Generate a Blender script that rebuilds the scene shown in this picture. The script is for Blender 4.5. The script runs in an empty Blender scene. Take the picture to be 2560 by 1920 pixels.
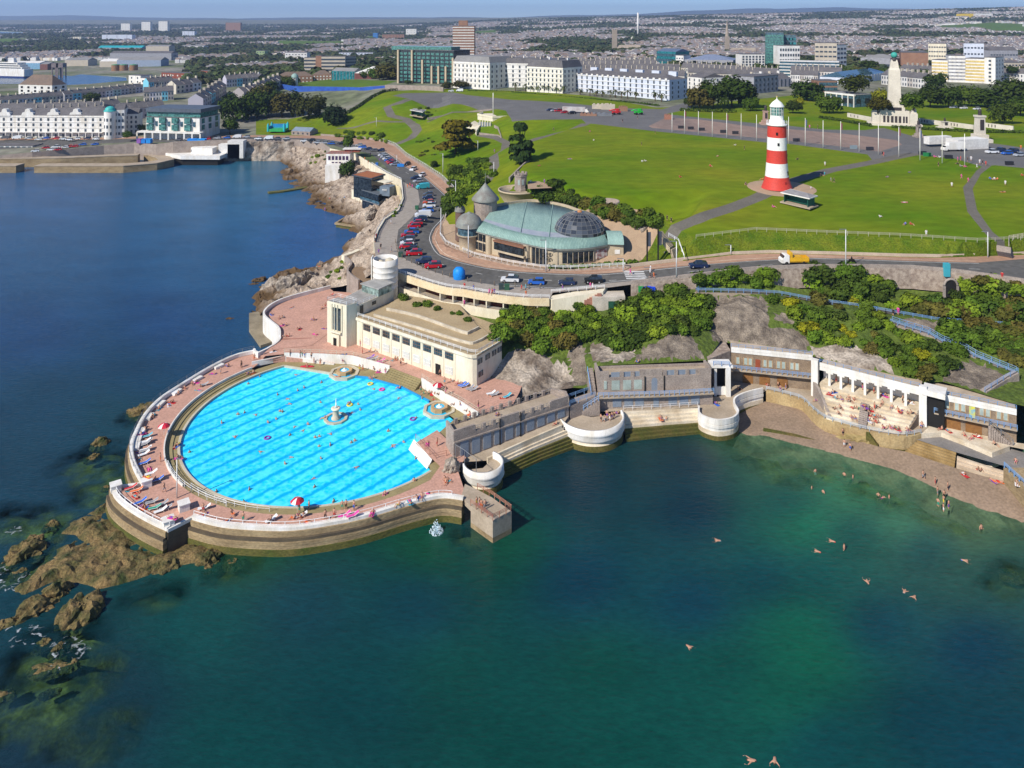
import bpy,bmesh,math,random
import numpy as np
from mathutils import Vector,Matrix,noise
from mathutils.geometry import delaunay_2d_cdt
Xa=Vector;Xj=range;Xi=enumerate
R=random.Random(11)
sc=bpy.context.scene
COL=sc.collection
FOC,YH,H,CX=1880.0,60.0,80.0,1280.0
SEA=0.9
# ---- places read from the photograph: pixel + known height (or depth) -> point in the world
CROPS={'P':(0,0,1),'F':(0,0,1.1573),'A0':(0,0,.28933),'A1':(640,0,.28933),'A2':(1280,0,.28933),'A3':(1920,0,.28933),'B1':(640,360,.28933),'B2':(1100,360,.28933),'B3':(1740,360,.3707),'B4':(240,840,.4792),'D1':(640,700,.28933),'D2':(1200,700,.28933),'D3':(1760,700,.36166),'D4':(0,1000,.28933),'D5':(0,1440,.28933),'D6':(1280,1100,.5787),'E1':(260,1100,.18083),'E2':(900,980,.24111),'E3':(560,860,.19892),'E4':(620,1180,.217)}
def px(c,x,y):
 o=CROPS[c];return o[0]+x*o[2],o[1]+y*o[2]
def at(c,x,y,z):
 u,v=px(c,x,y);Y=FOC*(H-z)/(v-YH);return Xa(((u-CX)*Y/FOC,Y,z))
def atY(c,x,y,Y):
 u,v=px(c,x,y);return Xa(((u-CX)*Y/FOC,Y,H-(v-YH)*Y/FOC))
def line(c,pts,z=None):
 return[at(c,p[0],p[1],p[2]if z is None else z)for p in pts]
 # ---- materials
MATS={}
def nodes(m):
 m.use_nodes=True;nt=m.node_tree;return nt,nt.nodes['Principled BSDF']
def mat(name,col,rough=.8,col2=None,scale=.5,amt=.5,bump=0,bscale=None,metal=0,spec=.3,detail=5,stretch=None,fine=.12,tide=None):
 """plain surface: two colours broken up by noise of two sizes, optional relief"""
 if name in MATS:return MATS[name]
 m=bpy.data.materials.new(name);nt,b=nodes(m);N,K=nt.nodes,nt.links
 b.inputs['Roughness'].default_value=rough;b.inputs['Metallic'].default_value=metal
 b.inputs['Specular IOR Level'].default_value=spec
 if col2 is None:col2=tuple(c*.72 for c in col)
 tc=N.new('ShaderNodeTexCoord');src=tc.outputs['Object']
 g=N.new('ShaderNodeNewGeometry');src=g.outputs['Position']
 if stretch:
  mp=N.new('ShaderNodeMapping');mp.inputs['Scale'].default_value=stretch;K.new(src,mp.inputs[0]);src=mp.outputs[0]
 n1=N.new('ShaderNodeTexNoise');n1 .inputs['Scale'].default_value=scale;n1 .inputs['Detail'].default_value=detail;K.new(src,n1 .inputs['Vector'])
 r=N.new('ShaderNodeValToRGB');r.color_ramp.elements[0].position=.5-.28*amt-.04;r.color_ramp.elements[1].position=.5+.28*amt+.04
 r.color_ramp.elements[0].color=(*col2,1);r.color_ramp.elements[1].color=(*col,1)
 K.new(n1 .outputs['Fac'],r.inputs['Fac'])
 n2=N.new('ShaderNodeTexNoise');n2 .inputs['Scale'].default_value=scale*9;n2 .inputs['Detail'].default_value=3;K.new(src,n2 .inputs['Vector'])
 mr=N.new('ShaderNodeMapRange');mr.inputs['From Min'].default_value=.3;mr.inputs['From Max'].default_value=.7
 mr.inputs['To Min'].default_value=1-fine;mr.inputs['To Max'].default_value=1+fine;K.new(n2 .outputs['Fac'],mr.inputs['Value'])
 mx=N.new('ShaderNodeVectorMath');mx.operation='SCALE';K.new(r.outputs['Color'],mx.inputs[0]);K.new(mr.outputs['Result'],mx.inputs['Scale'])
 out_c=mx.outputs[0]
 if tide:
  sz=N.new('ShaderNodeSeparateXYZ');K.new(g.outputs['Position'],sz.inputs[0]);ad=N.new('ShaderNodeMath');ad.operation='MULTIPLY_ADD';K.new(n1 .outputs['Fac'],ad.inputs[0]);ad.inputs[1].default_value=-tide[0]*1.6;K.new(sz.outputs['Z'],ad.inputs[2])
  tr_=N.new('ShaderNodeMapRange');tr_.inputs['From Min'].default_value=-.2*tide[0];tr_.inputs['From Max'].default_value=tide[0]*.5;K.new(ad.outputs[0],tr_.inputs['Value']);tm=N.new('ShaderNodeMix');tm.data_type='RGBA';K.new(tr_.outputs[0],tm.inputs['Factor']);tm.inputs['A'].default_value=(*tide[1],1);K.new(out_c,tm.inputs['B']);out_c=tm.outputs['Result']
 K.new(out_c,b.inputs['Base Color'])
 if bump:
  n3=N.new('ShaderNodeTexNoise');n3 .inputs['Scale'].default_value=bscale or scale*4;n3 .inputs['Detail'].default_value=6;K.new(src,n3 .inputs['Vector'])
  bp=N.new('ShaderNodeBump');bp.inputs['Strength'].default_value=1;bp.inputs['Distance'].default_value=bump
  K.new(n3 .outputs['Fac'],bp.inputs['Height']);K.new(bp.outputs['Normal'],b.inputs['Normal'])
 MATS[name]=m;return m
def tint(name,rough=.7,metal=0,spec=.3,vary=.0):
 """takes its colour from the object's own colour property, so copies of one mesh can differ"""
 if name in MATS:return MATS[name]
 m=bpy.data.materials.new(name);nt,b=nodes(m)
 oi=nt.nodes.new('ShaderNodeObjectInfo');nt.links.new(oi.outputs['Color'],b.inputs['Base Color'])
 b.inputs['Roughness'].default_value=rough;b.inputs['Metallic'].default_value=metal;b.inputs['Specular IOR Level'].default_value=spec
 MATS[name]=m;return m
def glass(name,col=(.03,.05,.06),rough=.08):
 if name in MATS:return MATS[name]
 m=bpy.data.materials.new(name);nt,b=nodes(m)
 g=nt.nodes.new('ShaderNodeNewGeometry');n=nt.nodes.new('ShaderNodeTexNoise');n.inputs['Scale'].default_value=.9
 nt.links.new(g.outputs['Position'],n.inputs['Vector'])
 r=nt.nodes.new('ShaderNodeValToRGB');r.color_ramp.elements[0].position=.35;r.color_ramp.elements[1].position=.7
 r.color_ramp.elements[0].color=(*[c*.5 for c in col],1);r.color_ramp.elements[1].color=(*[min(1,c*1.7)for c in col],1)
 nt.links.new(n.outputs['Fac'],r.inputs['Fac']);nt.links.new(r.outputs['Color'],b.inputs['Base Color'])
 b.inputs['Roughness'].default_value=rough;b.inputs['Specular IOR Level'].default_value=.6
 MATS[name]=m;return m
 # ---- mesh building
class MB:
 def __init__(s):s.v=[];s.f=[];s.m=[];s.sm=[];s.cur=0
 def mt(s,i):s.cur=i;return s
 def add(s,vs,fs,smooth=False):
  o=len(s.v);s.v+=[tuple(p)for p in vs]
  for f in fs:s.f.append([o+i for i in f]);s.m.append(s.cur);s.sm.append(smooth)
 def box(s,c,d,rz=0,taper=1):
  ca,sa=math.cos(rz),math.sin(rz);vs=[]
  for z in(-1,1):
   t=taper if z>0 else 1
   for x,y in((-1,-1),(1,-1),(1,1),(-1,1)):
    lx,ly=x*d[0]/2*t,y*d[1]/2*t
    vs.append((c[0]+lx*ca-ly*sa,c[1]+lx*sa+ly*ca,c[2]+z*d[2]/2))
  s.add(vs,[(3,2,1,0),(4,5,6,7),(0,1,5,4),(1,2,6,5),(2,3,7,6),(3,0,4,7)])
 def Xe(s,poly,z0,z1,top=True,bottom=False,side=True):
  n=len(poly)
  g=lambda z,i,p:z[i]if isinstance(z,(list,tuple))else z
  a=sum(poly[i][0]*poly[(i+1)%n][1]-poly[(i+1)%n][0]*poly[i][1]for i in Xj(n))
  if a<0:
   poly=poly[::-1]
   if isinstance(z0,(list,tuple)):z0=z0[::-1]
   if isinstance(z1,(list,tuple)):z1=z1[::-1]
  vs=[(p[0],p[1],g(z0,i,p))for i,p in Xi(poly)]+[(p[0],p[1],g(z1,i,p))for i,p in Xi(poly)]
  fs=[]
  if side:fs+=[(i,(i+1)%n,n+(i+1)%n,n+i)for i in Xj(n)]
  if top:fs.append(tuple(Xj(n,2*n)))
  if bottom:fs.append(tuple(Xj(n-1,-1,-1)))
  s.add(vs,fs)
 def Xc(s,pts,w,z0,z1,closed=False,off=0):
  """wall along a line: pts (x,y), thickness w (to the left when off=0 centred), z0/z1 numbers or per point"""
  n=len(pts);P2=[Xa((p[0],p[1]))for p in pts];L,Rr=[],[]
  for i in Xj(n):
   a=P2[(i-1)%n]if(i or closed)else P2[i];b=P2[(i+1)%n]if(i<n-1 or closed)else P2[i]
   d0=(P2[i]-a);d1=(b-P2[i])
   d=(d0 .normalized()if d0 .length else Xa((0,0)))+(d1 .normalized()if d1 .length else Xa((0,0)))
   d=d.normalized()if d.length>1e-6 else Xa((1,0));nn=Xa((-d.y,d.x))
   e=d0 if d0 .length else d1;k=max(.5,abs(nn.dot(Xa((-e.y,e.x)).normalized())))
   L.append(P2[i]+nn*(off+w/2)/k);Rr.append(P2[i]+nn*(off-w/2)/k)
  g=lambda z,i:z[i]if isinstance(z,(list,tuple))else z
  vs=[]
  for i in Xj(n):vs+=[(*L[i],g(z0,i)),(*Rr[i],g(z0,i)),(*Rr[i],g(z1,i)),(*L[i],g(z1,i))]
  fs=[]
  m=n if closed else n-1
  for i in Xj(m):
   a=4*i;b=4*((i+1)%n)
   fs+=[(a+1,b+1,b+2,a+2),(b,a,a+3,b+3),(a+3,a+2,b+2,b+3),(a,b,b+1,a+1)]
  if not closed:fs+=[(0,1,2,3),(4*n-1,4*n-2,4*n-3,4*n-4)]
  s.add(vs,fs)
 def tube(s,pts,r,n=6,closed=False,caps=True):
  k=len(pts);pts=[Xa(p)for p in pts];rings=[]
  for i in Xj(k):
   a=pts[i-1]if(i or closed)else pts[i];b=pts[(i+1)%k]if(i<k-1 or closed)else pts[i]
   d=(b-a);d=d.normalized()if d.length else Xa((0,0,1))
   u=d.cross(Xa((0,0,1)));u=u.normalized()if u.length>1e-4 else Xa((1,0,0));w=u.cross(d)
   rr=r[i]if isinstance(r,(list,tuple))else r
   rings.append([pts[i]+(u*math.cos(6.2832*j/n)+w*math.sin(6.2832*j/n))*rr for j in Xj(n)])
  vs=[p for q in rings for p in q];fs=[]
  for i in Xj(k if closed else k-1):
   for j in Xj(n):
    a,b=i*n,((i+1)%k)*n;fs.append((a+j,a+(j+1)%n,b+(j+1)%n,b+j))
  if caps and not closed:fs+=[tuple(Xj(n-1,-1,-1)),tuple(Xj((k-1)*n,k*n))]
  s.add(vs,fs,n>5)
 def Xf(s,prof,c=(0,0,0),n=24,a0=0,a1=6.28319,smooth=True,caps=True,sx=1,sy=1):
  full=abs(a1-a0)>6.28;m=n if full else n+1;vs=[]
  for r,z in prof:
   for j in Xj(m):
    a=a0+(a1-a0)*j/n;vs.append((c[0]+r*math.cos(a)*sx,c[1]+r*math.sin(a)*sy,c[2]+z))
  fs=[]
  for i in Xj(len(prof)-1):
   for j in Xj(n):
    j2=(j+1)%m;fs.append((i*m+j,i*m+j2,(i+1)*m+j2,(i+1)*m+j))
  s.add(vs,fs,smooth)
  if caps and full:
   if prof[-1][0]>1e-3:s.add(vs[-m:],[tuple(Xj(m))])
   if prof[0][0]>1e-3:s.add(vs[:m],[tuple(Xj(m-1,-1,-1))])
 def quad(s,a,b,c,d):s.add([a,b,c,d],[(0,1,2,3)])
 def Xb(s,name,mats,parent=None,loc=None,smooth=None):
  me=bpy.data.meshes.new(name);me.from_pydata(s.v,[],s.f)
  for m in(mats if isinstance(mats,(list,tuple))else[mats]):me.materials.append(m)
  me.polygons.foreach_set('material_index',s.m)
  me.polygons.foreach_set('use_smooth',[True]*len(s.f)if smooth else s.sm)
  me.update();return put(name,me,parent,loc)
def put(name,me,parent=None,loc=None):
 o=bpy.data.objects.new(name,me);COL.objects.link(o)
 if parent:o.parent=parent
 if loc is not None:o.location=loc
 return o
def tag(o,label,cat,group=None):
 o['label']=label;o['category']=cat
 if group:o['group']=group
 return o
def Xh(name,label,cat,loc=(0,0,0),rz=0,group=None):
 o=bpy.data.objects.new(name,None);COL.objects.link(o);o.location=loc;o.rotation_euler.z=rz
 return tag(o,label,cat,group)
def kind(o,k='structure'):o['kind']=k;return o
KIDS={}
def dup(o,loc=None,rz=None,label=None,group=None,color=None,scale=None):
 c=o.copy();COL.objects.link(c)
 if loc is not None:c.location=loc
 if rz is not None:c.rotation_euler.z=rz
 if scale is not None:c.scale=(scale,)*3 if isinstance(scale,(int,float))else scale
 if label:c['label']=label
 if group:c['group']=group
 if color:c.color=(*color,1)
 for ch in o.children:
  d=ch.copy();COL.objects.link(d);d.parent=c
  if color:d.color=(*color,1)
  for g in ch.children:
   e=g.copy();COL.objects.link(e);e.parent=d
   if color:e.color=(*color,1)
 return c
def inside(poly,x,y):
 c=False;j=len(poly)-1
 for i in Xj(len(poly)):
  xi,yi=poly[i][0],poly[i][1];xj,yj=poly[j][0],poly[j][1]
  if(yi>y)!=(yj>y)and x<(xj-xi)*(y-yi)/(yj-yi)+xi:c=not c
  j=i
 return c
def inside_np(poly,X,Y):
 c=np.zeros(len(X),bool);n=len(poly);j=n-1
 for i in Xj(n):
  xi,yi=poly[i][0],poly[i][1];xj,yj=poly[j][0],poly[j][1]
  if yi!=yj:
   k=((yi>Y)!=(yj>Y))&(X<(xj-xi)*(Y-yi)/(yj-yi)+xi);c^=k
  j=i
 return c
def fbm(x,y,s=1,o=4,z=0.0):
 v=0;a=1;t=0
 for i in Xj(o):v+=a*noise.noise(Xa((x*s,y*s,z+i*7.3)));t+=a;a*=.5;s*=2.03
 return v/t
class TIN:
 """height field through traced lines and points"""
 def __init__(s,lines,pts=()):
  V,E,Z=[],[],[]
  for L in lines:
   for i,p in Xi(L):
    if i:E.append((len(V)-1,len(V)))
    V.append(Xa((p[0],p[1])));Z.append(p[2])
  for p in pts:V.append(Xa((p[0],p[1])));Z.append(p[2])
  vo,eo,fo,ov,oe,of=delaunay_2d_cdt(V,E,[],0,1e-4)
  z=[]
  for i,src in Xi(ov):z.append(Z[src[0]]if src else None)
  s.xy=np.array([tuple(v)for v in vo]);bad=[i for i,q in Xi(z)if q is None]
  A=np.array([tuple(v)for v in V]);ZZ=np.array(Z)
  for i in bad:
   d=((A-s.xy[i])**2).sum(1);k=np.argsort(d)[:3];w=1/(d[k]+1e-6);z[i]=float((ZZ[k]*w).sum()/w.sum())
  s.z=np.array(z,float);s.t=np.array([f for f in fo if len(f)==3]);s.lines=lines
 def __call__(s,X,Y):
  X=np.asarray(X,float);Y=np.asarray(Y,float);out=np.full(len(X),np.nan)
  a,b,c=(s.xy[s.t[:,i]]for i in Xj(3));za,zb,zc=(s.z[s.t[:,i]]for i in Xj(3))
  for k in Xj(len(s.t)):
   x0,x1=min(a[k,0],b[k,0],c[k,0]),max(a[k,0],b[k,0],c[k,0]);y0,y1=min(a[k,1],b[k,1],c[k,1]),max(a[k,1],b[k,1],c[k,1])
   q=np.nonzero((X>=x0-1e-6)&(X<=x1+1e-6)&(Y>=y0-1e-6)&(Y<=y1+1e-6))[0]
   if not len(q):continue
   d=(b[k,1]-c[k,1])*(a[k,0]-c[k,0])+(c[k,0]-b[k,0])*(a[k,1]-c[k,1])
   if abs(d)<1e-12:continue
   l1=((b[k,1]-c[k,1])*(X[q]-c[k,0])+(c[k,0]-b[k,0])*(Y[q]-c[k,1]))/d
   l2=((c[k,1]-a[k,1])*(X[q]-c[k,0])+(a[k,0]-c[k,0])*(Y[q]-c[k,1]))/d;l3=1-l1-l2
   ok=(l1>-1e-6)&(l2>-1e-6)&(l3>-1e-6);q=q[ok]
   out[q]=l1[ok]*za[k]+l2[ok]*zb[k]+l3[ok]*zc[k]
  bad=np.nonzero(np.isnan(out))[0]
  for i in bad:
   d=(s.xy[:,0]-X[i])**2+(s.xy[:,1]-Y[i])**2;out[i]=s.z[d.argmin()]
  return out
 def z1(s,x,y):return float(s([x],[y])[0])
def patch(name,outline,tin,res,mats,amp=0,nscale=.15,edge=2.0,seed=0,fn=None,smooth=True,lift=0):
 """a sheet of ground inside a traced outline, heights from a TIN, rough with noise away from its edge"""
 xs=[p[0]for p in outline];ys=[p[1]for p in outline]
 gx=np.arange(min(xs),max(xs),res);gy=np.arange(min(ys),max(ys),res)
 XX,YY=np.meshgrid(gx,gy);XX=XX.ravel();YY=YY.ravel();rr=np.random.RandomState(seed)
 XX=XX+rr.uniform(-.3,.3,len(XX))*res;YY=YY+rr.uniform(-.3,.3,len(YY))*res
 k=inside_np(outline,XX,YY);XX,YY=XX[k],YY[k]
 B=[]
 for i in Xj(len(outline)):
  a=Xa(outline[i][:2]);b=Xa(outline[(i+1)%len(outline)][:2]);m=max(1,int((b-a).length/res))
  for j in Xj(m):B.append(a.lerp(b,j/m))
 nb=len(B);V=B+[Xa((x,y))for x,y in zip(XX,YY)]
 vo,eo,fo,ov,oe,of=delaunay_2d_cdt(V,[(i,(i+1)%nb)for i in Xj(nb)],[],1,1e-4)
 X=np.array([v.x for v in vo]);Y=np.array([v.y for v in vo]);Z=tin(X,Y)
 Bx=np.array([tuple(b)for b in B])
 if amp or fn:
  for i in Xj(len(X)):
   d=np.sqrt(((Bx-(X[i],Y[i]))**2).sum(1).min());w=min(1,d/edge)
   if amp:
    q=fbm(X[i],Y[i],nscale,5,seed);r_=abs(fbm(X[i],Y[i],nscale*1.7,4,seed+5));Z[i]+=w*amp*(q*1.3-r_*1.4+.25)
   if fn:Z[i]+=w*fn(X[i],Y[i])
 mb=MB();mb.add(list(zip(X,Y,Z+lift)),[f for f in fo],smooth)
 return mb.Xb(name,mats)
 # ---- the traced lines of the land (photo pixel + height)
def LN(*segs):
 out=[]
 for c,pts in segs:out+=line(c,pts)
 return out
K_west=LN(('A0',[(-900,1390,6),(-300,1360,7),(0,1350,7),(280,1325,8),(900,1265,9),(1160,1245,10),(1350,1255,10.5),(1500,1235,12),(2100,1215,12)]),('A1',[(150,1215,12),(350,1217,12),(560,1240,12),(640,1290,12.2),(860,1335,12.8)]),('B1',[(1000,180,13.5),(1130,260,14),(1255,320,15),(1270,480,15.3),(1230,580,15.5),(1110,660,15.5),(1050,760,15.5),(1020,850,15.5),(1030,960,15.5),(1080,1040,15.5),(1150,1090,15.5),(1235,1120,15.5)]),('B2',[(0,1235,15.5),(200,1265,15.5),(400,1300,15.5),(700,1337,15.5),(945,1345,15.5)]))
K_east=LN(('B2',[(975,1285,16),(1420,1245,17.2),(1650,1215,18),(2212,1150,20)]),('B3',[(200,872,20.5),(400,852,21),(700,838,21.5),(1050,835,22),(1450,842,22.3),(1750,868,22.5),(2050,910,22.5),(2400,965,22.5),(2900,1050,22.5)]))
K=K_west+K_east
Bk=LN(('B1',[(1400,400,14.8),(1415,500,15),(1370,620,15),(1230,740,15.2),(1215,850,15.2),(1240,960,15.3),(1310,1005,15.3),(1500,1090,15.4),(1750,1170,15.4)]),('B2',[(250,1185,15.5),(480,1220,15.5),(750,1240,15.7),(1000,1252,16),(1300,1230,16.8),(1480,1200,17.4),(1700,1180,18),(2212,1135,19.6)]),('B3',[(200,857,20.4),(400,838,21),(700,826,21.4),(1050,823,21.9),(1450,830,22.2),(1750,850,22.4),(2050,888,22.4),(2400,940,22.4),(2900,1025,22.4)]))
Ck=LN(('A0',[(-900,1215,8),(0,1212,9),(850,1205,9.5),(1230,1195,10),(2000,1190,11)]),('A1',[(0,1183,11.5),(560,1198,12),(700,1217,12),(900,1259,12)]),('B1',[(1090,50,12.3),(1220,130,12.7),(1300,200,13),(1440,270,13.5),(1560,370,14),(1640,440,14.5),(1665,480,14.8),(1655,560,15),(1620,650,15),(1550,730,15),(1520,800,15),(1525,850,15)]),('B2',[(0,950,15.2),(150,1010,15.3),(400,1068,15.5),(700,1103,16),(1000,1118,16.3),(1300,1125,17),(1600,1105,18)]),('B3',[(0,815,19.5),(400,785,20.5),(760,767,21.5),(1000,772,22),(1500,790,22.3),(1900,800,22.5),(2212,775,22.5),(2900,760,22.5)]))
Dk=LN(('A0',[(-900,1195,8.2),(0,1195,9.2),(850,1190,9.7),(1230,1180,10.2),(2000,1172,11.2)]),('A1',[(0,1168,11.7),(560,1172,12),(700,1182,12.2),(900,1192,12.2),(1090,1225,12.3)]),('B1',[(1200,20,12.6),(1300,110,13),(1450,200,13.6),(1600,300,14.2),(1700,400,14.7),(1720,480,15),(1690,560,15),(1630,650,15),(1590,720,15),(1590,800,15.2),(1640,870,15.3)]),('B2',[(100,895,15.3),(300,980,15.5),(600,1048,16),(860,1088,16.2),(1100,1098,16.4),(1600,1072,18.2),(2100,1010,19.5)]),('B3',[(250,748,20.8),(500,738,21.3),(900,747,22),(1400,763,22.4),(1650,767,22.5),(2200,748,22.7),(2900,730,22.7)]))
Ek=LN(('B2',[(1000,340,27.5),(1400,480,27),(1700,560,26.5),(1900,645,25.5)]),('B3',[(0,640,24.5),(400,590,25.4),(900,612,25.6),(1400,632,26),(1900,665,26),(2100,655,26),(2300,640,26),(2900,600,26)]))
behind=[Xa(p)for p in((-32,252,17),(-20,250,17),(-3,243,17.5),(16,235,17.5),(36,223,18),(44,212,18.5))]
front_of=[Xa(p)for p in((-30,240,16.3),(-18,214,16.3),(2,202,16.6),(20,198,17),(38,199,18))]
pts=[]
for c,P in{'B3':[(540,300,28),(800,250,28.2),(1400,180,29),(1400,400,27.5),(2000,350,28),(2500,300,28),(100,300,28),(0,480,26.8)],'A2':[(1000,1400,29),(700,1070,30),(620,1050,30),(1200,1140,30),(2212,1230,30),(300,1300,28.5),(100,1500,27.5),(0,900,30),(650,930,30),(1250,950,30),(2212,960,30),(200,1190,29),(0,1030,29.7),(0,1250,25.5)],'A3':[(160,1240,30),(1150,1340,30),(2212,1420,29.6),(3000,1450,29.6),(830,1120,30),(2212,1250,30),(600,950,30),(2000,900,30),(3000,900,30),(1200,900,30)],'A1':[(1180,830,29.5),(1240,870,29),(1700,905,29.7),(2100,985,29),(2212,930,29.8),(1700,800,30),(1340,1080,19),(1200,1200,13.6),(1400,1180,15.5),(1700,1300,18.5),(2040,1095,25),(1930,1160,22),(2200,1270,22.5),(2150,1200,23),(1650,1060,22.5),(1480,990,23),(1900,960,26.5),(1130,920,26),(1050,1000,22),(1000,1100,17.5),(800,1110,14),(700,1100,13.5),(0,1080,12.5),(250,1040,14),(500,1080,13),(0,950,15),(650,960,15.5),(780,985,20),(960,880,25),(1100,795,29),(1100,740,29.5),(340,790,21),(700,800,24),(300,700,21),(900,700,27),(620,940,16),(600,1160,12.6)],'B1':[(1420,130,13.6),(1700,190,15.2),(2050,100,21.5),(1800,330,16.5),(1760,470,16.6),(2100,350,22),(1950,150,19),(2200,250,23),(1700,700,16.3)],'B2':[(690,330,25),(560,420,24.4),(950,360,26.5),(420,300,20.5),(700,140,27),(620,60,26)],'A0':[(0,1170,9.4),(1000,1170,10),(2000,1150,11.4),(600,1000,11),(1900,950,13),(0,960,12.5),(1000,850,14),(1600,820,16),(2100,800,18),(500,860,13.5),(-900,950,12)]}.items():
 pts+=line(c,P)
for x,y,Y in[(-500,235,720),(0,228,735),(200,228,760),(-500,190,1100),(0,205,1025),(240,190,1090),(320,200,1000),(340,212,880),(250,222,800),(430,200,950),(640,215,740),(640,190,900),(900,185,780),(1100,190,720),(0,170,1300),(400,165,1300),(-500,165,1350),(640,165,1250),(0,135,1800),(640,135,1750),(0,100,2800),(640,103,2700),(0,78,4500),(640,78,4400),(-600,78,4500),(0,60,7000),(640,60,6800),(-600,100,2800),(-600,135,1800),(960,160,1100),(960,130,1700),(960,100,2700),(960,78,4300),(960,62,6500),(1280,200,640),(1280,165,980),(1280,135,1500),(1280,105,2200),(1280,80,3300),(1280,60,4800),(1280,48,6500),(1600,200,600),(1600,165,880),(1600,135,1350),(1600,105,2050),(1600,80,2900),(1600,55,4300),(1600,42,6000),(1920,215,580),(1920,180,800),(1920,150,1150),(1920,115,1750),(1920,85,2500),(1920,55,3800),(1920,36,5200),(1920,34,7000),(2240,215,600),(2240,180,820),(2240,150,1200),(2240,115,1750),(2240,85,2450),(2240,55,3500),(2240,32,4700),(2240,30,7000),(2560,215,600),(2560,180,820),(2560,150,1150),(2560,115,1700),(2560,85,2350),(2560,50,3300),(2560,20,4600),(2560,20,6800),(3000,215,620),(3000,150,1150),(3000,85,2350),(3000,20,4400),(3000,18,6800),(-700,62,7200)]:
 pts.append(atY('P',x,y,Y))
far=[atY('P',x,y,9000)for x,y in((-900,52),(0,50),(640,50),(1280,44),(1920,34),(2560,22),(3200,20))]
land_h=TIN([K,Bk,Ck,Dk,Ek,behind,front_of,far],pts)
# ---- regions of the land
def strip_poly(pts,w):
 L,Rr=[],[]
 for i,p in Xi(pts):
  a=pts[max(0,i-1)];b=pts[min(len(pts)-1,i+1)];d=Xa((b[0]-a[0],b[1]-a[1])).normalized();n=Xa((-d.y,d.x))*w/2
  L.append(Xa((p[0],p[1]))+n);Rr.append(Xa((p[0],p[1]))-n)
 return L+Rr[::-1]
Bstart=LN(('B1',[(1300,340,15)]),('A1',[(1000,1330,12.6),(700,1262,12.3),(560,1222,12),(0,1205,11.8)]),('A0',[(1600,1215,11.8),(1160,1222,10.2),(850,1235,9.4),(0,1290,7.8),(-900,1330,7)]))
road_poly=[p for p in Ck]+[p for p in Bk[::-1]]+Bstart
pave_poly=Dk+Ck[::-1]
prom_poly=K_west[12:]+K_east+Bk[::-1]+[Bstart[0]]
Hoe=[at('A1',1100,790,29),at('A1',1700,770,30),at('A2',0,800,30),at('A2',650,850,30),at('A2',1250,935,30),at('A2',1600,925,30),at('A3',0,860,30),at('A3',600,800,30),at('A3',1400,870,30),at('A3',2212,880,30),at('A3',3600,900,30)]
hoe_poly=Hoe+[Dk[-1]]+Dk[::-1][1:-5]+line('A1',[(560,1165,12.2),(0,1160,12),(0,1040,13),(560,1030,14.5),(650,960,15.5),(780,985,20),(960,880,25)])
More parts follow.
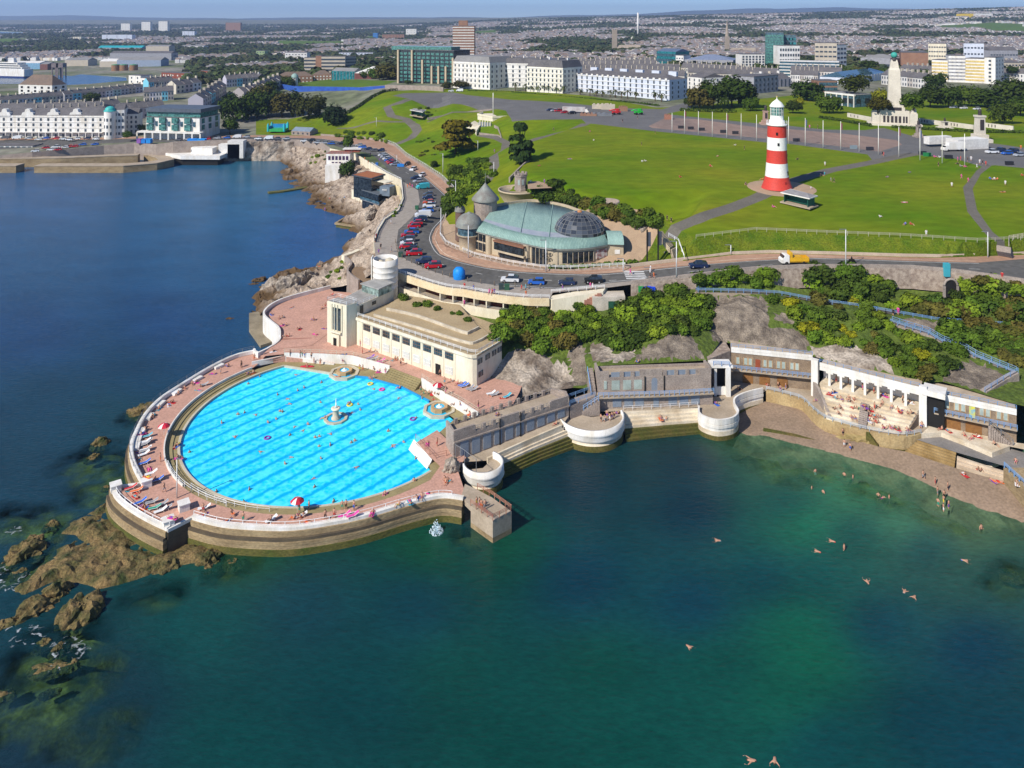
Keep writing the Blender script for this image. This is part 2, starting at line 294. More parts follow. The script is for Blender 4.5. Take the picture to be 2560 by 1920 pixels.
regs={'lawn':[hoe_poly],'plaza_asphalt':[line('A1',[(1180,825,29.6),(1280,800,29.8),(1700,798,30),(1830,822,30),(2212,868,30)])+line('A2',[(420,892,30),(900,935,30),(1300,945,30),(1500,900,30),(1560,935,30),(1330,985,30),(1700,1025,30),(2212,1075,30)])+line('A3',[(160,1085,30),(500,1120,30),(830,1125,30),(1000,1105,30),(1300,1190,30),(1750,1205,30),(1950,1240,30),(2212,1275,30),(3000,1350,30),(3000,1520,29.6),(2212,1445,29.6),(1960,1425,29.6),(1850,1440,29.4),(1600,1370,29.7),(1240,1335,30),(900,1370,30),(860,1330,30),(160,1240,30)])+line('A2',[(2212,1232,30),(1200,1130,30),(640,1062,30),(600,1030,30),(0,1035,29.8)])+line('A1',[(2160,950,29.8),(2090,925,29.8),(1700,895,29.8),(1330,850,29.7)])],'paved_square':[line('A2',[(1180,1090,30),(1210,1105,30),(2212,1200,30)])+line('A3',[(170,1215,30),(600,1262,30),(960,1310,30),(1160,1250,30),(1110,1210,30),(600,1150,30),(160,1115,30)])+line('A2',[(2212,1112,30),(1600,1030,30),(1330,1015,30)])],'path':[strip_poly(line('B3',[(-180,560,25.6),(0,498,26.8),(200,425,27.4),(420,345,28),(650,250,28.1),(900,180,28.6),(1200,120,29.4),(1480,65,30)]),5),line('B3',[(1960,135,29.4),(1890,180,29.1),(1800,290,28.4),(1830,450,27.4),(1960,610,26.4),(2060,690,25.5),(2110,690,25.5),(2000,590,26.4),(1895,440,27.4),(1865,300,28.3),(1920,200,29),(1990,150,29.4)]),strip_poly(line('A2',[(640,1062,30),(420,1120,29.7),(220,1190,29),(60,1260,27)]),6),strip_poly(line('A1',[(1320,850,29.7),(1240,875,29),(1130,920,26),(1170,975,24),(1300,1045,20),(1375,1095,18.6),(1395,1140,16.8),(1340,1190,15),(1215,1245,13)]),5.5),strip_poly(line('A1',[(1375,1070,19),(1150,1085,17.5),(860,1115,14.2),(700,1108,13.4)]),2.5),strip_poly(line('A1',[(1930,1165,22),(2080,1190,22.8),(2160,1225,23),(2150,1280,22.4),(2050,1340,21),(2060,1480,21),(1990,1590,19.5)]),4),strip_poly(line('A1',[(1480,1030,23),(1800,980,25.5),(2040,955,28)]),2)],'lighthouse_plaza':[Dk[17:27]+[Xa((44,212,18.5)),Xa((24,226,18)),Xa((-20,240,17))],[Xa((at('B3',575,295,28).x+10.5*math.cos(a*.2618),at('B3',575,295,28).y+10.5*math.sin(a*.2618)))for a in Xj(24)]],'grass_bank':[Dk[26:]+Ek[3:][::-1]],'road':[road_poly],'pavement':[pave_poly],'promenade':[prom_poly],'dock_water':[line('A0',[(-700,700,1.5),(0,690,1.5),(420,665,1.5),(620,675,1.5),(700,660,1.5),(1090,690,1.5),(1100,725,1.5),(760,775,1.5),(560,790,1.5),(330,770,1.5),(0,760,1.5),(-700,770,1.5)])],'estuary_water':[[atY('P',*q)for q in((-300,77,4600),(0,78,4450),(60,81,4200),(75,86,3800),(0,88,3600),(-300,90,3500))]],'field':[[atY('P',*q)for q in s]for s in(((-200,95,2900),(60,92,3000),(80,100,2750),(20,112,2400),(-200,112,2400)),((690,100,2750),(860,105,2600),(860,118,2200),(700,118,2200)),((2330,60,3000),(2480,54,3150),(2560,60,2950),(2560,72,2700),(2360,72,2700)),((900,93,3000),(960,88,3200),(1000,93,3000),(930,98,2800)),((1150,80,3500),(1240,76,3700),(1240,86,3100),(1150,90,3000)),((2450,72,2700),(2600,70,2700),(2600,84,2400),(2480,82,2450)))]+[line('A1',[(340,690,22),(520,690,23),(900,690,27),(1230,700,29),(1110,740,29),(790,755,26),(340,750,21)])],}
order=['lawn','grass_bank','field','plaza_asphalt','paved_square','path','lighthouse_plaza','pavement','promenade','road','dock_water','estuary_water']
M_LAWN=mat('grass',(.175,.192,.012),.95,(.070,.152,.004),.04,.75,bump=.03,bscale=2.5,spec=.05,stretch=(.55,1,1),fine=.16)
M_ASPH=mat('asphalt',(.15,.145,.14),.9,(.115,.112,.108),.12,.8,spec=.2)
M_ROAD=mat('road_asphalt',(.125,.12,.11),.9,(.09,.087,.08),.07,.8,spec=.2,fine=.2)
M_PAVE=mat('pink_paving',(.40,.25,.17),.9,(.30,.18,.12),.1,.8,spec=.1)
M_PROM=mat('promenade_concrete',(.36,.32,.27),.9,(.29,.25,.21),.12,.9,spec=.1)
M_SQ=mat('square_slabs',(.31,.21,.16),.9,(.20,.155,.135),.05,.8,spec=.1,stretch=(1,.35,1))
M_PATH=mat('path_asphalt',(.16,.145,.12),.9,(.12,.11,.09),.2,.9,spec=.1)
M_TOWN=mat('town_ground_mix',(.24,.22,.19),.95,(.085,.115,.04),.012,.6,spec=.05,fine=.35)
M_PLZ=mat('sandstone_paving',(.42,.30,.19),.9,(.33,.23,.15),.4,.8)
M_FIELD=mat('field_grass',(.10,.17,.02),.95,(.075,.12,.02),.012,.9,spec=.05)
M_DOCK=mat('dock_water_blue',(.02,.075,.16),.25,(.015,.05,.12),.02,.6,spec=.5,stretch=(1,.15,1))
mats_land={'lawn':M_LAWN,'field':M_FIELD,'grass_bank':mat('rough_grass',(.13,.15,.014),.95,(.055,.105,.008),.3,.6,bump=.3,bscale=1.5,spec=.05,fine=.35),'plaza_asphalt':M_ASPH,'paved_square':M_SQ,'path':M_PATH,'lighthouse_plaza':M_PLZ,'pavement':M_PAVE,'promenade':M_PROM,'road':M_ROAD,'dock_water':M_DOCK,'estuary_water':M_DOCK,'town_ground':M_TOWN}
def build_land():
 out=K+[Xa((700,170,22)),Xa((8000,9000,300)),Xa((-7500,9000,80)),Xa((-1200,480,8))]
 V,E=[],[];names=[]
 def loop(poly,res):
  idx=[];n=len(poly)
  for i in Xj(n):
   a=Xa(poly[i][:2]);b=Xa(poly[(i+1)%n][:2]);r_=max(res,(a.y+b.y)/2*res/220);m=max(1,min(40,int((b-a).length/r_)))
   for j in Xj(m):idx.append(len(V));V.append(a.lerp(b,j/m))
  return idx
 PL=[]
 def ring(idx):E.extend((idx[i],idx[(i+1)%len(idx)])for i in Xj(len(idx)))
 ring(loop(out,4));names.append('town_ground')
 for nme in order:
  for p in regs[nme]:ring(loop(p,3));PL.append((nme,p))
 rr=np.random.RandomState(3);G=[]
 Y=165.0
 while Y<9000:
  st=2.2*(Y/200)**1.25;half=Y*.72+30
  xs=np.arange(-half,half,st);G+=[(x+rr.uniform(-.3,.3)*st,Y+rr.uniform(-.3,.3)*st)for x in xs];Y+=st
 G=np.array(G);k=inside_np(out,G[:,0],G[:,1]);G=G[k]
 for g in G:V.append(Xa(g))
 vo,eo,fo,ov,oe,of=delaunay_2d_cdt(V,E,[],0,1e-3)
 X=np.array([v.x for v in vo]);Yv=np.array([v.y for v in vo]);Z=land_h(X,Yv)
 groups={};T=np.array([f[:3]for f in fo]);cx=X[T].mean(1);cy=Yv[T].mean(1)
 lab=np.where(inside_np(out,cx,cy),0,-1)
 for i,(nme,p)in Xi(PL):lab[inside_np(p,cx,cy)&(lab>=0)]=i+1
 for f,l in zip(fo,lab):
  if l>=0:groups.setdefault('town_ground' if l==0 else PL[l-1][0],[]).append(f)
 nb={}
 for nme,fs in groups.items():
  used=sorted({i for f in fs for i in f});mp={u:i for i,u in Xi(used)}
  mb=MB();zz=Z[used].copy()
  if nme in('dock_water','estuary_water'):zz[:]=zz.mean()
  if nme=='town_ground':
   pass
  mb.add(list(zip(X[used],Yv[used],zz)),[[mp[i]for i in f]for f in fs],nme in('lawn','town_ground','field'))
  up={'lawn':0,'pavement':.12,'promenade':.12}.get(nme,0)
  o=mb.Xb({'lawn':'lawn','plaza_asphalt':'asphalt_road','paved_square':'square_pavement','lighthouse_plaza':'plaza_pavement','promenade':'promenade_pavement','dock_water':'water','estuary_water':'estuary_water'}.get(nme,nme),mats_land[nme])
  kind(o)
build_land()
def hills(prof,Y,name,m):
 mb=MB();xs=np.linspace(-1200,3800,140);n=len(xs);vs=[]
 for d,k in((0,0),(800,.55),(1900,1),(3200,.5)):
  for x in xs:
   y=np.interp(x,[p[0]for p in prof],[p[1]for p in prof]);zt=H-(y-YH)*Y/FOC
   X=(x-CX)*Y/FOC;z=20+(zt-20)*k+fbm(X,d,1/1800,4)*60*k;vs.append((X,Y+d,z))
 fs=[(r*n+i,r*n+i+1,(r+1)*n+i+1,(r+1)*n+i)for r in Xj(3)for i in Xj(n-1)]
 mb.add(vs,fs,True);kind(mb.Xb(name,m))
M_MOOR=mat('moorland',(.11,.13,.07),.95,(.07,.09,.05),.0012,.8,spec=.02)
hills([(-1200,42),(0,36),(250,42),(600,44),(900,40),(1250,42),(1500,36),(1750,24),(2000,16),(2250,14),(2500,18),(3800,20)],14000,'hills',M_MOOR)
hills([(-1200,52),(0,48),(200,50),(420,46),(700,52),(900,44),(1200,50),(1500,52),(2000,50),(3800,50)],9800,'hills',M_MOOR)
# ---- sea: colour control points read off the water (its own colour: deep blue, teal over sand, green shallows)
SEA_C=[('F',100,420,(.018,.085,.165)),('F',400,430,(.018,.095,.17)),('F',620,400,(.02,.10,.18)),('F',560,370,(.03,.12,.15)),('F',100,560,(.012,.065,.12)),('F',400,560,(.013,.072,.135)),('F',680,500,(.014,.075,.18)),('F',80,720,(.009,.045,.10)),('F',350,700,(.009,.045,.105)),('F',100,860,(.007,.038,.075)),('F',300,800,(.007,.036,.08)),('F',60,1000,(.008,.034,.06)),('F',250,900,(.008,.04,.06)),('F',250,1500,(.006,.030,.045)),('F',60,1600,(.008,.026,.045)),('F',430,1350,(.004,.048,.052)),('F',500,1600,(.003,.042,.045)),('F',650,1300,(.005,.036,.055)),('F',750,1500,(.003,.040,.048)),('F',900,1300,(.004,.036,.055)),('F',1000,1150,(.004,.034,.05)),('F',1000,1450,(.003,.046,.042)),('F',1100,1600,(.003,.046,.042)),('F',1250,1250,(.003,.033,.062)),('F',1300,1450,(.003,.050,.042)),('F',1350,1600,(.003,.048,.042)),('F',1250,1050,(.004,.024,.042)),('F',1500,1000,(.004,.020,.04)),('F',1500,1100,(.003,.026,.052)),('F',1700,1090,(.004,.05,.055)),('F',1500,1300,(.003,.036,.065)),('F',1550,1450,(.003,.052,.045)),('F',1720,1350,(.004,.085,.055)),('F',1750,1420,(.004,.085,.052)),('F',1700,1500,(.004,.07,.05)),('F',1650,1250,(.003,.042,.06)),('F',1760,1240,(.003,.055,.058)),('F',1900,1350,(.003,.036,.058)),('F',2100,1400,(.003,.032,.06)),('F',2000,1550,(.003,.038,.058)),('F',1800,1600,(.003,.046,.055)),('F',2150,1620,(.003,.036,.06)),('F',1740,1130,(.01,.13,.075)),('F',1850,1060,(.035,.16,.085)),('F',1700,980,(.06,.14,.08)),('F',1950,1120,(.04,.14,.085)),('F',2120,1150,(.05,.10,.055)),('F',1850,1150,(.004,.06,.06)),('F',2000,1180,(.005,.05,.06)),('F',2150,1230,(.012,.06,.055)),('F',2050,1090,(.10,.14,.08)),('F',1600,950,(.03,.08,.045)),('F',940,1180,(.004,.06,.03)),('F',1100,1180,(.004,.05,.03)),('F',540,1190,(.01,.06,.04))]
M_SEA=bpy.data.materials.new('sea_water');nt,b=nodes(M_SEA);N,LK=nt.nodes,nt.links
at_=N.new('ShaderNodeAttribute');at_.attribute_name='watercolour'
al_=N.new('ShaderNodeAttribute');al_.attribute_name='cover'
gp=N.new('ShaderNodeNewGeometry')
def nz(scale,detail=3,st=None,rot=0,rough=.5,dist=0):
 mp=N.new('ShaderNodeMapping');mp.inputs['Scale'].default_value=st or(1,1,1);mp.inputs['Rotation'].default_value=(0,0,rot);LK.new(gp.outputs['Position'],mp.inputs[0])
 n=N.new('ShaderNodeTexNoise');n.inputs['Scale'].default_value=scale;n.inputs['Detail'].default_value=detail;n.inputs['Roughness'].default_value=rough;n.inputs['Distortion'].default_value=dist;LK.new(mp.outputs[0],n.inputs['Vector']);return n
def mrange(v,a,b_,c,d):
 m=N.new('ShaderNodeMapRange');m.inputs['From Min'].default_value=a;m.inputs['From Max'].default_value=b_;m.inputs['To Min'].default_value=c;m.inputs['To Max'].default_value=d;LK.new(v,m.inputs['Value']);return m.outputs['Result']
def math_(op,a,b_):
 m=N.new('ShaderNodeMath');m.operation=op
 for i,q in Xi((a,b_)):
  if isinstance(q,(int,float)):m.inputs[i].default_value=q
  else:LK.new(q,m.inputs[i])
 return m.outputs[0]
w1=nz(.75,4,(1,2.4,1),.6,.66);w2=nz(.05,3,(1,1.6,1),.5);w3=nz(1.6,3,(1,1.8,1),.6)
k=math_('MULTIPLY',mrange(w1 .outputs['Fac'],.3,.7,.80,1.2),mrange(w2 .outputs['Fac'],.3,.7,.86,1.14))
vm=N.new('ShaderNodeVectorMath');vm.operation='SCALE';LK.new(at_.outputs['Color'],vm.inputs[0]);LK.new(k,vm.inputs['Scale'])
LK.new(vm.outputs[0],b.inputs['Base Color']);b.inputs['Roughness'].default_value=.16;b.inputs['Specular IOR Level'].default_value=.22;b.inputs['IOR'].default_value=1.33
hh=math_('ADD',math_('MULTIPLY',w1 .outputs['Fac'],1.0),math_('MULTIPLY',w3 .outputs['Fac'],.28))
bp=N.new('ShaderNodeBump');bp.inputs['Distance'].default_value=.30;bp.inputs['Strength'].default_value=.55;LK.new(hh,bp.inputs['Height']);LK.new(bp.outputs['Normal'],b.inputs['Normal'])
tr=N.new('ShaderNodeBsdfTransparent');tr.inputs[0].default_value=(.55,.82,.72,1)
mix=N.new('ShaderNodeMixShader');w4=nz(.33,5,None,0,.6);fc=math_('ADD',al_.outputs['Fac'],math_('MULTIPLY',math_('SUBTRACT',w4 .outputs['Fac'],.47),math_('MULTIPLY',math_('SUBTRACT',1,al_.outputs['Fac']),3.2)));fc.node.use_clamp=True;LK.new(fc,mix.inputs[0]);LK.new(tr.outputs[0],mix.inputs[1]);LK.new(b.outputs[0],mix.inputs[2]);LK.new(mix.outputs[0],N['Material Output'].inputs[0])
SHOAL=[('F',2190,1110,7,.3),('F',2130,1085,9,.28),('F',2050,1050,10,.2),('F',1980,1020,10,.2),('F',1900,995,10,.2),('F',1810,965,9,.2),('F',1720,950,9,.25),('F',1640,925,7,.25),('F',1760,990,8,.5),('F',1900,1040,9,.5),('F',2030,1090,8,.5),('F',1650,965,6,.5),('F',1700,1010,7,.6),('D4',850,450,5,.45),('D4',700,520,5,.5),('D4',600,580,4,.5),('D4',900,560,6,.5),('D4',1030,600,5,.45),('D4',850,700,6,.5),('D4',940,780,5,.45),('D4',780,820,4,.55),('D4',1180,140,4,.45),('D4',1100,150,2,.5),('D4',60,1050,5,.5),('D4',250,1080,6,.5),('D4',380,1050,4,.55),('D4',450,1100,4,.5),('D4',30,960,3,.5),('D4',300,1450,4,.4),('D4',2050,1400,4,.55),('D4',1900,1500,3,.55),('D4',330,1250,4,.4),('D4',60,1500,4,.4),('D5',350,640,5,.5),('D5',500,600,5,.45),('D5',650,500,4,.5),('D5',760,530,3,.5),('D5',250,850,5,.5),('D5',400,820,5,.5),('D5',700,900,5,.45),('D5',200,1000,4,.5),('D5',350,1060,4,.5),('D5',430,1000,3,.5),('D5',60,1050,4,.5),('D5',100,1170,4,.5),('D5',240,1160,3,.55),('D5',930,1380,4,.55),('D5',450,1330,2.5,.6),('D5',470,1480,2.5,.6),('D5',1440,170,3.5,.6),('D5',1110,220,2,.65),('D5',820,960,2,.6),('D5',760,800,3,.55),('D5',20,1330,3,.5),('D5',620,1170,2,.65),('D5',1270,150,3,.65),('D3',350,1200,5,.6),('D3',500,1290,4,.6),('D3',650,1190,5,.45),('F',2200,1240,4,.55),('F',2160,1270,3,.6),('D3',200,1080,5,.6),('E2',1050,1480,2.5,.7),('E2',1200,1520,3,.8)]
def sea():
 rr=np.random.RandomState(2);rows=[]
 Y=30.0
 while Y<470:
  rows.append(Y);Y+=1.1*(Y/90)**1.15
 vs=[];n=250
 for Y in rows:
  half=Y*.85+110
  for i in Xj(n+1):vs.append((-half+2*half*i/n,Y,SEA))
 fs=[(r*(n+1)+i,r*(n+1)+i+1,(r+1)*(n+1)+i+1,(r+1)*(n+1)+i)for r in Xj(len(rows)-1)for i in Xj(n)]
 mb=MB();mb.add(vs,fs,True);o=kind(mb.Xb('sea_water',M_SEA));me=o.data
 A=np.array(vs)[:,:2];U=np.c_[A[:,0]/A[:,1]*900,90000/A[:,1]]
 S=np.array([tuple(at(c,x,y,SEA))[:2]for c,x,y,q in SEA_C]);SU=np.c_[S[:,0]/S[:,1]*900,90000/S[:,1]];C=np.array([np.array(q)*((.9,1,.86)if y>780 else(.9,.95,1.12))for _,_,y,q in SEA_C])
 D=((U[:,None,:]-SU[None])**2).sum(2);W=1/(D+900)**1.6;col=(W[:,:,None]*C[None]).sum(1)/W.sum(1)[:,None]
 cov=np.ones(len(A))
 for c,x,y,r_,q in SHOAL:
  p=at(c,x,y,SEA);d=np.hypot(A[:,0]-p.x,A[:,1]-p.y);f=np.clip((d/r_-.55)/.6,0,1);f=f*f*(3-2*f);q=max(.12,q-.15);cov=np.minimum(cov,q+(1-q)*f)
 ca=me.color_attributes.new('watercolour','FLOAT_COLOR','POINT');ca.data.foreach_set('color',np.c_[col,np.ones(len(col))].ravel())
 fa=me.attributes.new('cover','FLOAT','POINT');fa.data.foreach_set('value',cov)
sea()
M_BED=mat('seabed_weed',(.34,.28,.09),.95,(.02,.035,.03),.22,.5,bump=.2,fine=.3)
M_ROCK=mat('shore_rock',(.44,.36,.28),.95,(.19,.14,.10),.22,.45,bump=.5,bscale=.8,fine=.4,tide=(3.2,(.10,.06,.025)))
M_WROCK=mat('weedy_rock',(.185,.125,.05),.9,(.030,.042,.010),.5,.45,bump=.4,bscale=1.1,fine=.45)
M_CLIFF=mat('limestone_cliff',(.42,.36,.29),.95,(.13,.10,.075),.25,.4,bump=.7,bscale=.7,fine=.35)
M_SCRUB=mat('cliff_scrub',(.11,.15,.02),.95,(.05,.08,.012),.16,.8,bump=.4,bscale=1.2,fine=.35)
M_SAND=mat('shingle',(.29,.205,.14),.95,(.21,.15,.10),.25,.8,bump=.05,bscale=6,fine=.2)
def seabed():
 mb=MB();xs=np.arange(-95,130,2.2);ys=np.arange(70,250,2.2);n=len(xs);P_=[at(c,x,y,0)+Xa((0,0,r_))for c,x,y,r_,q in SHOAL];vs=[]
 for y in ys:
  for x in xs:
   z=-5.0
   for p in P_:
    d=math.hypot(x-p.x,y-p.y)/p.z
    if d<1.3:z=max(z,-1.2-3.6*max(0,d-.5))
   if z>-5:z+=fbm(x,y,.35,4)*1.5
   vs.append((x,y,min(z,.5)))
 mb.add(vs,[(r*n+i,r*n+i+1,(r+1)*n+i+1,(r+1)*n+i)for r in Xj(len(ys)-1)for i in Xj(n-1)],True);kind(mb.Xb('seabed',M_BED))
seabed()
# ---- rocky shore west of the pool
rs_top=line('B1',[(0,-160,4)])if False else[]
w_out=LN(('A0',[(1480,1400,.3),(1900,1390,.3),(2150,1380,.3)]),('A1',[(60,1385,.3),(200,1400,.4),(260,1440,.3)]),('B1',[(170,265,.3),(230,330,.3),(310,390,.3),(440,470,.3),(395,515,.3),(460,560,.3),(600,600,.3),(750,640,.3),(700,690,.3),(670,745,.3),(870,790,.3),(830,825,.3),(725,905,.3),(740,935,.3),(620,1005,.3),(520,1065,.3),(300,1095,.3),(60,1150,.3),(0,1240,.3),(-60,1330,.3),(-60,1450,.3),(0,1500,.5)]))
w_in=LN(('B1',[(65,1440,3.5),(180,1385,4.2),(640,1245,4.8),(740,1230,6),(900,1190,8),(1000,1120,11.5)]))
w_mid=[Xa((p.x+.8,p.y+.6,p.z-(5 if i>10 else 2.5)))for i,p in Xi(K_west[12:24])][::-1]
w_far=[Xa((p.x,p.y-.3,p.z-3))for p in K_west[7:12]][::-1]
shore_out=w_out+w_in+[q for q in w_mid[2:]]+w_far
shore_pts=line('B1',[(500,130,7),(600,100,10),(560,200,6),(620,260,4.5),(480,230,2.5),(380,280,2),(800,340,6),(640,340,3),(850,430,6),(700,480,3),(560,480,1.6),(900,500,5),(1000,560,7),(1110,600,10),(1230,520,12.5),(900,600,3.5),(1000,700,4.5),(950,760,3.5),(960,860,6),(800,900,2.5),(780,960,5),(560,1150,4),(700,1080,7),(640,1050,3.5),(760,1060,8),(300,1200,2.5),(200,1260,2.6),(600,1230,5),(100,1330,2),(350,1290,4),(440,1130,2),(0,1420,1.4)])
shore_pts+=line('A1',[(0,1330,6),(120,1300,8),(260,1330,6),(420,1320,7),(400,1380,3),(0,1385,1),(200,1380,2),(500,1290,9)])+line('A0',[(1700,1330,4),(2000,1320,6)])
tin_shore=TIN([w_out,w_in,w_mid,w_far],shore_pts)
kind(patch('rocky_shore',shore_out,tin_shore,1.1,M_ROCK,amp=3.0,nscale=.16,edge=3,seed=4,smooth=False))
# ---- weedy platform at the pool's south-west corner
plat=LN(('D4',[(950,820,.4),(800,950,.4),(590,1050,.4),(440,1190,.4),(380,1400,.4),(230,1530,.4),(0,1640,.4),(-250,1700,.4)]),('D5',[(-250,340,.4),(0,310,.4),(130,250,.4),(400,120,.4),(680,130,.4),(820,165,.4),(1000,130,.4),(1240,65,.4),(1330,30,.4)]),('D4',[(1480,1490,.4),(1780,1450,.4),(1900,1380,.4),(1960,1290,.4),(1700,1180,.4),(1480,1230,.4),(1200,1130,.4),(1000,980,.4)]))
plat_p=line('D4',[(900,950,1.3),(700,1100,1.6),(800,1250,1.1),(600,1300,1.5),(500,1450,1.8),(300,1570,1.7),(900,1400,1.1),(1100,1300,1.2),(1300,1350,1.5),(900,1550,1.7),(1200,1480,1.6),(1600,1330,1.8),(1800,1320,2),(1450,1400,1.9),(700,1480,1.5),(650,1200,.9),(1000,1150,1.5)])
kind(patch('weedy_rock_shore',plat,TIN([plat],plat_p),.6,M_WROCK,amp=.75,nscale=.36,edge=1.2,seed=9,smooth=False))
# ---- single rocks
def rock(c,x,y,w,d,h,label,m=None,rot=0,seed=0,z=0.2):
 p=at(c,x,y,SEA);bm=bmesh.new();bmesh.ops.create_icosphere(bm,subdivisions=4,radius=1);ca,sa=math.cos(rot),math.sin(rot)
 for v in bm.verts:
  q=v.co.copy();n=fbm(q.x*1.0+seed*3.7,q.y,.9,5,q.z+seed);r_=abs(fbm(q.x+seed,q.y*1.2,1.9,4,q.z*1.2-seed));s=1+n*.7-r_*.9
  v.co=Xa((q.x*w/2*s,q.y*d/2*s,(q.z if q.z>0 else q.z*.3)*h*s))
 me=bpy.data.meshes.new('rock');bm.to_mesh(me);bm.free();me.materials.append(m or M_WROCK)
 o=put('rock',me,None,(p.x,p.y,z));o.rotation_euler.z=rot;return tag(o,label,'rock')
for i,a in Xi([('D4',200,1330,6.5,5,3.0,'jagged brown rock in surf left of the weedy rock platform',None,.4),('D4',120,1370,4,3,2.0,'low brown rock in front of the jagged surf rock',None,1),('D4',300,1220,4,3,1.8,'pointed brown rock at the top of the surf rocks',None,.2),('D4',450,1075,3.2,2.2,1.5,'small tawny rock in the shallows above the weedy platform',None,.3),('D4',170,1480,3,2,1.6,'dark rock in white foam beside the platform edge',None,.3),('D5',500,130,5,4,3.2,'big cleft brown rock on the platform front edge',None,.5),('D5',280,300,7,4.5,3.0,'largest brown rock block sloping into the sea below the platform',None,.6),('D5',680,330,5.5,6.5,3.4,'tall tan rock block standing at the seaward corner of the reef',None,.3),('D5',20,420,4,3,1.6,'low dark rock slab cut by the picture edge below the platform',None,.3),('D5',370,580,3,2.2,1.3,'small ragged rock with foam below the large blocks',None,.3),('D5',520,610,3,2.2,1.3,'small ragged rock next to foam streaks',None,1.3),('D5',430,770,5,2.6,1.3,'low broken rock ridge among submerged weed',None,.2),('D5',620,740,2.2,1.7,1.1,'little rock stub right of the broken rock ridge',None,.3),('D5',40,1000,3,2,1.0,'half sunk rock at the left edge among weed patches',None,.4),('D5',430,980,2.4,1.5,.8,'barely awash rock among the weed patches',None,.4),('D4',860,370,4,3,2.2,'dark rock rising from the sea left of the pool wall',None,.2),('D4',800,490,3.3,2.4,1.6,'smaller rock just below the dark sea rock',None,.9),('D4',1240,90,7,5,2.6,'brown rock against the outside of the curved pool wall',None,.2),('D4',930,740,2.6,1.8,1.3,'tan rock by the corner of the sunbathing terrace',None,.2),('D4',1420,1440,5.5,4,2.6,'knobbly brown rock on the reef below the terrace corner',None,.2),('D4',1820,1380,4.5,4,2.4,'dark knobbly rock at the foot of the curved sea wall',None,.9),('D4',2020,1370,3.5,4,1.2,'weedy half sunk rock beside the curved sea wall',None,.5),('B1',30,1180,6,4,3,'dark wet rock at the seaward tip below the upper terrace',M_ROCK,.5),('B1',-20,1210,4,2.5,1.6,'low wet rock off the tip of the upper shore',M_ROCK,.2),('F',496,688,3,2,1.4,'lone small rock in the sea beside the upper terrace',M_ROCK,.2),('D6',2160,570,4,3,1.0,'sunken weedy rock near the right beach edge',None,.2)]):
 a=list(a);a[5]*=.72;rock(*a,seed=i+1)
for i,(x,y,w,d,h,z,lab)in Xi([(150,1250,7,4,3.2,2,'great pale boulder on the shore behind the curved terrace wall'),(320,1230,9,5,4.5,3,'largest pale limestone boulder above the curved terrace wall'),(450,1190,8,5,4,3,'pale ribbed boulder next to the terrace wall'),(200,1380,6,4,2.4,1,'dark weedy boulder at the water below the boulders'),(60,1330,6,4,2,1,'dark flat boulder at the waterline of the upper shore'),(900,830,6,4,3,3,'pale boulder beside the concrete slipway'),(560,1060,5,3,2,2,'tan boulder on the shore point'),(380,170,7,5,4,2,'brown crag at the small cove below the cliff'),(640,300,6,4,2,4,'pale slab below the white cafe building'),(880,640,7,4,2.5,3,'tan crag behind the concrete bathing platform'),(1000,620,7,4,3,6,'pale crag below the glass restaurant')]):
 p=at('B1',x,y,z);o=rock('B1',x,y,w,d,h,lab,M_CLIFF if 'pale' in lab else M_ROCK,.4*i,40+i,z);o.location=(p.x,p.y,z-.4)
 # ---- beach
beach_top=LN(('D3',[(180,850,1.2),(430,840,2),(560,870,2.2),(680,890,2.2),(760,960,2.2),(840,1020,2.2),(960,1070,2.2),(1200,1150,2.3),(1390,1185,2.4),(1560,1240,2.5),(1740,1300,2.6),(1950,1360,2.6),(2150,1410,2.6),(2600,1520,2.6)]))
beach_wat=LN(('D3',[(200,1060,.9),(450,1090,.9),(700,1150,.9),(950,1215,.9),(1250,1290,.9),(1500,1390,.9),(1700,1500,.9),(1900,1580,.9),(2212,1680,.9),(2600,1750,.9)]))
beach_deep=LN(('D3',[(100,1260,-3),(500,1420,-3.2),(900,1500,-3.2),(1300,1640,-3),(1700,1800,-3),(2212,1990,-3),(2600,2100,-3)]))
kind(patch('beach',beach_top+[Xa((96,118,2.6)),Xa((100,92,-3))]+beach_deep[::-1],TIN([beach_top,beach_wat,beach_deep]),1.2,M_SAND,amp=.12,nscale=.3,edge=2))
# ---- the round sea-water pool
LC=Xa((-34.8,146.0));ZW,ZO,ZD,ZU=3.35,3.7,4.2,5.3
Xk=mat('white_render',(.80,.79,.76),.7,(.60,.55,.46),.55,.75,fine=.08,stretch=(1,1,.25))
Xn=mat('cream_render',(.78,.72,.56),.8,(.60,.52,.37),.45,.8,fine=.08,stretch=(1,1,.22))
M_PINK=mat('pink_concrete',(.56,.32,.24),.9,(.43,.25,.185),.3,.9,fine=.16,spec=.1)
M_OLIVE=mat('algae_concrete',(.33,.27,.13),.85,(.24,.19,.09),.3,.7,fine=.12)
M_COPE=mat('coping_concrete',(.55,.50,.38),.85,(.46,.40,.29),.5,.6)
M_SWALL=mat('sea_wall_stone',(.36,.27,.15),.9,(.22,.155,.08),.22,.6,bump=.08,bscale=1.5,stretch=(1,1,2.5),fine=.25)
M_SWLOW=mat('weed_wall',(.15,.12,.035),.9,(.05,.075,.01),.3,.7,bump=.1,bscale=1.4,stretch=(1,1,2),fine=.3)
M_RAIL=mat('white_rail_paint',(.78,.78,.77),.5);M_BLUE=mat('blue_rail_paint',(.11,.23,.44),.5,(.20,.33,.50),1.5,.7);M_RUST=mat('rusty_rail',(.25,.09,.05),.8,(.38,.2,.14),3,.6)
M_GLASS=glass('window_glass');Xp=mat('dark_opening',(.015,.014,.013),.9);Xr=mat('grey_steel',(.25,.26,.27),.5,metal=.3)
M_ROOFG=mat('gravel_roof',(.43,.33,.19),.95,(.34,.25,.14),.25,.7,fine=.12)
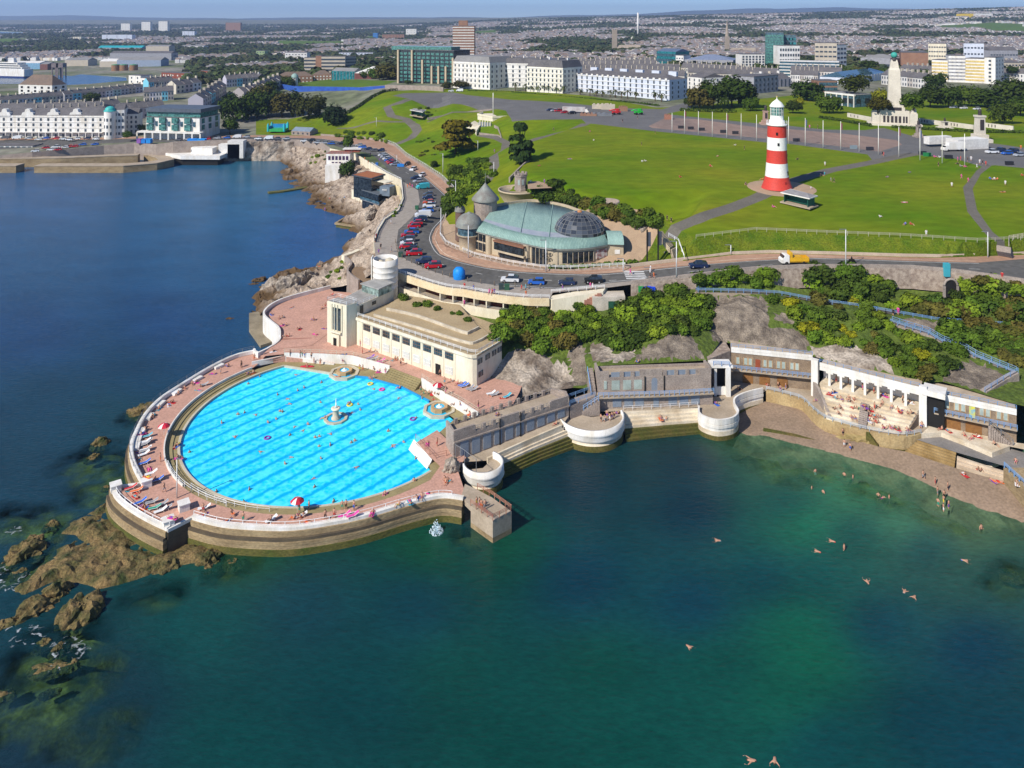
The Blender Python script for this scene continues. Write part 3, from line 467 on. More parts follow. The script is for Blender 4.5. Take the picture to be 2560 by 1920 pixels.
def pool_mat():
 m=bpy.data.materials.new('pool_water');nt,b=nodes(m);N,K_=nt.nodes,nt.links;g=N.new('ShaderNodeNewGeometry')
 mp=N.new('ShaderNodeMapping');mp.inputs['Rotation'].default_value=(0,0,math.radians(-50));K_.new(g.outputs['Position'],mp.inputs[0])
 wob=N.new('ShaderNodeTexNoise');wob.inputs['Scale'].default_value=.8;K_.new(g.outputs['Position'],wob.inputs['Vector'])
 sx=N.new('ShaderNodeSeparateXYZ');K_.new(mp.outputs[0],sx.inputs[0])
 def M(op,a,c):
  q=N.new('ShaderNodeMath');q.operation=op
  for i,v in Xi((a,c)):
   if isinstance(v,(int,float)):q.inputs[i].default_value=v
   else:K_.new(v,q.inputs[i])
  return q.outputs[0]
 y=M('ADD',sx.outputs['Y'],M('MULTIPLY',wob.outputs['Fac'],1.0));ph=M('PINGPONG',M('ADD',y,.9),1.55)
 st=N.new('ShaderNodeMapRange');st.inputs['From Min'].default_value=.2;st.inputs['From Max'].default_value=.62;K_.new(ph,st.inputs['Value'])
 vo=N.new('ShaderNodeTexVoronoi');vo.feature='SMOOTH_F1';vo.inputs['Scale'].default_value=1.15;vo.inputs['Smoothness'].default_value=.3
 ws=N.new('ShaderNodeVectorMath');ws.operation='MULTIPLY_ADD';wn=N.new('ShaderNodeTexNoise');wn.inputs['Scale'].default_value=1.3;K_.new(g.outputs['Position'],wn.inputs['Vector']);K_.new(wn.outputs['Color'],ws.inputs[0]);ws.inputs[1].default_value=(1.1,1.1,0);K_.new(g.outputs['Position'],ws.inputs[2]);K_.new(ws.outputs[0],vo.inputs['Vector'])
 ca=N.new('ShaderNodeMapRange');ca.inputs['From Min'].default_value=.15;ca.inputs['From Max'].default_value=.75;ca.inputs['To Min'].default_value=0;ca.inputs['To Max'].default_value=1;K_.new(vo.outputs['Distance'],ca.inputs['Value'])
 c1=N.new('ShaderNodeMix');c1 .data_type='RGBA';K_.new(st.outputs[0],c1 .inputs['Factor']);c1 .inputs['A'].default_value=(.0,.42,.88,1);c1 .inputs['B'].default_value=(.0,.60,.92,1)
 c2=N.new('ShaderNodeMix');c2 .data_type='RGBA';K_.new(M('MULTIPLY',M('MULTIPLY',ca.outputs[0],st.outputs[0]),.85),c2 .inputs['Factor']);K_.new(c1 .outputs['Result'],c2 .inputs['A']);c2 .inputs['B'].default_value=(.10,.82,.96,1)  # caustic light painted into the water colour as paler cells
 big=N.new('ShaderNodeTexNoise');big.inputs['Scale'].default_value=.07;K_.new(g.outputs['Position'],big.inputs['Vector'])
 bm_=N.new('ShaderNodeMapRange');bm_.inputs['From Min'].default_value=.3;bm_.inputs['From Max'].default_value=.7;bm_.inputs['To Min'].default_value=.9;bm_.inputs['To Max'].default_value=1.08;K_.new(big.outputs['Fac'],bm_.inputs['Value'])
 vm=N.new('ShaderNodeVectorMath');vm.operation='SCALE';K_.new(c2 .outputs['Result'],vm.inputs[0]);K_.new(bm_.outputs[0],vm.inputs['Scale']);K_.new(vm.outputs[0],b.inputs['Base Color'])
 b.inputs['Roughness'].default_value=.15;b.inputs['Specular IOR Level'].default_value=.25
 bp=N.new('ShaderNodeBump');bp.inputs['Distance'].default_value=.12;bp.inputs['Strength'].default_value=.5;K_.new(vo.outputs['Distance'],bp.inputs['Height']);K_.new(bp.outputs[0],b.inputs['Normal'])
 return m
M_POOL=pool_mat()
def flat(name,outer,z,m,holes=(),res=0,lift=None):
 V,E=[],[]
 for ring in[outer]+list(holes):
  o=len(V);V+=[Xa((p[0],p[1]))for p in ring];E+=[(o+i,o+(i+1)%len(ring))for i in Xj(len(ring))]
 vo,eo,fo,*_=delaunay_2d_cdt(V,E,[],0,1e-4);fs=[]
 for f in fo:
  cx=sum(vo[i].x for i in f)/3;cy=sum(vo[i].y for i in f)/3
  if inside(outer,cx,cy)and not any(inside(h,cx,cy)for h in holes):fs.append(f)
 mb=MB();mb.add([(v.x,v.y,z(v.x,v.y)if callable(z)else z)for v in vo],fs);return mb.Xb(name,m)
def arc(c,r,a0,a1,n):return[Xa((c[0]+r*math.cos(math.radians(a0+(a1-a0)*i/n)),c[1]+r*math.sin(math.radians(a0+(a1-a0)*i/n))))for i in Xj(n+1)]
def Xg(pts,n=4):
 out=[];P_=[Xa(p)for p in pts]
 for i in Xj(len(P_)-1):
  p0,p1,p2,p3=P_[max(0,i-1)],P_[i],P_[i+1],P_[min(len(P_)-1,i+2)]
  for j in Xj(n):
   t=j/n;out.append(.5*((2*p1)+(-p0+p2)*t+(2*p0-5*p1+4*p2-p3)*t*t+(-p0+3*p1-3*p2+p3)*t*t*t))
 return out+[P_[-1]]
def xy(pts):return[Xa((p[0],p[1]))for p in pts]
Xs=arc(LC,27.15,-40,-234,60)+[Xa(p)for p in((-37,162.2),(-30,158.6),(-23.4,156.0),(-16.7,151.6),(-11.1,145.3),(-13.9,139.9),(-17.6,135.5),(-14.2,129.5))]
Xs[61]=Xa((-37.0,163.6));Xs[62]=Xa((-31.5,162.6));Xs[63]=Xa((-23.4,158.4));Xs[64]=Xa((-16.7,152.3))
kind(flat('pool_water',Xs,ZW,M_POOL))
z_=lambda c,x,y,z:Xa(at(c,x,y,z)[:2])
up_wall=[z_('E3',758,128,ZU),z_('E3',1200,140,ZU),z_('E3',1610,165,ZU),z_('E3',1850,225,ZU),z_('E3',2085,292,ZU)]
up_wall2=[z_('B4',1700,226,ZU),z_('B4',1830,312,ZU),z_('B4',1900,348,ZU),z_('B4',1995,408,ZU)]
rim=arc(LC,29.8,-42,-221,60)
olive_out=rim+[z_('E3',770,205,ZO)]+[p+Xa((0,.1))for p in up_wall]+up_wall2+[z_('E2',1010,290,ZO),Xa((-9.5,143)),Xa((-10,131))]
pd=kind(flat('pool_terrace_pavement',olive_out,ZO,M_OLIVE,[Xs]))
mb=MB();mb.Xc(arc(LC,28.75,-44,-221,70),.75,ZO-.1,ZO+.17);mb.Xc(arc(LC,29.45,-44,-221,70),.7,ZO-.1,ZO+.34)
kind(mb.Xb('terrace_step_pavement',M_OLIVE))
mb=MB();mb.Xc(arc(LC,27.35,-40,-234,80),.45,ZW-1.2,ZO+.06);mb.Xc([Xs[60],Xs[61]],.4,ZW-1.2,ZO+.07);mb.mt(1).Xc(Xs[61:65],.35,ZW-1.2,ZO+.05)
kind(mb.Xb('pool_kerb',[M_COPE,mat('pool_edge_shade',(.02,.32,.62),.6)]))  # far kerb painted deep blue for the shadow along that edge
out_front=Xg([Xa(at('B4',x,y,4.7))for x,y in((1915,842),(1830,830),(1750,838),(1600,876),(1400,935),(1200,975),(1000,999),(800,994),(640,978),(497,940))],5)
out_left=Xg([Xa(at('B4',x,y,4.7))for x,y in((238,762),(205,700),(185,650),(177,600),(182,555),(200,510),(250,415),(330,330),(450,250),(600,160),(720,103),(825,78))],5)
terr=Xg([Xa(at('B4',x,y,4.7))for x,y in((80,783),(100,832),(150,880),(220,927),(300,970),(372,1002))],4)
outer=xy(out_front)+xy(terr[::-1])+xy(out_left)
east=[z_('B4',1660,562,ZD),z_('B4',1745,690,ZD),z_('E2',740,890,ZD)]
deck_out=outer+[rim[-1]+Xa((1.5,6.0)),rim[-1]+Xa((.3,.2))]+arc(LC,29.8,-221,-44,60)+[z_('E2',735,900,ZD),z_('E2',830,770,ZD),Xa((-17.5,136)),Xa((-14,140.4)),Xa((-8,131.5)),z_('E2',1010,800,ZD),z_('E2',1080,1010,ZD)]
o=kind(flat('pool_deck_pavement',deck_out,ZD,M_PINK))
mb=MB();mb.Xc(arc(LC,29.72,-130,-221,40),.22,ZO,ZD+.32);tag(mb.Xb('low_wall',Xk),'low white curved wall between pink deck and olive pool terrace','wall')
mb=MB();mb.Xc(arc(LC,29.72,-44,-130,40),.12,ZO,ZD+.004);kind(mb.Xb('deck_kerb',M_OLIVE))
sw=Xh('sea_wall','great curved stone sea wall with white coping holding up the round pool','sea wall')
def seaface(mb,ln,ztop,flip=1,z1=1.9):
 mb.mt(0).Xc(ln,.5,ztop-1.05,ztop-.25,off=.1*flip);mb.mt(3).Xc(ln,.5,ztop-1.45,ztop-1.05,off=.5*flip)
 mb.mt(0).Xc(ln,1.2,z1,ztop-1.45,off=.15*flip);mb.mt(0).Xc(ln,1.4,z1+.55,z1+1.0,off=.1*flip);mb.mt(1).Xc(ln,1.5,-1.5,z1,off=.1*flip)
Ms=[M_SWALL,M_SWLOW,Xk,mat('dark_wall_stone',(.07,.055,.04),.8,(.13,.10,.06),.4,.7)]  # near-black stone for the course under the coping and one terrace side
fr,te,le=xy(out_front),xy(terr),xy(out_left)
for i,(nm,ln)in Xi((('front_face',fr),('left_face',le))):
 mb=MB();seaface(mb,ln,4.5,1);mb.Xb(nm,Ms,sw)
side=[te[-1],fr[-1]];side2=[le[0],te[0]]
mb=MB();seaface(mb,te[::-1],4.5,1,1.7);mb.mt(3).Xc([te[-1],fr[-1]],.5,-1.5,4.1);mb.mt(0).Xc([le[0],te[0]],.5,-1.5,4.1);mb.Xb('terrace_face',Ms,sw)
mb=MB();mb.Xc(fr,.62,4.25,4.72,off=-.2);mb.Xc(le,.62,4.25,5.0,off=-.2);mb.Xc(te[::-1],.6,4.25,4.75,off=-.2);mb.Xc([te[-1],fr[-1]],.45,4.1,4.6);mb.Xc([te[0],le[0]],.45,4.1,4.6);mb.Xb('coping',Xk,sw)
for(c,x,y)in(('B4',103,800),('B4',262,775),('B4',458,898),('B4',378,985)):
 p=at(c,x,y,4.4);mb=MB();mb.box((p.x,p.y,4.55),(1.5,1.5,1.5),.6);mb.box((p.x,p.y,5.33),(1.7,1.7,.12),.6)
 if x==378:mb.box((p.x+.1,p.y-.3,2.7),(1.3,1.0,2.6),.6)
 mb.Xb('pillar',Xk,sw)
mb=MB()
for t in Xj(4,12):
 p=le[t*4+2];d=(LC-p).normalized();mb.box((p.x+d.x*1.0,p.y+d.y*1.0,4.45),(1.1,2.2,.5),math.atan2(d.y,d.x))
mb.Xb('bench_block',Xk,sw)
def Xd(name,pts,label,m=None,h=1.0,rails=2,step=2.0,r=.035,parent=None,group=None,zoff=0):
 mb=MB();pts=[Xa(p)for p in pts];L=[0]
 for a,b in zip(pts,pts[1:]):L.append(L[-1]+(b-a).length)
 def pos(t):
  for i in Xj(len(pts)-1):
   if t<=L[i+1]+1e-6:return pts[i].lerp(pts[i+1],(t-L[i])/max(1e-6,L[i+1]-L[i]))
  return pts[-1]
 n=max(1,round(L[-1]/step))
 for k_ in Xj(n+1):
  p=pos(L[-1]*k_/n);mb.box((p.x,p.y,p.z+h/2+zoff),(r*2.2,r*2.2,h))
 for j in Xj(rails):
  zz=h*(1-j*.42/(max(1,rails-1))*1.0)if rails>1 else h
  mb.tube([(p.x,p.y,p.z+zz+zoff)for p in pts],r,4)
 o=mb.Xb(name,m or M_RAIL,parent)
 return o if parent else tag(o,label,'railing',group)
V3=lambda pts,z:[Xa((p[0],p[1],z))for p in pts]
inn=lambda ln,d:[p+(LC-p).normalized()*d for p in ln]
Xd('railing',V3(inn(fr[3:],.5),ZD),'white tube railing along the front sea wall of the pool',h=1.05,r=.04,step=2.2)
Xd('railing',V3(inn(te,.45),ZD),'railing round the small sunbathing terrace at the pool corner',h=1.1,r=.04)
Xd('railing',V3(inn(le,-.1),5.0),'thin railing on the curved western sea wall of the pool',h=.8,r=.03,step=2.5,m=Xr)
Xd('railing',V3(arc(LC,29.6,-110,-145,16),ZD),'double handrail between the pink deck and the pool terrace steps',h=.95,r=.035)
Xd('railing',V3(arc(LC,28.9,-96,-128,16),ZO+.2),'white handrail on the pool terrace steps at the front',h=.9,r=.03)
uc=up_wall+up_wall2[:0]+[z_('E3',2085,292,ZU),z_('B4',1700,226,ZU)]+up_wall2+[z_('D1',2212,1090,ZU),Xa((1.5,152.5)),Xa((3,160)),Xa((-6,164)),Xa((-36,176)),Xa((-38,182)),Xa((-46,184)),z_('D1',480,560,ZU),z_('D1',210,580,ZU),z_('D1',60,650,ZU),z_('E3',520,150,ZU)]
kind(flat('court_pavement',uc,ZU,M_PINK))
mb=MB();mb.Xc(up_wall,.3,ZO,ZU+.35);tag(mb.Xb('retaining_wall',Xk),'white retaining wall behind the far side of the pool','wall')
mb=MB();mb.Xc(up_wall2,.3,ZO,ZU+.35);tag(mb.Xb('retaining_wall',Xk),'white retaining wall beside the right hand octagonal fountain','wall')
Xd('railing',V3(up_wall,ZU+.3),'pale railing on the white wall behind the pool',h=.9,r=.035,m=M_COPE);Xd('railing',V3(up_wall2,ZU+.3),'rail on the white wall by the right fountain',h=.9,r=.035,m=M_COPE)
a,b_,c_=z_('E3',350,290,ZO),z_('E3',772,205,ZO),z_('E3',1385,262,ZO)
mb=MB();mb.Xc([a,b_],.25,ZO,4.9);mb.Xc([b_,c_],.25,ZO,[4.9,3.95]);tag(mb.Xb('ramp_wall',Xk),'white ramp wall at the north west corner of the pool','wall')
mb=MB();mb.Xe([a+Xa((.1,.2)),b_+Xa((.2,.3)),z_('E3',770,150,5),z_('E3',380,215,4.6)],ZO,[4.5,4.85,5.1,4.6]);mb.Xe([b_+Xa((.2,.2)),c_+Xa((0,.2)),z_('E3',1390,215,4),z_('E3',780,160,4.9)],ZO-.1,[4.8,3.75,3.75,4.8]);kind(mb.Xb('ramp_pavement',M_PINK))
kind(flat('apron_pavement',[rim[-1]+Xa((.2,.1)),rim[-1]+Xa((1.3,5.6)),le[-1],z_('D1',60,660,5),z_('E3',520,150,ZU),z_('E3',770,150,5),z_('E3',380,225,4.6)],lambda x,y:4.24+max(0,min(1,(y-168)/8))*.95,M_PINK))
mb=MB();s0,s1=up_wall[-1],up_wall2[0];dn=Xa((s1-s0)).normalized();nn=Xa((dn.y,-dn.x))
for i in Xj(6):mb.Xe([s0+nn*(2.2-i*.42),s1+nn*(2.2-i*.42),s1-nn*.3,s0-nn*.3],ZO-.1,ZO+.26*(i+1))
tag(mb.Xb('wide_steps',M_OLIVE),'wide mossy concrete steps from the court down to the pool','steps')
j=[z_('B4',1660,560,ZD),z_('B4',1790,690,ZD),z_('B4',1740,700,3.3),z_('B4',1650,598,3.3)]
mb=MB();mb.Xe([Xa((-17.9,137.2)),Xa((-13.9,130.8)),Xa((-14.7,129.4)),Xa((-18.7,135.4))],ZW-1,[4.25,4.25,3.3,3.3]);tag(mb.Xb('sloping_block',Xk),'white sloping block jutting into the pool at its right side','block')
Xd('railing',[Xa((-17.6,137.3,ZD)),Xa((-13.6,131,ZD)),Xa((-11.5,132,ZD))],'rail above the white sloping pool block',m=M_RUST,h=.95)
def oct_(r,n=8,a=.3927):return[Xa((r*math.cos(a+6.28318*i/n),r*math.sin(a+6.28318*i/n)))for i in Xj(n)]
def ringmesh(mb,ro,ri,z0,z1,n=8):
 o,i_=oct_(ro,n),oct_(ri,n);vs=[]
 for k_ in Xj(n):vs+=[(*o[k_],z0),(*o[k_],z1),(*i_[k_],z1),(*i_[k_],z0)]
 fs=[]
 for k_ in Xj(n):
  a_,b2=4*k_,4*((k_+1)%n);fs+=[(a_,b2,b2+1,a_+1),(a_+1,b2+1,b2+2,a_+2),(a_+2,b2+2,b2+3,a_+3)]
 mb.add(vs,fs)
M_FOAM=mat('white_water',(.85,.9,.92),.5,(.55,.78,.9),2,.7);M_FW=mat('fountain_water',(.01,.40,.68),.2,(.03,.52,.76),1.2,.7)
p=at('E3',1405,945,ZW);f=Xh('fountain','tall stone column fountain spouting a jet in the middle of the pool','fountain',(p.x,p.y,ZW))
mb=MB();ringmesh(mb,2.3,1.75,-1.2,.32,10);mb.Xb('basin',M_COPE,f);mb=MB();mb.Xe(oct_(1.8,10),.05,.12);mb.Xb('basin_water',M_FW,f)
mb=MB();mb.Xf([(.85,0),(.85,.35),(.62,.55),(.55,1.5),(.62,1.75)],n=16);mb.Xb('column',M_COPE,f)
mb=MB();mb.Xf([(.5,1.72),(.85,1.95),(.9,2.2),(.6,2.3),(.35,2.2)],n=16);mb.Xb('bowl',Xn,f)
mb=MB()
mb.tube([(0,0,2.2),(.03,0,2.9),(.02,.03,3.6),(.05,0,4.1)],[.22,.13,.09,.03],6)
mb.Xb('water_jet',M_FOAM,f)
for c,x,y,lab in(('E3',1513,352,'octagonal tiered fountain basin on the far left rim of the pool'),('E2',822,172,'octagonal tiered fountain basin on the right rim of the pool by the wall')):
 p=at(c,x,y,ZW+.5);f=Xh('octagonal_fountain',lab,'fountain',(p.x,p.y,ZW),0,'octagonal fountains')
 mb=MB();ringmesh(mb,3.35,2.7,-1.2,.55);mb.Xb('outer_rim',M_COPE,f);mb=MB();mb.Xe(oct_(2.75),.2,.3);mb.Xb('basin_water',M_FW,f)
 mb=MB();ringmesh(mb,1.75,1.1,.2,1.05);mb.Xb('upper_rim',mat('tan_rim',(.55,.36,.18),.8),f);mb=MB();mb.Xe(oct_(1.15),.6,.92);mb.Xb('upper_water',M_FW,f)
 mb=MB()
 mb.Xf([(.75,.85),(.55,1.0),(.3,1.1),(.12,1.4),(0,1.45)],n=9,smooth=False)
 mb.Xb('bubbling_spout',M_FOAM,f)
ut=[z_('B1',640,1250,5.4),z_('B1',300,1340,5.4),z_('B1',150,1400,5.4),z_('B1',75,1465,5.4),z_('B1',75,1510,5.4),z_('B1',130,1560,5.4),z_('B1',200,1620,5.4),z_('B1',205,1690,5.4)]
ut=Xg([Xa((*p,0))for p in ut],4);utx=xy(ut)
kind(flat('sun_terrace_pavement',utx+[z_('D1',60,640,ZU),z_('D1',215,590,5.4),z_('D1',480,565,5.4),z_('D1',610,470,5.4),Xa((-36,180)),Xa((-35,207)),Xa((-50,210)),z_('B1',660,1262,5.4)],5.36,M_PINK))
mb=MB();w_=utx+[z_('D1',160,560,ZU),z_('D1',20,640,5),le[-1]];w_=xy(Xg([Xa((*p,0))for p in w_],2));n=len(w_);mb.Xc(w_,.45,[0]*n,[6.35 if i<n*.72 else 6.35-1.1*(i-n*.72)/(n*.28)for i in Xj(n)]);tag(mb.Xb('curving_wall',Xk),'white S shaped parapet wall sweeping round the upper sun terrace','wall')
mb=MB()
for i in Xj(5):mb.Xe([z_('D1',215,585-i*16,5.3),z_('D1',480,570-i*16,5.3),z_('D1',480,500,5.3),z_('D1',235,505,5.3)],5.2,5.32+.012*(i))
kind(mb.Xb('terrace_steps_pavement',mat('red_step',(.42,.2,.14),.9)))
mb=MB();mb.Xe([z_('B1',-60,1460,1.6),z_('B1',60,1440,1.6),z_('B1',70,1600,1.6),z_('B1',190,1690,1.6),z_('B1',40,1740,1.6),z_('B1',-60,1600,1.6)],-1.5,1.6);tag(mb.Xb('concrete_landing',mat('stained_concrete',(.30,.25,.17),.9,(.16,.13,.08),.3,.7)),'low stained concrete landing outside the curving terrace wall','landing')
bp_=Xh('bathing_pavilion','long cream art deco bathing pavilion with flat terraced roof and stair tower','building')
A0_,B0_=Xa((-36.1,175)),Xa((-9.0,155.3));dv=(B0_-A0_).normalized();nv=Xa((dv.y,-dv.x));ZT=11.7
cn=[B0_+dv*0,B0_+dv*.9+nv*(-.25),B0_+dv*1.5-nv*.9,Xa((-2.2,162.2))]
foot=[A0_]+cn+[Xa((-4,171)),Xa((-14,180)),Xa((-27.5,186.5)),Xa((-33,181))]
mb=MB();mb.Xe(foot,4.8,ZT-.25);mb.Xb('wall',Xn,bp_)
mb=MB();mb.Xe([p+(Xa((-20,170))-p).normalized()*-.25 for p in foot],ZT-.25,ZT);mb.Xb('roof',[M_ROOFG],bp_)
mb=MB();mb.Xc([A0_+nv*.2]+[c+nv*.2 for c in cn],.3,ZT-.5,ZT+.12);mb.Xb('parapet',Xn,bp_)
L_=(B0_-A0_).length;az=math.atan2(dv.y,dv.x)
def facade(t,z,w,h,nm,m,d=.12,parent=None,bars=0,barm=None,off=.0):
 c=A0_+dv*(t*L_)+nv*(.03+off);mb=MB();mb.box((c.x,c.y,z),(w,d,h),az)
 if bars:
  mb.mt(1)
  for i in Xj(1,bars):q=c+dv*(-w/2+w*i/bars)+nv*.06;mb.box((q.x,q.y,z),(.07,.08,h),az)
  for s_ in(-1,0,1):q=c+nv*.06;mb.box((q.x,q.y,z+s_*h/2),(w,.09,.09),az)
 return mb.Xb(nm,[m,barm or Xk],bp_)
for i in Xj(9):facade(.10+i*.093,10.15,2.25,1.35,'window',M_GLASS,bars=4,barm=mat('bronze_frame',(.22,.13,.09),.6))
M_LAT=mat('pale_lattice',(.62,.62,.56),.8,(.5,.5,.45),1)
for i in Xj(9):
 if i!=7:facade(.10+i*.093,7.1,2.1,1.5,'lattice_panel',M_LAT,bars=4)
facade(.10+7*.093,6.4,1.4,2.3,'door',Xp);facade(.135,9.85,.1,.1,'lamp',Xp)
for i in Xj(10):facade(.055+i*.093,8.6,.12,6.2,'pilaster',Xn,d=.14)
e0,e1=cn[2],cn[3];ed=(e1-e0).normalized();en=Xa((ed.y,-ed.x));ea=math.atan2(ed.y,ed.x)
for t,z in((.12,10.1),(.42,10.1),(.68,10.1),(.9,10.1),(.15,7.4)):
 c=e0+ed*(t*(e1-e0).length)+en*.03;mb=MB();mb.box((c.x,c.y,z),(1.5,.12,1.1),ea);mb.mt(1).box((c.x,c.y,z),(.06,.16,1.1),ea);mb.Xb('window',[M_GLASS,Xk],bp_)
def tier(pts,z0,z1,nm):
 ln=xy(Xg([Xa((*p,0))for p in pts],3));back=[Xa((-26,186.8))]
 mb=MB();mb.Xc(ln,.35,z0,z1+.22);mb.Xb('tier_kerb',mat('stone_kerb',(.60,.54,.42),.9,(.42,.36,.27),.6),bp_)
 mb=MB();mb.Xe(ln+[Xa((-13,182)),Xa((-28,188))],z0,z1);mb.Xb('tier',M_ROOFG,bp_)
tier([z_('D1',1020,300,12),z_('D1',1400,410,12),z_('D1',1790,530,12),z_('D1',1900,535,12),z_('D1',2020,470,12)],ZT-.1,ZT+.3,1)
tier([z_('D1',1130,240,12.6),z_('D1',1400,300,12.6),z_('D1',1780,435,12.6),z_('D1',1850,435,12.6),z_('D1',1925,400,12.6)],ZT+.2,ZT+.7,2)
ro=[A0_+nv*-.2,A0_.lerp(B0_,.5)-nv*.2]+[c-nv*.3 for c in cn]
Xd('roof_railing',V3(ro,ZT+.1),'',h=.95,r=.035,step=1.8,parent=bp_,rails=3)
T4=[Xa((-43.4,176.6)),Xa((-38.2,173.6)),Xa((-36.2,175.5)),Xa((-41.4,178.9))]
mb=MB();mb.Xe(T4,4.8,15.0);mb.Xb('stair_tower',Xn,bp_)
ann=[Xa((-41.3,178.95)),Xa((-36.15,175.55)),Xa((-29.3,186)),Xa((-36,190))];mb=MB();mb.Xe(ann,4.8,14.2);mb.Xb('rear_wing',Xn,bp_)
mb=MB();mb.Xe([p*.93+Xa((-39.8,176.2))*.07 for p in T4],15.0,15.08);mb.Xe([p*.95+Xa((-35.7,182.6))*.05 for p in ann],14.2,14.27);mb.Xb('tower_roof',mat('grey_roof',(.36,.34,.31),.9),bp_)
td=(T4[1]-T4[0]).normalized();tn=Xa((td.y,-td.x));ta=math.atan2(td.y,td.x)
for t,w_2 in((.34,.3),(.46,.45),(.64,.75)):
 c=T4[0]+td*(t*6.0)+tn*.02;mb=MB();mb.box((c.x,c.y,11.3),(w_2,.15,5.2),ta);mb.Xb('tower_window',M_GLASS,bp_)
mb=MB();c=T4[0]+td*2.9+tn*.25
mb.box((c.x,c.y,8.35),(3.4,.7,.35),ta);c=T4[0]+td*2.9+tn*.2;mb.box((c.x,c.y,6.4),(2.4,.6,2.8),ta);mb.Xb('porch',Xn,bp_)
c=T4[0]+td*2.9+tn*.48;mb=MB();mb.box((c.x,c.y,6.0),(1.0,.12,2.1),ta);mb.Xb('door',Xp,bp_)
for t in(.26,.4,.55,.78):c=T4[0]+td*(t*6)+tn*.1;mb=MB();mb.box((c.x,c.y,11.6),(.14,.25,6.2),ta);mb.Xb('fin',Xn,bp_)
sd2=(ann[2]-ann[1]).normalized();sn=Xa((sd2 .y,-sd2 .x));sa=math.atan2(sd2 .y,sd2 .x)
for t,z,w_2,h_ in((1.4,12.9,1.1,1.9),(5.6,13.2,1.3,.8)):c=ann[1]+sd2*t+sn*.03;mb=MB();mb.box((c.x,c.y,z),(w_2,.14,h_),sa);mb.Xb('side_window',M_GLASS,bp_)
Xd('tower_railing',V3(T4+[T4[0]],15.0),'',h=.9,r=.03,parent=bp_);Xd('tower_railing',V3([ann[1],ann[2]],14.2),'',h=.9,r=.03,parent=bp_)
gp_=[z_('B1',900,1205,16.2),z_('B1',1060,1255,16.2),z_('B1',1185,1200,16.2),z_('B1',1030,1165,16.2)]
gc=sum(gp_,Xa((0,0)))/4
mb=MB();mb.Xe([p*.9+gc*.1 for p in gp_],14.2,16.0);mb.Xb('glazed_lobby',glass('lobby_glass',(.20,.27,.24)),bp_);mb=MB();mb.Xe(gp_,16.0,16.25);mb.Xb('lobby_roof',mat('lobby_roof',(.38,.37,.34),.8),bp_)
rt=Xh('round_tower','white ribbed round tower at the bend of the promenade above the pavilion','tower',(-32.2,191.3,0))
mb=MB();mb.Xf([(3.15,10),(3.15,13.3),(3.2,13.35),(3.15,13.4),(3.15,14.7),(3.2,14.75),(3.15,14.8),(3.15,16.1),(3.2,16.15),(3.15,16.2),(3.15,17.5),(3.2,17.55),(3.15,17.6),(3.15,18.9),(3.2,18.95),(3.15,19.0),(3.15,20.5),(2.9,20.5),(2.9,19.3)],n=40,caps=False);mb.Xb('drum',Xk,rt)
mb=MB();mb.Xf([(2.9,19.35),(0,19.3)],n=30,caps=False);mb.Xb('floor',Xr,rt);mb=MB();mb.box((-3.4,.3,17.2),(.25,2.2,7.2));mb.Xb('side_fin',Xk,rt)
mb=MB();mb.Xf([(1.1,19.4),(1.1,20.0),(.5,20.35),(0,20.35)],(1.0,.3,0),14);mb.Xf([(.6,19.4),(.6,20.1),(0,20.1)],(-1,-.5,0),12);mb.Xb('plant_vent',M_COPE,rt)
# ---- promenade edge, cliff, beach buildings
Xl=mat('grey_stone',(.36,.30,.25),.95,(.24,.195,.165),.5,.7,bump=.06,bscale=2,fine=.25)
M_BRST=mat('brown_stone',(.30,.22,.145),.95,(.18,.13,.09),.8,.7,bump=.06,bscale=2.2,fine=.25)
M_RUBB=mat('rubble_wall',(.42,.34,.27),.95,(.22,.165,.13),1.1,.5,bump=.08,bscale=2.5,fine=.3)
Xv=mat('worn_white_terrace',(.72,.64,.50),.85,(.47,.37,.24),.35,.6,fine=.12)
Xu=mat('terrace_concrete',(.43,.35,.26),.9,(.31,.245,.17),.3,.7,fine=.12)
M_PANEL=mat('blue_grey_panel',(.17,.21,.27),.7,(.24,.27,.30),.5);M_PANELG=mat('pale_green_panel',(.40,.47,.42),.7);M_WOOD=mat('brown_door',(.25,.12,.035),.7,(.18,.08,.025),2)
M_WEED=mat('green_weed_step',(.14,.10,.03),.85,(.05,.07,.008),.35,.7,fine=.3)
def lineZ(ln,dz,off=0):
 out=[]
 for i,p in Xi(ln):
  a=ln[max(0,i-1)];b=ln[min(len(ln)-1,i+1)];d=Xa((b.x-a.x,b.y-a.y)).normalized();out.append(Xa((p.x+d.y*off,p.y-d.x*off,p.z+dz)))
 return out
zs=lambda ln,d=0:[p.z+d for p in ln]
def under(nm,ln,label,m,drop,top=.0,w=.5):
 mb=MB();mb.Xc(ln,w,zs(ln,-drop),zs(ln,top));return tag(mb.Xb(nm,m),label,'wall')
under('quay_wall',K_west[:8],'long stone quay wall below the western car park',Xl,9,.6)
under('cliff_wall',K_west[7:13],'stone retaining wall below the road above the small cove',Xl,6,.8)
mb=MB();ln=K_west[12:22];mb.Xc(ln,.45,zs(ln,-4.5),zs(ln,.5));o=tag(mb.Xb('promenade_wall',Xn),'cream curved promenade wall with railing above the rocks','wall')
Xd('rail',lineZ(ln[2:],.5),'',m=M_RAIL,h=.75,r=.04,step=2.5,parent=o,rails=3)
edge=Xg([Xa(p)for p in K_west[23:]],4)
ar=Xh('promenade_arcade','long curved cream arcade of open shelters under the promenade deck','arcade')
bk=lineZ(edge,0,-3.2)
mb=MB();mb.Xc(edge,.5,zs(edge,-1.5),zs(edge,.25),off=.1);mb.Xb('fascia',mat('stained_cream',(.72,.62,.42),.85,(.62,.47,.27),.5,.7),ar)
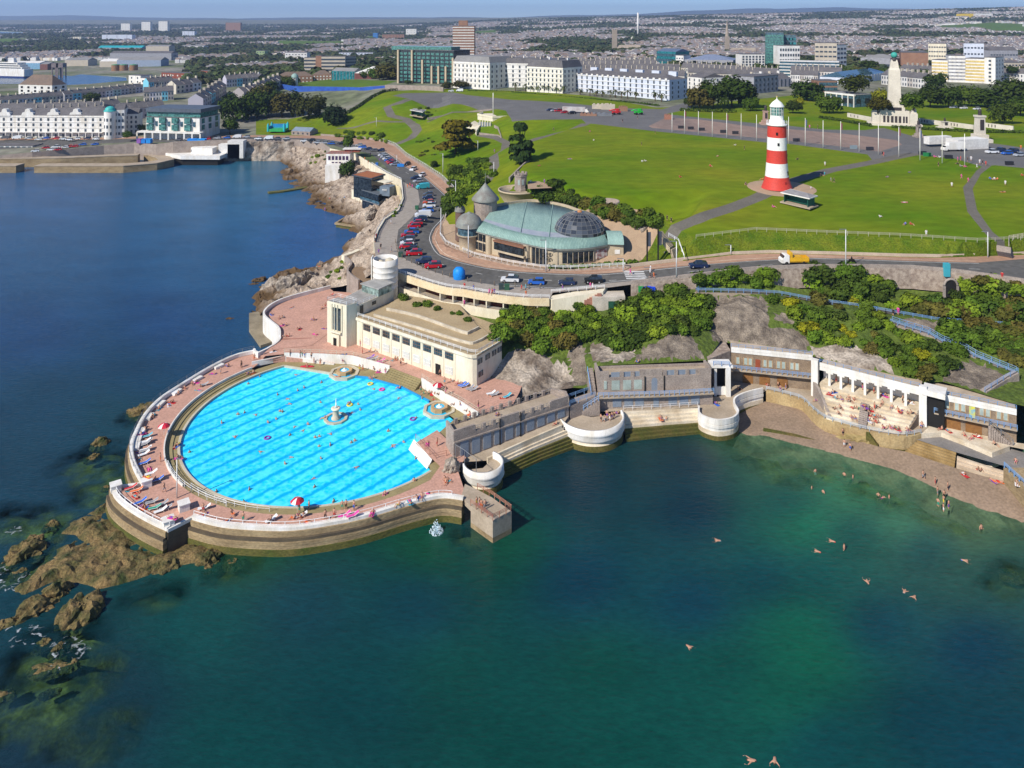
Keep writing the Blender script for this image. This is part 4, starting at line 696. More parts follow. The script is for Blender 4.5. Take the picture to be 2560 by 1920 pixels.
mb=MB();mb.Xc(bk,.3,zs(bk,-5),zs(bk,-.1));mb.Xb('back_wall',Xn,ar)
ld=lineZ(edge,-3.4,0.9)
mb=MB()
for i in Xj(len(edge)-1):mb.add([bk[i]+Xa((0,0,-3.4)),bk[i+1]+Xa((0,0,-3.4)),ld[i+1],ld[i]],[(3,2,1,0)])
mb.Xb('lower_walk',Xu,ar)
mb=MB();mb.Xc(ld,.35,zs(ld,-3.2),zs(ld,.45));mb.Xb('front_wall',Xn,ar)
Xd('walk_rail',lineZ(ld,.45),'',m=Xr,h=.6,r=.03,step=3,parent=ar)
for i in Xj(2,len(edge)-1,2):
 p=edge[i];q=bk[i];mb=MB();mb.Xc([Xa((p.x,p.y)),Xa((q.x,q.y))],.3,p.z-3.4,p.z-1.4);mb.Xb('dividing_pier',Xn,ar)
 if i<len(edge)-3:
  a=bk[i].lerp(bk[i+2],.06);b2=bk[i].lerp(bk[i+2],.94);dd=(edge[i]-bk[i]).normalized()*1.0
  mb=MB();mb.Xe([Xa(a[:2]),Xa(b2[:2]),Xa((b2+dd)[:2]),Xa((a+dd)[:2])],p.z-3.4,p.z-2.7);mb.Xb('bench',mat('dark_red_seat',(.16,.05,.03),.8),ar)
pr=lineZ(edge,.25);Xd('railing',pr,'white railing along the promenade edge above the arcade',h=.9,r=.04,step=2.0,rails=3)
eb=Xh('stair_block','cream stair block with green double doors at the end of the arcade','building')
a,b_=at('B2',945,1345,15.5),at('B2',1420,1245,17.2);e2=at('B2',1600,1430,13.6);e1=at('B2',1010,1440,12.6)
mb=MB();mb.Xe([Xa(a[:2])+Xa((.6,-.2)),Xa(b_[:2])+Xa((-.6,-2.2)),Xa(b_[:2])+Xa((1,2)),Xa(a[:2])+Xa((-.5,2))],10,[15.5,17.15,17.15,15.5]);mb.Xb('wall',Xn,eb)
g1,g2=at('B2',1320,1440,13.4),at('B2',1600,1430,13.4);mb=MB();mb.Xe([Xa(g1[:2]),Xa(g2[:2]),Xa(g2[:2])+Xa((.2,4)),Xa(g1[:2])+Xa((0,4))],9,16.4);mb.Xb('plinth',mat('pale_concrete',(.6,.53,.43),.9),eb)
for t in(.56,.74):q=g1 .lerp(g2,t);mb=MB();mb.box((q.x,q.y-.04,14.5),(1.25,.14,1.9));mb.Xb('green_door',mat('dark_green_paint',(.02,.09,.05),.6),eb)
mb=MB()
s1_,s0_=at('B2',1400,1290,17),at('B2',1080,1420,12.8)
for i in Xj(14):q=s0_.lerp(s1_,i/14);mb.box((q.x,q.y+.3,q.z-.7),(.95,1.6,1.6))
mb.Xb('stair',mat('red_tread',(.36,.17,.12),.9),eb)
Xd('railing',[at('B2',960,1290,16.1),at('B2',1180,1270,16.6),at('B2',1420,1248,17.3)],'white railing above the stair block at the arcade end',h=.9,r=.04,rails=3)
rw=Xh('road_wall','long rubble stone wall holding up the road above the lower path','wall');ln=K_east[2:]
mb=MB();lz=[max(10,p.z-(7 if i<4 else 4.6))for i,p in Xi(ln)];mb.Xc(ln,.6,lz,zs(ln,.1));mb.Xb('face',M_RUBB,rw)
mb=MB();mb.Xc(ln,.45,zs(ln,.1),zs(ln,.9));mb.Xb('parapet',Xl,rw)
q=at('B3',1665,985,18.6);q.y=land_h.z1(q.x,172)*0+170.9;mb=MB();mb.Xf([(1.6,0),(1.6,.5),(2.0,.5),(2.0,0)],n=16)
ab=MB();ab.box((q.x,q.y-.2,19.4),(2.6,.6,2.6));n=12;ab.add([(q.x+1.3*math.cos(math.pi*i/n),q.y-.5,20.7+1.3*math.sin(math.pi*i/n))for i in Xj(n+1)],[tuple(Xj(n,-1,-1))]);ab.Xb('arch_opening',Xp,rw)
ab=MB();ab.tube([(q.x+1.5*math.cos(math.pi*i/n),q.y-.5,20.7+1.5*math.sin(math.pi*i/n))for i in Xj(n+1)],.28,6);ab.box((q.x-1.5,q.y-.5,19.4),(.5,.4,2.6));ab.box((q.x+1.5,q.y-.5,19.4),(.5,.4,2.6));ab.Xb('arch_surround',Xl,rw)
# ---- the vegetated cliff
Wp=LN(('D2',[(1890,90,17.6)]),('B3',[(0,1000,17.5),(300,1005,17.1),(560,1020,16.5),(860,1075,15.8),(1120,1110,15.5),(1280,1140,15.3),(1620,1200,14.8),(2212,1240,14.3),(2700,1290,14)]))
Wb=[p+Xa((.3,2.3,0))for p in Wp]
cl_top=[p+Xa((0,-.7,-(4.6 if i>4 else 2.4)))for i,p in Xi(K_east[1:])]
cl_top0=[p+Xa((0,0,-1.6))for p in ld[5:]]
stairs=LN(('D3',[(1290,300,14.9),(1400,335,14.6),(1550,380,14),(1640,435,13.1),(1800,495,12.4),(1880,545,11.8),(2150,655,10.8)]))
foot_l=LN(('D2',[(-160,600,9),(60,700,7),(70,930,4.4),(330,1010,4.4),(600,960,4.9),(800,925,6.5),(955,935,6.7)]))
foot_m=[atY('D2',1000,740,153.2),atY('D2',1060,735,153.4),atY('D2',1960,690,155.6),atY('D2',2080,520,163)]
foot_r=LN(('D3',[(130,425,10.8),(740,520,10.8),(1000,590,10.6),(1500,705,10.5),(1650,700,10.4),(2140,850,10.2),(2600,960,10)]))
cpts=[atY('D2',*q)for q in((800,560,165),(330,600,164.5),(180,780,160.5),(560,760,160),(700,850,158.5),(880,600,163),(960,700,158),(930,880,154.5),(1000,620,161),(1300,600,158.8),(1640,480,160.5),(1350,690,155.5),(1850,560,158),(1600,640,156),(1200,500,166),(1500,380,168),(1850,350,170),(1900,250,174),(700,420,170),(1100,400,170.5),(300,420,170.5),(500,330,174),(1500,200,176))]
cpts+=[atY('D3',*q)for q in((60,200,172),(60,330,167),(250,150,171),(300,300,165),(440,230,167.5),(560,380,162),(620,230,167),(800,330,163.5),(850,200,167.5),(1000,450,157.5),(1100,350,161),(1250,450,157),(1200,560,151.5),(1400,560,151.5),(1500,480,155),(1600,600,149.8),(1750,600,149.5),(1950,700,145.8),(1100,250,164.5),(1850,350,160),(2000,420,158),(2150,500,155),(2150,380,159),(1700,340,161))]
cl_out=[p for p in cl_top0]+cl_top+[Xa((140,165,12)),Xa((140,125,8))]+foot_r[::-1]+foot_m[::-1]+foot_l[::-1]
ROCKS=[('D2',[(80,930),(100,820),(200,650),(330,585),(520,620),(640,700),(740,720),(790,830),(800,930),(600,985),(330,1020)],1),('D2',[(750,540),(890,540),(920,760),(955,900),(820,920),(790,800)],2),('D2',[(930,540),(1080,540),(1150,640),(1350,600),(1320,690),(1000,715),(960,660)],1),('D2',[(1330,690),(1420,580),(1650,470),(1820,480),(1950,680)],2),('D3',[(60,430),(40,110),(300,110),(440,130),(450,290),(420,460),(200,425)],2),('D3',[(420,460),(440,330),(600,330),(720,400),(725,510)],2),('D3',[(490,240),(560,235),(640,300),(560,300),(500,280)],2),('D3',[(730,470),(950,440),(1100,480),(1280,560),(1310,640),(1000,590),(740,515)],1),('D3',[(1650,690),(1700,600),(1850,560),(2050,640),(2140,690),(1950,745),(1900,760)],2),('D3',[(1370,270),(1420,265),(1610,290),(1600,380),(1540,350),(1380,300)],2)]
cl_t=TIN([cl_top0+cl_top,Wp,Wb,stairs,[p+Xa((.5,1.6,0))for p in stairs],foot_l,foot_m,foot_r],cpts)
M_BLKROCK=mat('grey_cliff_stone',(.25,.205,.155),.95,(.10,.08,.062),.5,.5,bump=.5,bscale=1.1,fine=.4)
clf=kind(patch('cliff',cl_out,cl_t,.9,[M_SCRUB,M_CLIFF,M_BLKROCK],amp=.9,nscale=.16,edge=3.5,seed=21,smooth=False,lift=-.12))
RKP=[([px(c,*q)for q in p],m)for c,p,m in ROCKS]
def to_px(p):return CX+p[0]*FOC/p[1],YH+(H-p[2])*FOC/p[1]
me=clf.data;vp=[to_px(v.co)for v in me.vertices];vr=[False]*len(vp)
for f in me.polygons:
 u=sum(vp[i][0]for i in f.vertices)/len(f.vertices);v=sum(vp[i][1]for i in f.vertices)/len(f.vertices)
 for p,m in RKP:
  if inside(p,u+3*noise.noise(Xa((u*.09,v*.09,0)))*2,v+5*noise.noise(Xa((u*.09,v*.09,5)))):f.material_index=m
def shore_cliff():
 o3=[atY('B1',*q)for q in[(-1200,60,446),(-600,70,442),(0,90,437),(100,95,435),(300,100,433),(440,60,436),(480,10,444),(300,-10,446),(0,-10,446),(-600,-15,448),(-1200,-15,452)]];mb=MB();n_=60;m_=8;vs=[]
 for j in Xj(m_+1):
  for i in Xj(n_+1):
   x=-190+105*i/n_;y=437+5*fbm(x,j*2.0,.06,5,3)-6*abs(fbm(x,j,.11,4,9))-(6-j)*.5;vs.append((x,y,-1+12.6*j/m_))
 mb.add(vs,[(j*(n_+1)+i,j*(n_+1)+i+1,(j+1)*(n_+1)+i+1,(j+1)*(n_+1)+i)for j in Xj(m_)for i in Xj(n_)]);kind(mb.Xb('sea_cliff',M_CLIFF))
shore_cliff()
mb=MB()
for i in Xj(len(Wp)-1):mb.add([Wp[i]+Xa((0,-.1,.03)),Wp[i+1]+Xa((0,-.1,.03)),Wb[i+1]+Xa((0,.1,.03)),Wb[i]+Xa((0,.1,.03))],[(0,1,2,3)])
kind(mb.Xb('cliff_path',M_PATH))
br=Xh('path_bridge','concrete bridge carrying the lower path over the hollow in the cliff','bridge')
mb=MB();mb.Xc([Xa(p[:2])for p in Wp[:4]],.5,[p.z-.8 for p in Wp[:4]],[p.z for p in Wp[:4]]);mb.Xb('deck_edge',Xu,br)
for(x,h_)in((45,9),(330,7)):q=at('D3',x,108,17);mb=MB();mb.box((q.x,q.y+.4,17-h_/2-.3),(1.1,1.2,h_));mb.Xb('pier',Xl,br)
for i,sl in Xi(((0,5),(4,7),(6,10))):Xd('blue_railing',Wp[sl[0]:sl[1]],['blue railing of the cliff path across the bridge','blue railing of the cliff path above the stair head','blue railing of the cliff path running off to the right'][i],m=M_BLUE,h=1.0,r=.05,rails=3,step=1.8)
st=Xh('cliff_stairs','long flight of cliff stairs with blue handrails descending to the beach','stairs');mb=MB();mb.Xc([Xa(p[:2])for p in stairs],1.7,[p.z-1.2 for p in stairs],[p.z+.12 for p in stairs],off=.6);mb.Xb('stair_ramp',Xl,st)
Xd('handrail',lineZ(stairs,.1,.25),'',m=M_BLUE,h=.95,r=.05,rails=3,step=1.5,parent=st);Xd('handrail',lineZ(stairs,.1,-1.5),'',m=M_BLUE,h=.95,r=.05,rails=2,step=1.5,parent=st)
mb=MB()
for(i0,i1)in((2,3),(4,5)):
 for k_ in Xj(8):q=stairs[i0].lerp(stairs[i1],k_/8);mb.box((q.x+.2,q.y+.7,q.z+.2),(.35,1.5,.18),.6)
mb.Xb('treads',M_PANEL,st)
lf=LN(('D3',[(2160,690,10.6),(2080,710,10.4),(1930,770,10.3)]));s2=Xh('short_stairs','short stair flight with pale blue rail above the right beach wing roof','stairs');mb=MB();mb.Xc([Xa(p[:2])for p in lf],1.2,8,[12.2,11.4,10.4]);mb.Xb('stair_ramp',Xl,s2);Xd('handrail',[Xa((p.x,p.y-.5,z))for p,z in zip(lf,(12.2,11.4,10.4))],'',m=M_BLUE,h=.95,parent=s2,rails=3)
# ---- grey stone buildings by the pool
ch=Xh('changing_block','long low grey stone changing block with flat walkway roof beside the pool','building')
f0,f1,b0,b1=Xa((-10.2,131.3)),Xa((10.9,144.0)),Xa((-11.9,135.2)),Xa((7.6,147.6));ZC=7.6
mb=MB();mb.Xe([f0,f1,Xa((10.6,146.5)),b1,b0],2.2,ZC);mb.Xb('wall',Xl,ch)
cd=(f1-f0).normalized();cnv=Xa((cd.y,-cd.x));ca_=math.atan2(cd.y,cd.x);CL=(f1-f0).length
mb=MB();mb.Xe([f0 .lerp(b0,.08)+cd*.5,f1 .lerp(b1,.08)-cd*.3,b1 .lerp(f1,.08)-cd*.3,b0 .lerp(f0,.08)+cd*.5],ZC,ZC+.03);mb.Xb('roof_deck',Xu,ch)
mb=MB()
for ln_,z1 in(([f0,f0+cd*4.2],8.9),([f0+cd*9.5,f0+cd*13.5],8.7),([f0+cd*20.5,f1],8.8)):mb.Xc([p-cnv*.2 for p in ln_],.4,ZC-.02,z1)
mb.Xc([f0+cd*.2,b0+cd*.2],.4,ZC-.02,8.7);mb.Xc([f1-cd*.2,Xa((10.4,146.4)),b1-cd*.1],.4,ZC-.02,8.5)
mb.Xb('parapet',Xl,ch)
for ln_,nn_ in(((f0,f1),-.2),((b0,b1),.2)):
 d_=(ln_[1]-ln_[0]).normalized();nv2=Xa((d_.y,-d_.x));L2=(ln_[1]-ln_[0]).length;mb=MB()
 for i in Xj(1,12):q=ln_[0]+d_*(L2*i/12)+nv2*nn_;mb.box((q.x,q.y,ZC+.5),(.6,.42,1.15),math.atan2(d_.y,d_.x))
 mb.Xc([ln_[0]+nv2*nn_+d_*.5,ln_[1]+nv2*nn_-d_*.5],.25,ZC,ZC+.25);mb.Xb('roof_posts',Xl,ch)
 Xd('roof_rail',[Xa((*(ln_[0]+nv2*nn_),ZC+.1)),Xa((*(ln_[1]+nv2*nn_),ZC+.1))],'',m=Xr,h=.85,r=.03,step=.7,rails=2,parent=ch)
for i in Xj(10):
 q=f0+cd*(2.1+i*2.3)+cnv*.04;zb=3.1+1.8*(2.1+i*2.3)/CL;mb=MB();mb.box((q.x,q.y,(zb+6.6)/2+.25),(1.6,.1,6.3-zb),ca_);mb.Xb('blocked_window',M_PANEL,ch)
for t in(9.3,13.7):q=f0+cd*t+cnv*.1;mb=MB();mb.tube([(q.x,q.y,3.2),(q.x,q.y,8.6)],.13,6);mb.Xb('drain_pipe',Xp,ch)
mb=MB();mb.Xc([f0+cnv*.1,f1+cnv*.1],.25,6.75,7.0);mb.Xb('string_course',Xl,ch)
def loft_steps(name,back,front,n,m,label=None,riser=None,base=-1.5,weed=None,cat='steps'):
 """flight of long steps between two lines of the same number of points (x, y, z)"""
 mb=MB();k_=len(back)
 for i in Xj(n):
  t0,t1=i/n,(i+1)/n;A_=[back[j].lerp(front[j],t0)for j in Xj(k_)];B_=[back[j].lerp(front[j],t1)for j in Xj(k_)]
  z0=[p.z for p in A_];mb.mt(1 if weed is not None and t0>=weed else 0)
  for j in Xj(k_-1):
   mb.add([(A_[j].x,A_[j].y,z0[j]),(A_[j+1].x,A_[j+1].y,z0[j+1]),(B_[j+1].x,B_[j+1].y,z0[j+1]),(B_[j].x,B_[j].y,z0[j])],[(0,1,2,3)][::1])
   mb.add([(B_[j].x,B_[j].y,z0[j]),(B_[j+1].x,B_[j+1].y,z0[j+1]),(B_[j+1].x,B_[j+1].y,base if i==n-1 else B_[j+1].z),(B_[j].x,B_[j].y,base if i==n-1 else B_[j].z)],[(0,1,2,3)])
  for e in(0,k_-1):mb.add([(A_[e].x,A_[e].y,z0[e]),(B_[e].x,B_[e].y,z0[e]),(B_[e].x,B_[e].y,base),(A_[e].x,A_[e].y,base)],[(0,1,2,3)])
 o=mb.Xb(name,[m,M_WEED]);return tag(o,label,cat)if label else kind(o)
wk_f=[Xa(at('D2',60,1560,3.5)),Xa(at('D2',400,1405,3.9)),Xa(at('D2',700,1275,4.4))];wk_b=[Xa((*f0,3.4)),Xa((*f0 .lerp(f1,.5),4.1)),Xa((*f1,5.0))]
mb=MB()
for i in Xj(2):mb.add([wk_b[i],wk_b[i+1],wk_f[i+1],wk_f[i]],[(3,2,1,0)])
kind(mb.Xb('sloping_walk_pavement',Xu))
sf=[at('D2',190,1720,.9),at('D2',540,1560,.9),at('D2',870,1440,.9)]
loft_steps('sea_steps',wk_f,sf,7,Xv,'long stepped sea terrace below the changing block, green with weed at the water',base=-1.5,weed=.42)
mb=MB();mb.Xc([Xa(p[:2])for p in wk_f],.35,[p.z-.3 for p in wk_f],[p.z+.55 for p in wk_f],off=-.1);tag(mb.Xb('low_parapet',Xv),'low worn white parapet along the walk above the sea steps','wall')
def bastion(name,c,r,a0,a1,label,zf=4.2,n=30,zr=4.9):
 t=Xh(name,label,'bastion',(c[0],c[1],0),0,'round white bastions on the shore');A0,A1=math.radians(a0),math.radians(a1)
 mb=MB();mb.Xf([(r-.35,zf),(r-.35,zr),(r,zr),(r,zr-.75),(r+.06,zr-.8),(r+.06,zr-1.2),(r-.1,zr-1.35),(r+.15,zr-1.9),(r-.35,zr-2.5)],n=n,a0=A0,a1=A1,caps=False);mb.Xb('parapet',Xk,t)
 mb=MB();mb.Xf([(r-.35,zr-2.5),(r-.3,1.9),(r-.25,1.9)],n=n,a0=A0,a1=A1,caps=False);mb.Xb('base_wall',Xv,t)
 mb=MB();mb.Xf([(r-.22,1.95),(r-.1,1.2),(r-.05,-1.5)],n=n,a0=A0,a1=A1,caps=False);mb.Xb('weedy_foot',M_WEED,t)
 mb=MB();mb.Xf([(r-.3,zf),(0,zf)],n=n,a0=A0,a1=A1,caps=False);mb.Xb('floor',Xu,t);return t
bastion('bastion',(-5.0,129.4),3.55,-170,60,'smallest white round bastion next to the pool and the little pier',3.6,zr=4.75)
bastion('bastion',(15.2,145.0),6.4,-205,12,'large white half round bastion with a group of people leaning on its wall')
b3=Xg([Xa(at('D2',1885,1085,4.9)),Xa(at('D2',1885,1140,4.9)),Xa(at('D3',5,945,4.9)),Xa(at('D3',100,968,4.9)),Xa(at('D3',205,950,4.9)),Xa(at('D3',242,905,4.9)),Xa(at('D3',215,850,4.9)),Xa(at('D3',225,810,4.9)),Xa(at('D3',300,775,4.9)),Xa(at('D3',410,748,4.9))],4)
t=Xh('bastion','white round bastion flowing into an S shaped wall above the shingle beach','bastion',(0,0,0),0,'round white bastions on the shore');b3x=xy(b3)
mb=MB();mb.Xc(b3x,.35,3.9,4.95,off=.17);mb.Xc(b3x,.5,3.2,3.75,off=.2);mb.Xc(b3x,.3,2.4,3.95,off=.25);mb.Xb('parapet',Xk,t);mb=MB();mb.Xc(b3x,.5,1.7,2.6,off=.3);mb.Xb('base_wall',Xv,t);mb=MB();mb.Xc(b3x,.7,-1.5,1.75,off=.35);mb.Xb('weedy_foot',M_WEED,t)
slab=[Xa(at('D2',700,1250,4.2)[:2]),Xa((9.0,143)),Xa((15,147)),Xa(at('D2',1245,1135,4.2)[:2]),Xa(at('D2',1880,1105,4.2)[:2])]+b3x
Tl=LN(('D3',[(430,765,4.2),(590,805,4.2),(680,835,4.2),(760,910,4.2),(840,965,4.2),(1000,1015,4.2),(1180,1058,4.2),(1380,1085,4.2),(1500,1065,4.2)]))
slab+=[Xa(p[:2])for p in Tl]+[Xa(at('D3',1560,1020,4.2)[:2]),Xa(at('D3',1600,985,4.2)[:2]),Xa((64,158)),Xa((46,161)),Xa((42,153)),Xa((16,151)),Xa((11,147))]
kind(flat('beach_promenade_pavement',slab,4.2,Xu))
mb=MB();ln=Xg([Xa(p)for p in Tl],3);mb.Xc(xy(ln),.6,.5,4.3,off=.2);mb.mt(1).Xc(xy(ln),.8,-.5,1.9,off=.25);sbw=tag(mb.Xb('beach_wall',[mat('ochre_wall',(.48,.36,.18),.9,(.30,.20,.09),.35,.7,bump=.08,fine=.2),M_WEED]),'curving ochre stone wall between the shingle beach and the sun terraces','wall')
Xd('railing',ln,'pale blue grey railing along the curving beach wall',m=mat('pale_blue_paint',(.42,.50,.56),.6),h=.95,r=.035,step=1.6,rails=3)
mid_b=[at('D2',1240,1135,4.2),at('D2',1560,1120,4.2),at('D2',1885,1100,4.2)];mid_f=[at('D2',1260,1400,.9),at('D2',1600,1360,.9),at('D2',1930,1330,.9)]
loft_steps('sea_steps',mid_b,mid_f,7,Xv,'stepped sea terrace with seats between the two larger white bastions',weed=.55)
Xd('railing',[p+Xa((0,.3,0))for p in mid_b],'pale railing above the middle sea terrace',m=M_RAIL,h=.9,r=.03)
sb=Xh('stone_changing_rooms','two storey grey stone changing rooms with blue railed balcony and bricked windows','building')
s0,s1=Xa((16.9,147.9)),Xa((40.0,149.8));sdv=(s1-s0).normalized();snv=Xa((sdv.y,-sdv.x));saz=math.atan2(sdv.y,sdv.x);SL=(s1-s0).length
mb=MB();mb.Xe([s0,s1,s1-snv*6,s0-snv*6],3.8,6.7);mb.Xb('lower_wall',Xl,sb)
u0,u1=s0-snv*1.3+sdv*.3,s1-snv*1.0
mb=MB();mb.Xe([u0,u1,u1-snv*4.2,u0-snv*4.2],6.7,9.7);mb.Xb('upper_wall',Xl,sb)
mb=MB();mb.Xe([u0-snv*.4,u1-snv*.4,u1-snv*4.0,u0-snv*4.0],9.7,9.73);mb.Xb('roof_deck',Xu,sb)
mb=MB();mb.Xc([u0+sdv*.2-snv*4.0,u0+sdv*.2-snv*.15],.4,9.7,11);mb.Xc([u0-snv*.2,u0+sdv*2.2-snv*.2],.4,9.7,10.9);mb.Xc([u1-sdv*2.4-snv*.2,u1-snv*.2],.4,9.7,10.9);mb.Xc([u0+sdv*8.4-snv*.2,u0+sdv*13-snv*.2],.4,9.7,11.0);mb.Xc([u0-snv*4.0,u1-snv*4.0],.4,9.7,10.2);mb.Xc([u1-snv*.2,u1-snv*4],.4,9.7,10.9)
X_=lambda x:(x-1015)/(2020-1015)*SL
for x in(1235,1330,1420,1615,1715,1815,1905):q=s0+sdv*X_(x)-snv*1.45;mb.box((q.x,q.y,10.2),(.75,.4,1.1),saz)
mb.Xb('parapet',Xl,sb)
for x in(1180,1280,1375,1665,1765,1865):
 q=s0+sdv*X_(x)-snv*1.22;mb=MB();mb.box((q.x,q.y,8.2),(1.6,.1,1.9),saz);mb.Xb('blocked_window',M_PANELG,sb)
 q=s0+sdv*X_(x)-snv*1.5;mb=MB();mb.box((q.x,q.y,10.2),(1.7,.12,.95),saz);mb.Xb('parapet_panel',M_PANEL,sb)
 q=s0+sdv*X_(x)+snv*.03;mb=MB();mb.box((q.x,q.y,5.4),(1.7,.1,1.7),saz);mb.Xb('blocked_window',M_PANEL,sb)
for x in(1090,1965):q=s0+sdv*X_(x)-snv*1.2;mb=MB();mb.box((q.x,q.y,8.3),(.55,.12,1.6),saz);mb.Xb('narrow_window',M_PANELG,sb)
q=s0+sdv*X_(1520)-snv*1.2;mb=MB();mb.box((q.x,q.y,7.9),(1.2,.12,1.9),saz);n=10;mb.add([(q.x+.6*math.cos(math.pi*i/n)*sdv.x+snv.x*.06,q.y+.6*math.cos(math.pi*i/n)*sdv.y+snv.y*.06,8.85+.6*math.sin(math.pi*i/n))for i in Xj(n+1)],[tuple(Xj(n,-1,-1))]);mb.Xb('arched_door',M_PANEL,sb)
for x in(1435,1605):q=s0+sdv*X_(x)-snv*1.05;mb=MB();mb.tube([(q.x,q.y,6.8),(q.x,q.y,9.8)],.12,6);mb.Xb('drain_pipe',Xp,sb)
q=s0+sdv*X_(1520)+snv*.04;mb=MB();mb.box((q.x,q.y,5.2),(1.1,.1,2.0),saz);mb.Xb('lower_door',M_PANEL,sb)
mb=MB();mb.Xe([s0+snv*.7,s0 .lerp(s1,.6)+snv*1.0,s1+snv*.7,s1-snv*1,s0-snv*1.3],6.55,6.78);mb.Xb('balcony',Xu,sb)
Xd('balcony_rail',V3([s0+snv*.6,s0 .lerp(s1,.6)+snv*.9,s1+snv*.6],6.75),'',m=M_BLUE,h=1.0,r=.045,step=1.0,rails=3,parent=sb)
mb=MB();q0,q1=Xa((*(s0+snv*1.0-sdv*.2),6.7)),Xa((*(s0+snv*1.2-sdv*4.6),4.2))
for i in Xj(10):q=q0 .lerp(q1,i/10);mb.box((q.x,q.y,(q.z+3.8)/2),(.5,1.4,q.z-3.8),saz)
mb.Xb('outer_stair',Xl,sb);Xd('stair_rail',[q0+Xa((*snv*.6,0)),q1+Xa((*snv*.6,0))],'',m=M_BLUE,h=1.0,r=.05,step=.9,parent=sb)
mb=MB();u2=u0-sdv*.4
for i in Xj(11):q=u2-snv*(-.3+i*.36)-sdv*.55;mb.box((q.x,q.y,3.4+i*.18+1.6),(1.1,.4,3.2+i*.36),saz)
sl=tag(mb.Xb('side_stair',Xl),'narrow stone stair with bright blue handrail climbing beside the changing rooms','stairs')
Xd('railing',[Xa((*(u2+snv*.4-sdv*1.1),6.7)),Xa((*(u2-snv*3.5-sdv*1.1),9.6))],'bright blue handrail of the narrow side stair',m=M_BLUE,h=.9,r=.06)
mb=MB();mb.Xe([f1+Xa((-.4,2.4)),f1+cd*.3,s0+snv*.2-sdv*.5,s0-snv*2.4-sdv*.3],3.6,6.7);tag(mb.Xb('link_block',Xl),'grey stone link block between the two stone changing buildings','building')
Xd('railing',[Xa((*(f1+cd*.2),6.75)),Xa((*(s0+snv*.1-sdv*.6),6.75))],'blue railing on the link between the stone buildings',m=M_BLUE,h=1,r=.04,rails=3)
Xd('railing',[Xa((*(f1+Xa((-.2,2.5))),6.75)),Xa((*(s0-snv*2.4-sdv*.6),6.75))],'rear blue railing on the link between the stone buildings',m=M_BLUE,h=1,r=.04,rails=3)
lk=Xh('white_stair_link','white concrete stair link with dark opening between stone rooms and left beach wing','building');l0,l1=Xa(at('D2',2030,1010,4.2)[:2])+Xa((.1,.3)),Xa(at('D2',2155,1010,4.2)[:2])
mb=MB();mb.Xc([l0+Xa((.2,2.5)),l1+Xa((0,2.5))],.3,4,10);mb.Xb('back',Xp,lk);mb=MB();mb.Xe([Xa((40.6,155.5)),Xa((46.4,159.6)),Xa((46.6,167)),Xa((40,163))],4,10.7);mb.Xb('rear_block',M_RUBB,lk);mb=MB();mb.box((l1 .x-.2,l1 .y+.3,7.1),(.9,.8,6.2));mb.box((l0 .x+.15,l0 .y+.4,7.1),(.5,.6,6));mb.box(((l0 .x+l1 .x)/2,l0 .y+.5,5.1),(3.4,.4,1.6));mb.Xb('pillar',Xk,lk);mb=MB();mb.box(((l0 .x+l1 .x)/2,l0 .y+1.4,10.2),(4.4,3.0,.5));mb.Xb('landing',Xk,lk)
Xd('landing_rail',[Xa((l0 .x-.3,l0 .y,10.4)),Xa((l1 .x,l1 .y,10.4))],'',m=M_BLUE,h=.95,r=.05,rails=3,parent=lk)
# ---- beach pavilion: two stone wings and a white colonnade
def wing(a,b,z1,zu,depth,label,wins,arches,doors,col):
 t=Xh('beach_pavilion_wing',label,'building');d=(b-a).normalized();n=Xa((d.y,-d.x));az_=math.atan2(d.y,d.x);L2=(b-a).length
 mb=MB();mb.Xe([a,b,b-n*depth,a-n*depth],3.9,z1-.9);mb.Xb('wall',M_BRST,t)
 mb=MB();mb.Xe([a+n*.15,b+n*.15,b-n*depth,a-n*depth],z1-.9,z1-.25);mb.Xc([a+n*.05,b+n*.05],.3,z1-.3,z1+.2);mb.Xb('roof_band',Xk,t)
 mb=MB();mb.Xe([a-n*.2,b-n*.2,b-n*depth,a-n*depth],z1-.25,z1-.22);mb.Xb('roof_deck',mat('tan_deck',(.50,.40,.29),.9),t)
 mb=MB();mb.Xe([a+n*1.2,b+n*1.2,b,a],zu-.25,zu);mb.Xb('balcony',Xu,t)
 Xd('balcony_rail',V3([a+n*1.15,b+n*1.15],zu),'',m=M_BLUE,h=.95,r=.045,step=1.0,rails=3,parent=t);Xd('roof_rail',V3([a,b],z1+.2),'',m=M_BLUE,h=.7,r=.035,step=1.5,rails=2,parent=t)
 for x in wins:
  q=a+d*(x*L2)+n*.03;mb=MB();mb.box((q.x,q.y,zu+1.55),(.62,.1,1.35),az_);mb.mt(1)
  for s_ in(-.38,.38):r_=q+d*s_-n*.0;mb.box((r_.x,r_.y,zu+1.55),(.16,.14,1.6),az_)
  mb.Xb('window',[M_PANELG,mat('buff_brick',(.50,.34,.19),.9)],t)
 for x,cc in doors:q=a+d*(x*L2)+n*.04;mb=MB();mb.box((q.x,q.y,zu+1.15),(.95,.1,2.1),az_);mb.Xb('door',cc,t)
 for x,w_2 in arches:
  q=a+d*(x*L2)+n*.04;mb=MB();mb.box((q.x,q.y,5.0),(w_2,.1,1.6),az_);nn_=10
  mb.add([(q.x+d.x*w_2/2*math.cos(math.pi*i/nn_)+n.x*.05,q.y+d.y*w_2/2*math.cos(math.pi*i/nn_)+n.y*.05,5.8+.55*math.sin(math.pi*i/nn_))for i in Xj(nn_+1)],[tuple(Xj(nn_,-1,-1))]);mb.Xb('arched_door',M_WOOD,t)
 return t,d,n
lw0,lw1=Xa(at('D3',188,700,4.2)[:2]),Xa(at('D3',750,762,4.2)[:2]);G_=lambda x,a,b:(x-a)/(b-a)
